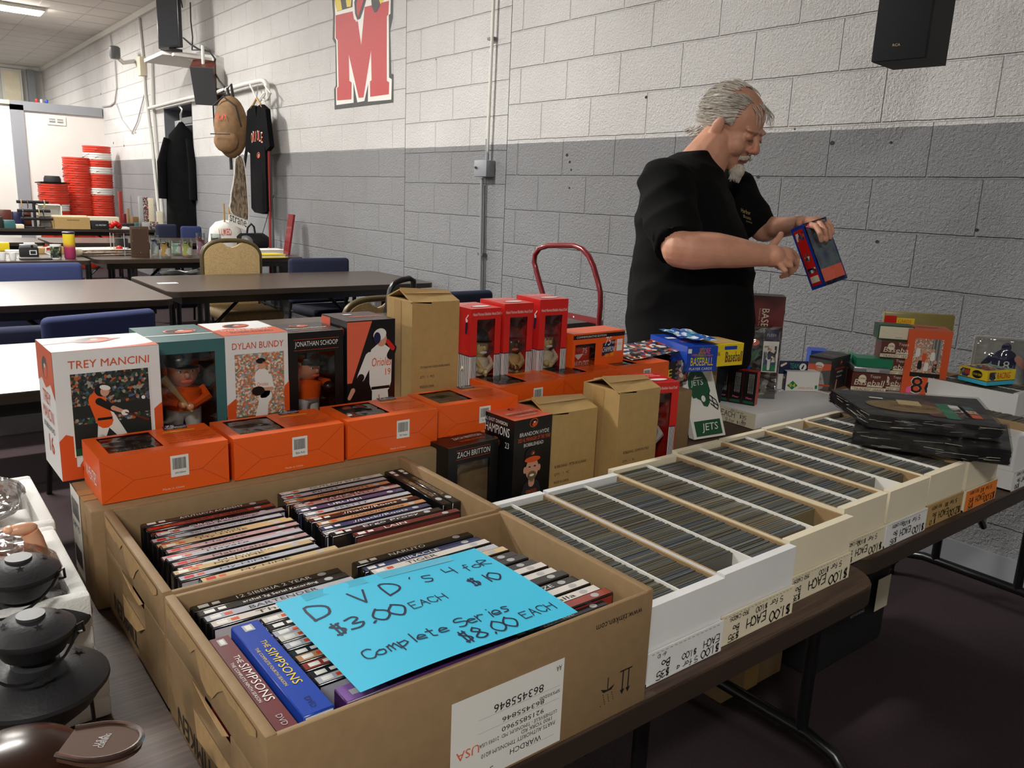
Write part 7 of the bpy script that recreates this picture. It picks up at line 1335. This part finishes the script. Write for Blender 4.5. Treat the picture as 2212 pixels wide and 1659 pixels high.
for i in range(2600):
    th = rnd.uniform(.05, 2.15); ph = rnd.uniform(-PI, PI); p = sk(th, ph, 1.03)
    if not hairline(p): continue
    if p.z > .098 and (p.x > -.0 and rnd.random() < .93 or rnd.random() < .6): continue
    L_ = rnd.uniform(.03, .055); d = V((-1, 0, -.35)); pts = [p]
    for k in range(3):
        nrm = V(((pts[-1].x + .012) / .01, pts[-1].y / .0061, (pts[-1].z - .035) / .0077)).normalized(); dd = (d - nrm * d.dot(nrm)); dd = dd.normalized() if dd.length > .2 else V((0, 0, -1)); q_ = pts[-1] + (dd + nrm * .12 + V((rnd.uniform(-.2, .2), rnd.uniform(-.2, .2), rnd.uniform(-.2, .2)))) * L_ / 3; pts.append(q_)
    mb.tube(pts, [.0016, .0016, .0012, .0004], 'hairg', 4, cap=False)
for i in range(90):
    p = V((rnd.uniform(-.105, -.075), rnd.uniform(-.06, .06), rnd.uniform(-.06, -.03))); mb.tube([p, p + V((-.008, 0, -.008)), p + V((-.016, rnd.uniform(-.008, .008), -.012 + rnd.uniform(-.008, .008)))], [.002, .0016, .0004], 'hairg', 4, cap=False)
for i in range(34):
    y = rnd.uniform(-.05, .05); p = V((.055 + rnd.uniform(-.01, .012), y, .098 - y * y * 8)); mb.tube([p, p + V((.028, rnd.uniform(-.006, .006), -.012)), p + V((.042, rnd.uniform(-.012, .012), -.045))], [.0011, .001, .0003], 'hairg', 4, cap=False)
hchild(mb, 'hair')
# small print on the chest
def onshirt(px, py, name_, fn):
    pass
from mathutils.bvhtree import BVHTree
bv = BVHTree.FromPolygons([v.co for v in so_.data.vertices], [tuple(p.vertices) for p in so_.data.polygons]); mb = MB()
def onto(x, y):
    d = ray(x, y).normalized(); h = bv.ray_cast(CAM, d); return (h[0] - d * .0015) if h[0] else pdm(x, y, 2.3)
for txt_, x_, y_, w_, h_ in (('Harbor', 1601, 458, 20, 9), ('Boats', 1606, 470, 16, 7), ('BALTIMORE', 1612, 479, 13, 3)):
    vs_, fs, x0, x1, y0, y1 = textmesh(txt_); mb.add([onto(x_ + (p[0] - x0) / (x1 - x0) * w_, y_ + .35 * (p[0] - x0) / (x1 - x0) * w_ - (p[1] - y0) / (y1 - y0) * h_) for p in vs_], fs, 'print_gold')
hchild(mb, 'chest_print')
# trousers and shoes
mb = MB()
for hp, kn, an in body_legs: mb.tube([hp + V((0, 0, .1)), hp, kn, an], [.12, .115, .085, .07], 'white', 18)
mb.ell(pel + V((0, 0, .02)), (.17, .17, .12), 'white')
organic(mb, 'trousers', .012, .5, M('dark_jeans', (26, 28, 36), .8), root, 5)
for hp, kn, an in body_legs:
    mb = MB(); mb.T = Matrix.Translation((an.x, an.y, 0)) @ Matrix.Rotation(math.atan2(fac.y, fac.x), 4, 'Z'); mb.rbox((-.09, -.045, .0), (.19, .045, .03), 'blackm', .01, 3); mb.ell((.09, 0, .045), (.1, .045, .035), 'blackm'); mb.ell((-.02, 0, .06), (.07, .042, .06), 'blackm'); hchild(mb, 'shoe')
# the box he holds
b0, b1, b2, c1 = pdm(1707, 495, 2.30), pdm(1735, 484, 2.245), pdm(1786, 497, 2.30), pdm(1783, 618, 2.245)
ax = (c1 - b1); Ld = ax.length; ax.normalize(); u1 = (b0 - b1); u1 -= ax * u1.dot(ax); w1 = u1.length; u1.normalize(); u2 = ax.cross(u1).normalized()
if u2.dot(b2 - b1) < 0: u2 = -u2
w2 = .085
u1 = (-u2).cross(ax).normalized() if (-u2).cross(ax).dot(b0 - b1) > 0 else u2.cross(ax).normalized()
t = thing('held_box', 'blue and red clear-fronted box held in the man\'s hands', 'box', b1)
mb = MB()
def hb(a, b, c): return u1 * a + u2 * b + ax * c
w1 = max(w1, .045)
vs_ = [hb(a, b, c) for c in (0, Ld) for a, b in ((0, 0), (w1, 0), (w1, w2), (0, w2))]
mb.add(vs_, [(0, 1, 2, 3), (4, 5, 6, 7), (1, 2, 6, 5), (2, 3, 7, 6), (0, 1, 5, 4)], 'blue'); fr = Fr(hb(w1, -.0005, Ld), -u1, -ax)
if fr.n.dot(-u2) < 0: fr.n = -u2
mb.rect(fr, w1 * .15, .01, w1 * .7, Ld - .02, 'red', .0006); mb.rect(fr, w1 * .2, Ld * .78, w1 * .6, Ld * .12, 'mix', .001); mb.rect(fr, w1 * .2, Ld * .1, w1 * .6, Ld * .1, 'cream', .001); mb.disc(fr, w1 * .5, Ld * .5, w1 * .2, w1 * .2, 'mix', .001); mb.rect(fr, w1 * .2, Ld * .25, w1 * .6, Ld * .08, 'mix', .001)
mb.build('box_body', t)
mb = MB(); fr = Fr(hb(0, 0, Ld), u2, -ax); out = -u1
if fr.n.dot(out) < 0: fr.n = out
mb.rect(fr, 0, 0, w2, Ld, 'film', .0012); mb.rect(fr, .004, Ld * .2, w2 - .008, Ld * .75, ramp_mat('dark_green_blue', [(50, 70, 90), (40, 110, 80), (90, 100, 110), (30, 50, 90)], 26, 'noise'), .0004); mb.rect(fr, .004, .012, w2 - .008, Ld * .2, 'coral', .0006); mb.build('window', t)
mb = MB(); mb.poly(fr, [(w2 * .1, Ld * .97), (w2 * .5, Ld * .95), (w2 * .75, Ld * .74)], 'pink', .003); mb.poly(fr, [(w2 * .0, Ld * .95), (w2 * .2, Ld * .97), (w2 * .6, Ld * .8)], 'pink', .004); mb.build('price_flag', t)
# ================================================================ LEFT FOREGROUND
def foam_tray(label, x0, y0, x1, y1, z0, z1, base=None):
    t = thing('foam_tray', label, 'tray', ((x0 + x1) / 2, (y0 + y1) / 2, z0)); a, b, H = (x1 - x0) / 2, (y1 - y0) / 2, z1 - z0; mb = MB(); r = .02
    mb.rbox((-a, -b, 0), (a, b, H * .45), 'foam', .004, 2)
    for q in (((-a, -b, H * .4), (-a + r, b, H)), ((a - r, -b, H * .4), (a, b, H)), ((-a + r - .004, -b, H * .4), (a - r + .004, -b + r, H)), ((-a + r - .004, b - r, H * .4), (a - r + .004, b, H))): mb.rbox(*q, 'foam', .005, 2)
    mb.rbox((-a * .3, b - .06, H * .4), (a * .3, b - .01, H * .8), 'foam', .006, 2); mb.build('tray', t); return t
foam_tray('lower white styrofoam tray in the nearer foam stack', -1.252, -.13, -.945, .166, .741, .80); foam_tray('upper white styrofoam tray holding bagged doll leg', -1.254, -.13, -1.0, .163, .801, .875)
foam_tray('white styrofoam tray behind, with bagged doll', -1.50, -.12, -1.262, .168, .741, .875)
P['doll'] = M('doll_vinyl', (226, 168, 134), .35); P['doll2'] = M('doll_vinyl_pale', (214, 150, 118), .4)
def doll(label, c, rz, up=False):
    t = thing('doll', label, 'doll', c, rz); mb = MB(); mb.tube([(0, 0, 0), (.06, 0, .005), (.11, .0, .0)], [.03, .034, .025], 'doll2', 12); mb.tube([(.08, .02, 0), (.11, .025, .01), (.135, .03, .0)], [.02, .018, .012], 'doll', 10)
    if up: mb.tube([(.1, -.02, 0), (.115, -.022, .03), (.112, -.025, .062), (.108, -.025, .072)], [.02, .016, .011, .011], 'doll', 12); mb.ell((.1, -.025, .078), (.018, .009, .008), 'doll'); mb.ell((.086, -.025, .08), (.007, .008, .005), 'doll')
    else: mb.tube([(.1, -.02, 0), (.13, -.03, .01), (.155, -.035, .01)], [.02, .018, .013], 'doll', 10)
    mb.tube([(.02, .03, 0), (.05, .06, .02), (.08, .08, .01)], [.014, .012, .01], 'doll', 8); mb.ell((-.05, 0, .01), (.035, .03, .032), 'doll'); mb.build('body', t)
    mb = MB(); mb.ell((-.062, 0, .016), (.034, .034, .034), 'kraft_dark'); mb.build('hair', t); mb = MB(); mb.ell((.04, 0, 0), (.06, .036, .034), 'lgrey' if not up else 'cream'); mb.build('dress', t); return t
def crumple_bag(label, c, r, seed):
    mb = MB(); mb.ell((0, 0, 0), r, 'bag', nu=34, nv=24); rnd = V((seed * 3.1, 1, 2))
    for i, v in enumerate(mb.v): n_ = noise.noise_vector(v * 22 + rnd) * .011 + noise.noise_vector(v * 55 + rnd) * .005; mb.v[i] = v + n_
    mb.sm = [False] * len(mb.f); tag(mb.build('plastic_bag', None, c), label, 'bag')
q = pd(55, 1180, 1.08); doll('doll with one bare foot raised in the nearer foam tray', (-1.158, .012, .845), PI / 2, True)
q = pd(20, 1065, 1.35); doll('doll lying bagged in the farther foam tray', (-1.36, -.06, .865), PI / 2)
crumple_bag('crumpled clear plastic bag around the raised doll foot', (-1.13, .065, .875), (.105, .085, .035), 1); crumple_bag('crumpled clear plastic bag over the doll in the farther tray', (-1.38, .055, .89), (.10, .09, .035), 2)
# star lanterns
def star(mb, fr, cx, cy, s, lift=.0008, m='blackm'):
    mb.poly(fr, [(cx + s * (1 if k % 2 == 0 else .42) * math.sin(PI * k / 5), cy + s * (1 if k % 2 == 0 else .42) * math.cos(PI * k / 5)) for k in range(10)][::-1], m, lift)
P['hole'] = M('lantern_hole', (4, 4, 4), .9)
def lantern(label, loc, s=1.0, zt=.2, rz=0):
    t = thing('candle_lantern', label, 'lantern', loc, rz)
    def lid(rad, z, h, name, hot=0):
        mb = MB(); mb.lathe([(rad * 1.0, z - .003), (rad * 1.04, z), (rad * 1.03, z + .004), (rad * .93, z + h * .35), (rad * .7, z + h * .72), (rad * .4, z + h * .94), (rad * .2, z + h)], 'iron', 40, cap=False)
        mb.lathe([(rad * .34, z + h * .96), (rad * .34, z + h + .002), (0, z + h + .0025)], M('worn_iron', (56, 56, 58), .5), 24)
        for k in range(4):
            a = 2 * PI * k / 4 + .5; rr_ = rad * .62; c = V((rr_ * math.cos(a), rr_ * math.sin(a), z + h * .80)); n_ = V((math.cos(a) * .55, math.sin(a) * .55, 1)).normalized(); u = V((-math.sin(a), math.cos(a), 0)); fr = Fr(c, u, n_.cross(u)); star(mb, fr, 0, 0, rad * .13, .0015, 'hole')
        return mb.build(name, t)
    R1, R2 = .038 * s, .064 * s
    lid(R1, zt - .02 * s, .018 * s, 'top_lid')
    mb = MB(); mb.lathe([(R1 * .3, zt - .052 * s), (R1 * .75, zt - .04 * s), (R1 * .98, zt - .022 * s), (R1 * 1.04, zt - .02 * s)], 'iron', 32, cap=True); mb.build('bowl', t)
    lid(R2, zt - .078 * s, .026 * s, 'shade')
    mb = MB(); mb.lathe([(R2 * .45, zt - .12 * s), (R2 * .8, zt - .1 * s), (R2 * 1.0, zt - .08 * s)], 'iron', 32); mb.build('lower_bowl', t)
    for k in range(3):
        a = 2 * PI * k / 3 + .9; mb = MB(); mb.tube([(R2 * .9 * math.cos(a), R2 * .9 * math.sin(a), zt - .085 * s), (R2 * .98 * math.cos(a), R2 * .98 * math.sin(a), 0.002)], .0022 * s, 'steel', 8); mb.build('leg', t)
    mb = MB(); mb.lathe([(R2 * .5, 0), (R2 * .5, .01), (R2 * .2, .02), (R2 * .2, zt - .12 * s)], 'steel', 20); mb.build('candle_cup', t)
    mb = MB(); mb.tube([(R1 * 1.05, 0, zt - .018 * s), (R1 * 1.2, .0, zt - .014 * s), (R1 * 1.22, .0, zt - .024 * s), (R1 * 1.05, 0, zt - .026 * s)], .0016 * s, 'steel', 6); mb.tube([(-R1 * 1.05, 0, zt - .02 * s)] + [(-R1 * 1.05 * math.cos(a), -R1 * 1.5 * math.sin(a), zt - .022 * s - .022 * s * math.sin(a)) for a in [PI * k / 12 for k in range(1, 12)]] + [(R1 * 1.05, 0, zt - .02 * s)], .0016 * s, 'steel', 6); mb.build('wire_bail', t)
    return t
q = pd(66, 1330, .80); lantern('nearest black star-cut candle lantern with two-tier lid', (q.x, q.y, .741), 1.0, q.z - .741 + .002, rz=1.2)
q = pd(40, 1208, .94); lantern('second black star-cut candle lantern behind the nearest one', (q.x, q.y, .741), 1.08, q.z - .741 + .003, rz=1.0)
# amber glass pan
P['amber'] = M('amber_glass', (60, 34, 24), .24, trans=.45, spec=.22)
q = pd(28, 1655, .6); t = thing('glass_pan', 'amber glass saucepan with rounded tab handle at bottom left', 'pan', (q.x, q.y, .741)); zt = q.z - .741
mb = MB(); mb.lathe([(.035, 0), (.042, .01), (.046, .05), (.047, zt - .03), (.05, zt - .012), (.046, zt + .004), (.03, zt + .014), (.012, zt + .018), (0, zt + .019)], 'amber', 40); mb.build('pan', t)
hdv = (pd(225, 1606, .6) - q); a = math.atan2(hdv.y, hdv.x); fr_ = Matrix.Rotation(a, 4, 'Z'); zz = pd(225, 1606, .6).z - .741
mb = MB(); mb.T = Matrix.Translation((0, 0, zz)) @ fr_
tab = [(.04, -.015)] + [(.066 + .028 * math.cos(a_), .021 * math.sin(a_)) for a_ in [-PI * .6 + PI * 1.2 * k / 18 for k in range(19)]] + [(.04, .015)]
mb.prism(Fr((0, 0, -.004), (1, 0, 0), (0, 1, 0)), tab, .006, M('amber_tab', (92, 66, 52), .6, trans=.25, spec=.05)); mb.tube([(x, y, .002) for x, y in tab], .0022, 'amber', 8); mb.text(Fr((.07, -.008, .0022), (0, 1, 0), (-1, 0, 0)), 'CORNING', 0, 0, .016, .004, 'lgrey', .0004); mb.text(Fr((.064, -.006, .0022), (0, 1, 0), (-1, 0, 0)), 'U.S.A.', 0, -.002, .012, .004, 'lgrey', .0004); mb.build('handle', t)
# ================================================================ UNDER THE TABLES
def d_fresh(mb, f): mb.text(f['front'], 'freshly.com', .1, .19, .09, .016, 'ink', .0012); mb.rect(f['front'], .1, .0, .07, .1, 'tape', .0008)
closed_carton('taped brown carton on the floor under the far table', -1.45, 1.60 + .14, 0, -1.18, 2.03, .26, 'kraft', d_fresh)
t = thing('plastic_crate', 'black plastic crate with white sticker on the floor under table', 'crate', (-1.10, 2.06, 0), FX); mb = MB(); mb.T = Matrix.Identity(4)
mb.rbox((0, 0, 0), (.42, .3, .3), 'blackm', .02, 3); mb.rbox((-.015, -.015, .27), (.435, .315, .31), 'blackm', .012, 3); mb.build('crate', t); mb = MB(); fr = Fr((0, -.0165, 0), (1, 0, 0), (0, 0, 1)); mb.rect(fr, .3, .14, .08, .11, 'cream', .001); mb.build('sticker', t)
mb = MB(); mb.text(fr, 'PROPERTY OF', .16, .21, .07, .009, 'lgrey', .001); mb.rect(fr, .165, .18, .06, .022, 'lgrey', .001); mb.text(fr, 'gatorade'[:0] + 'Cowan', .172, .185, .045, .012, 'blackm', .0016); mb.text(fr, 'NOT FOR RESALE', .155, .162, .08, .009, 'lgrey', .001); mb.build('lettering', t)
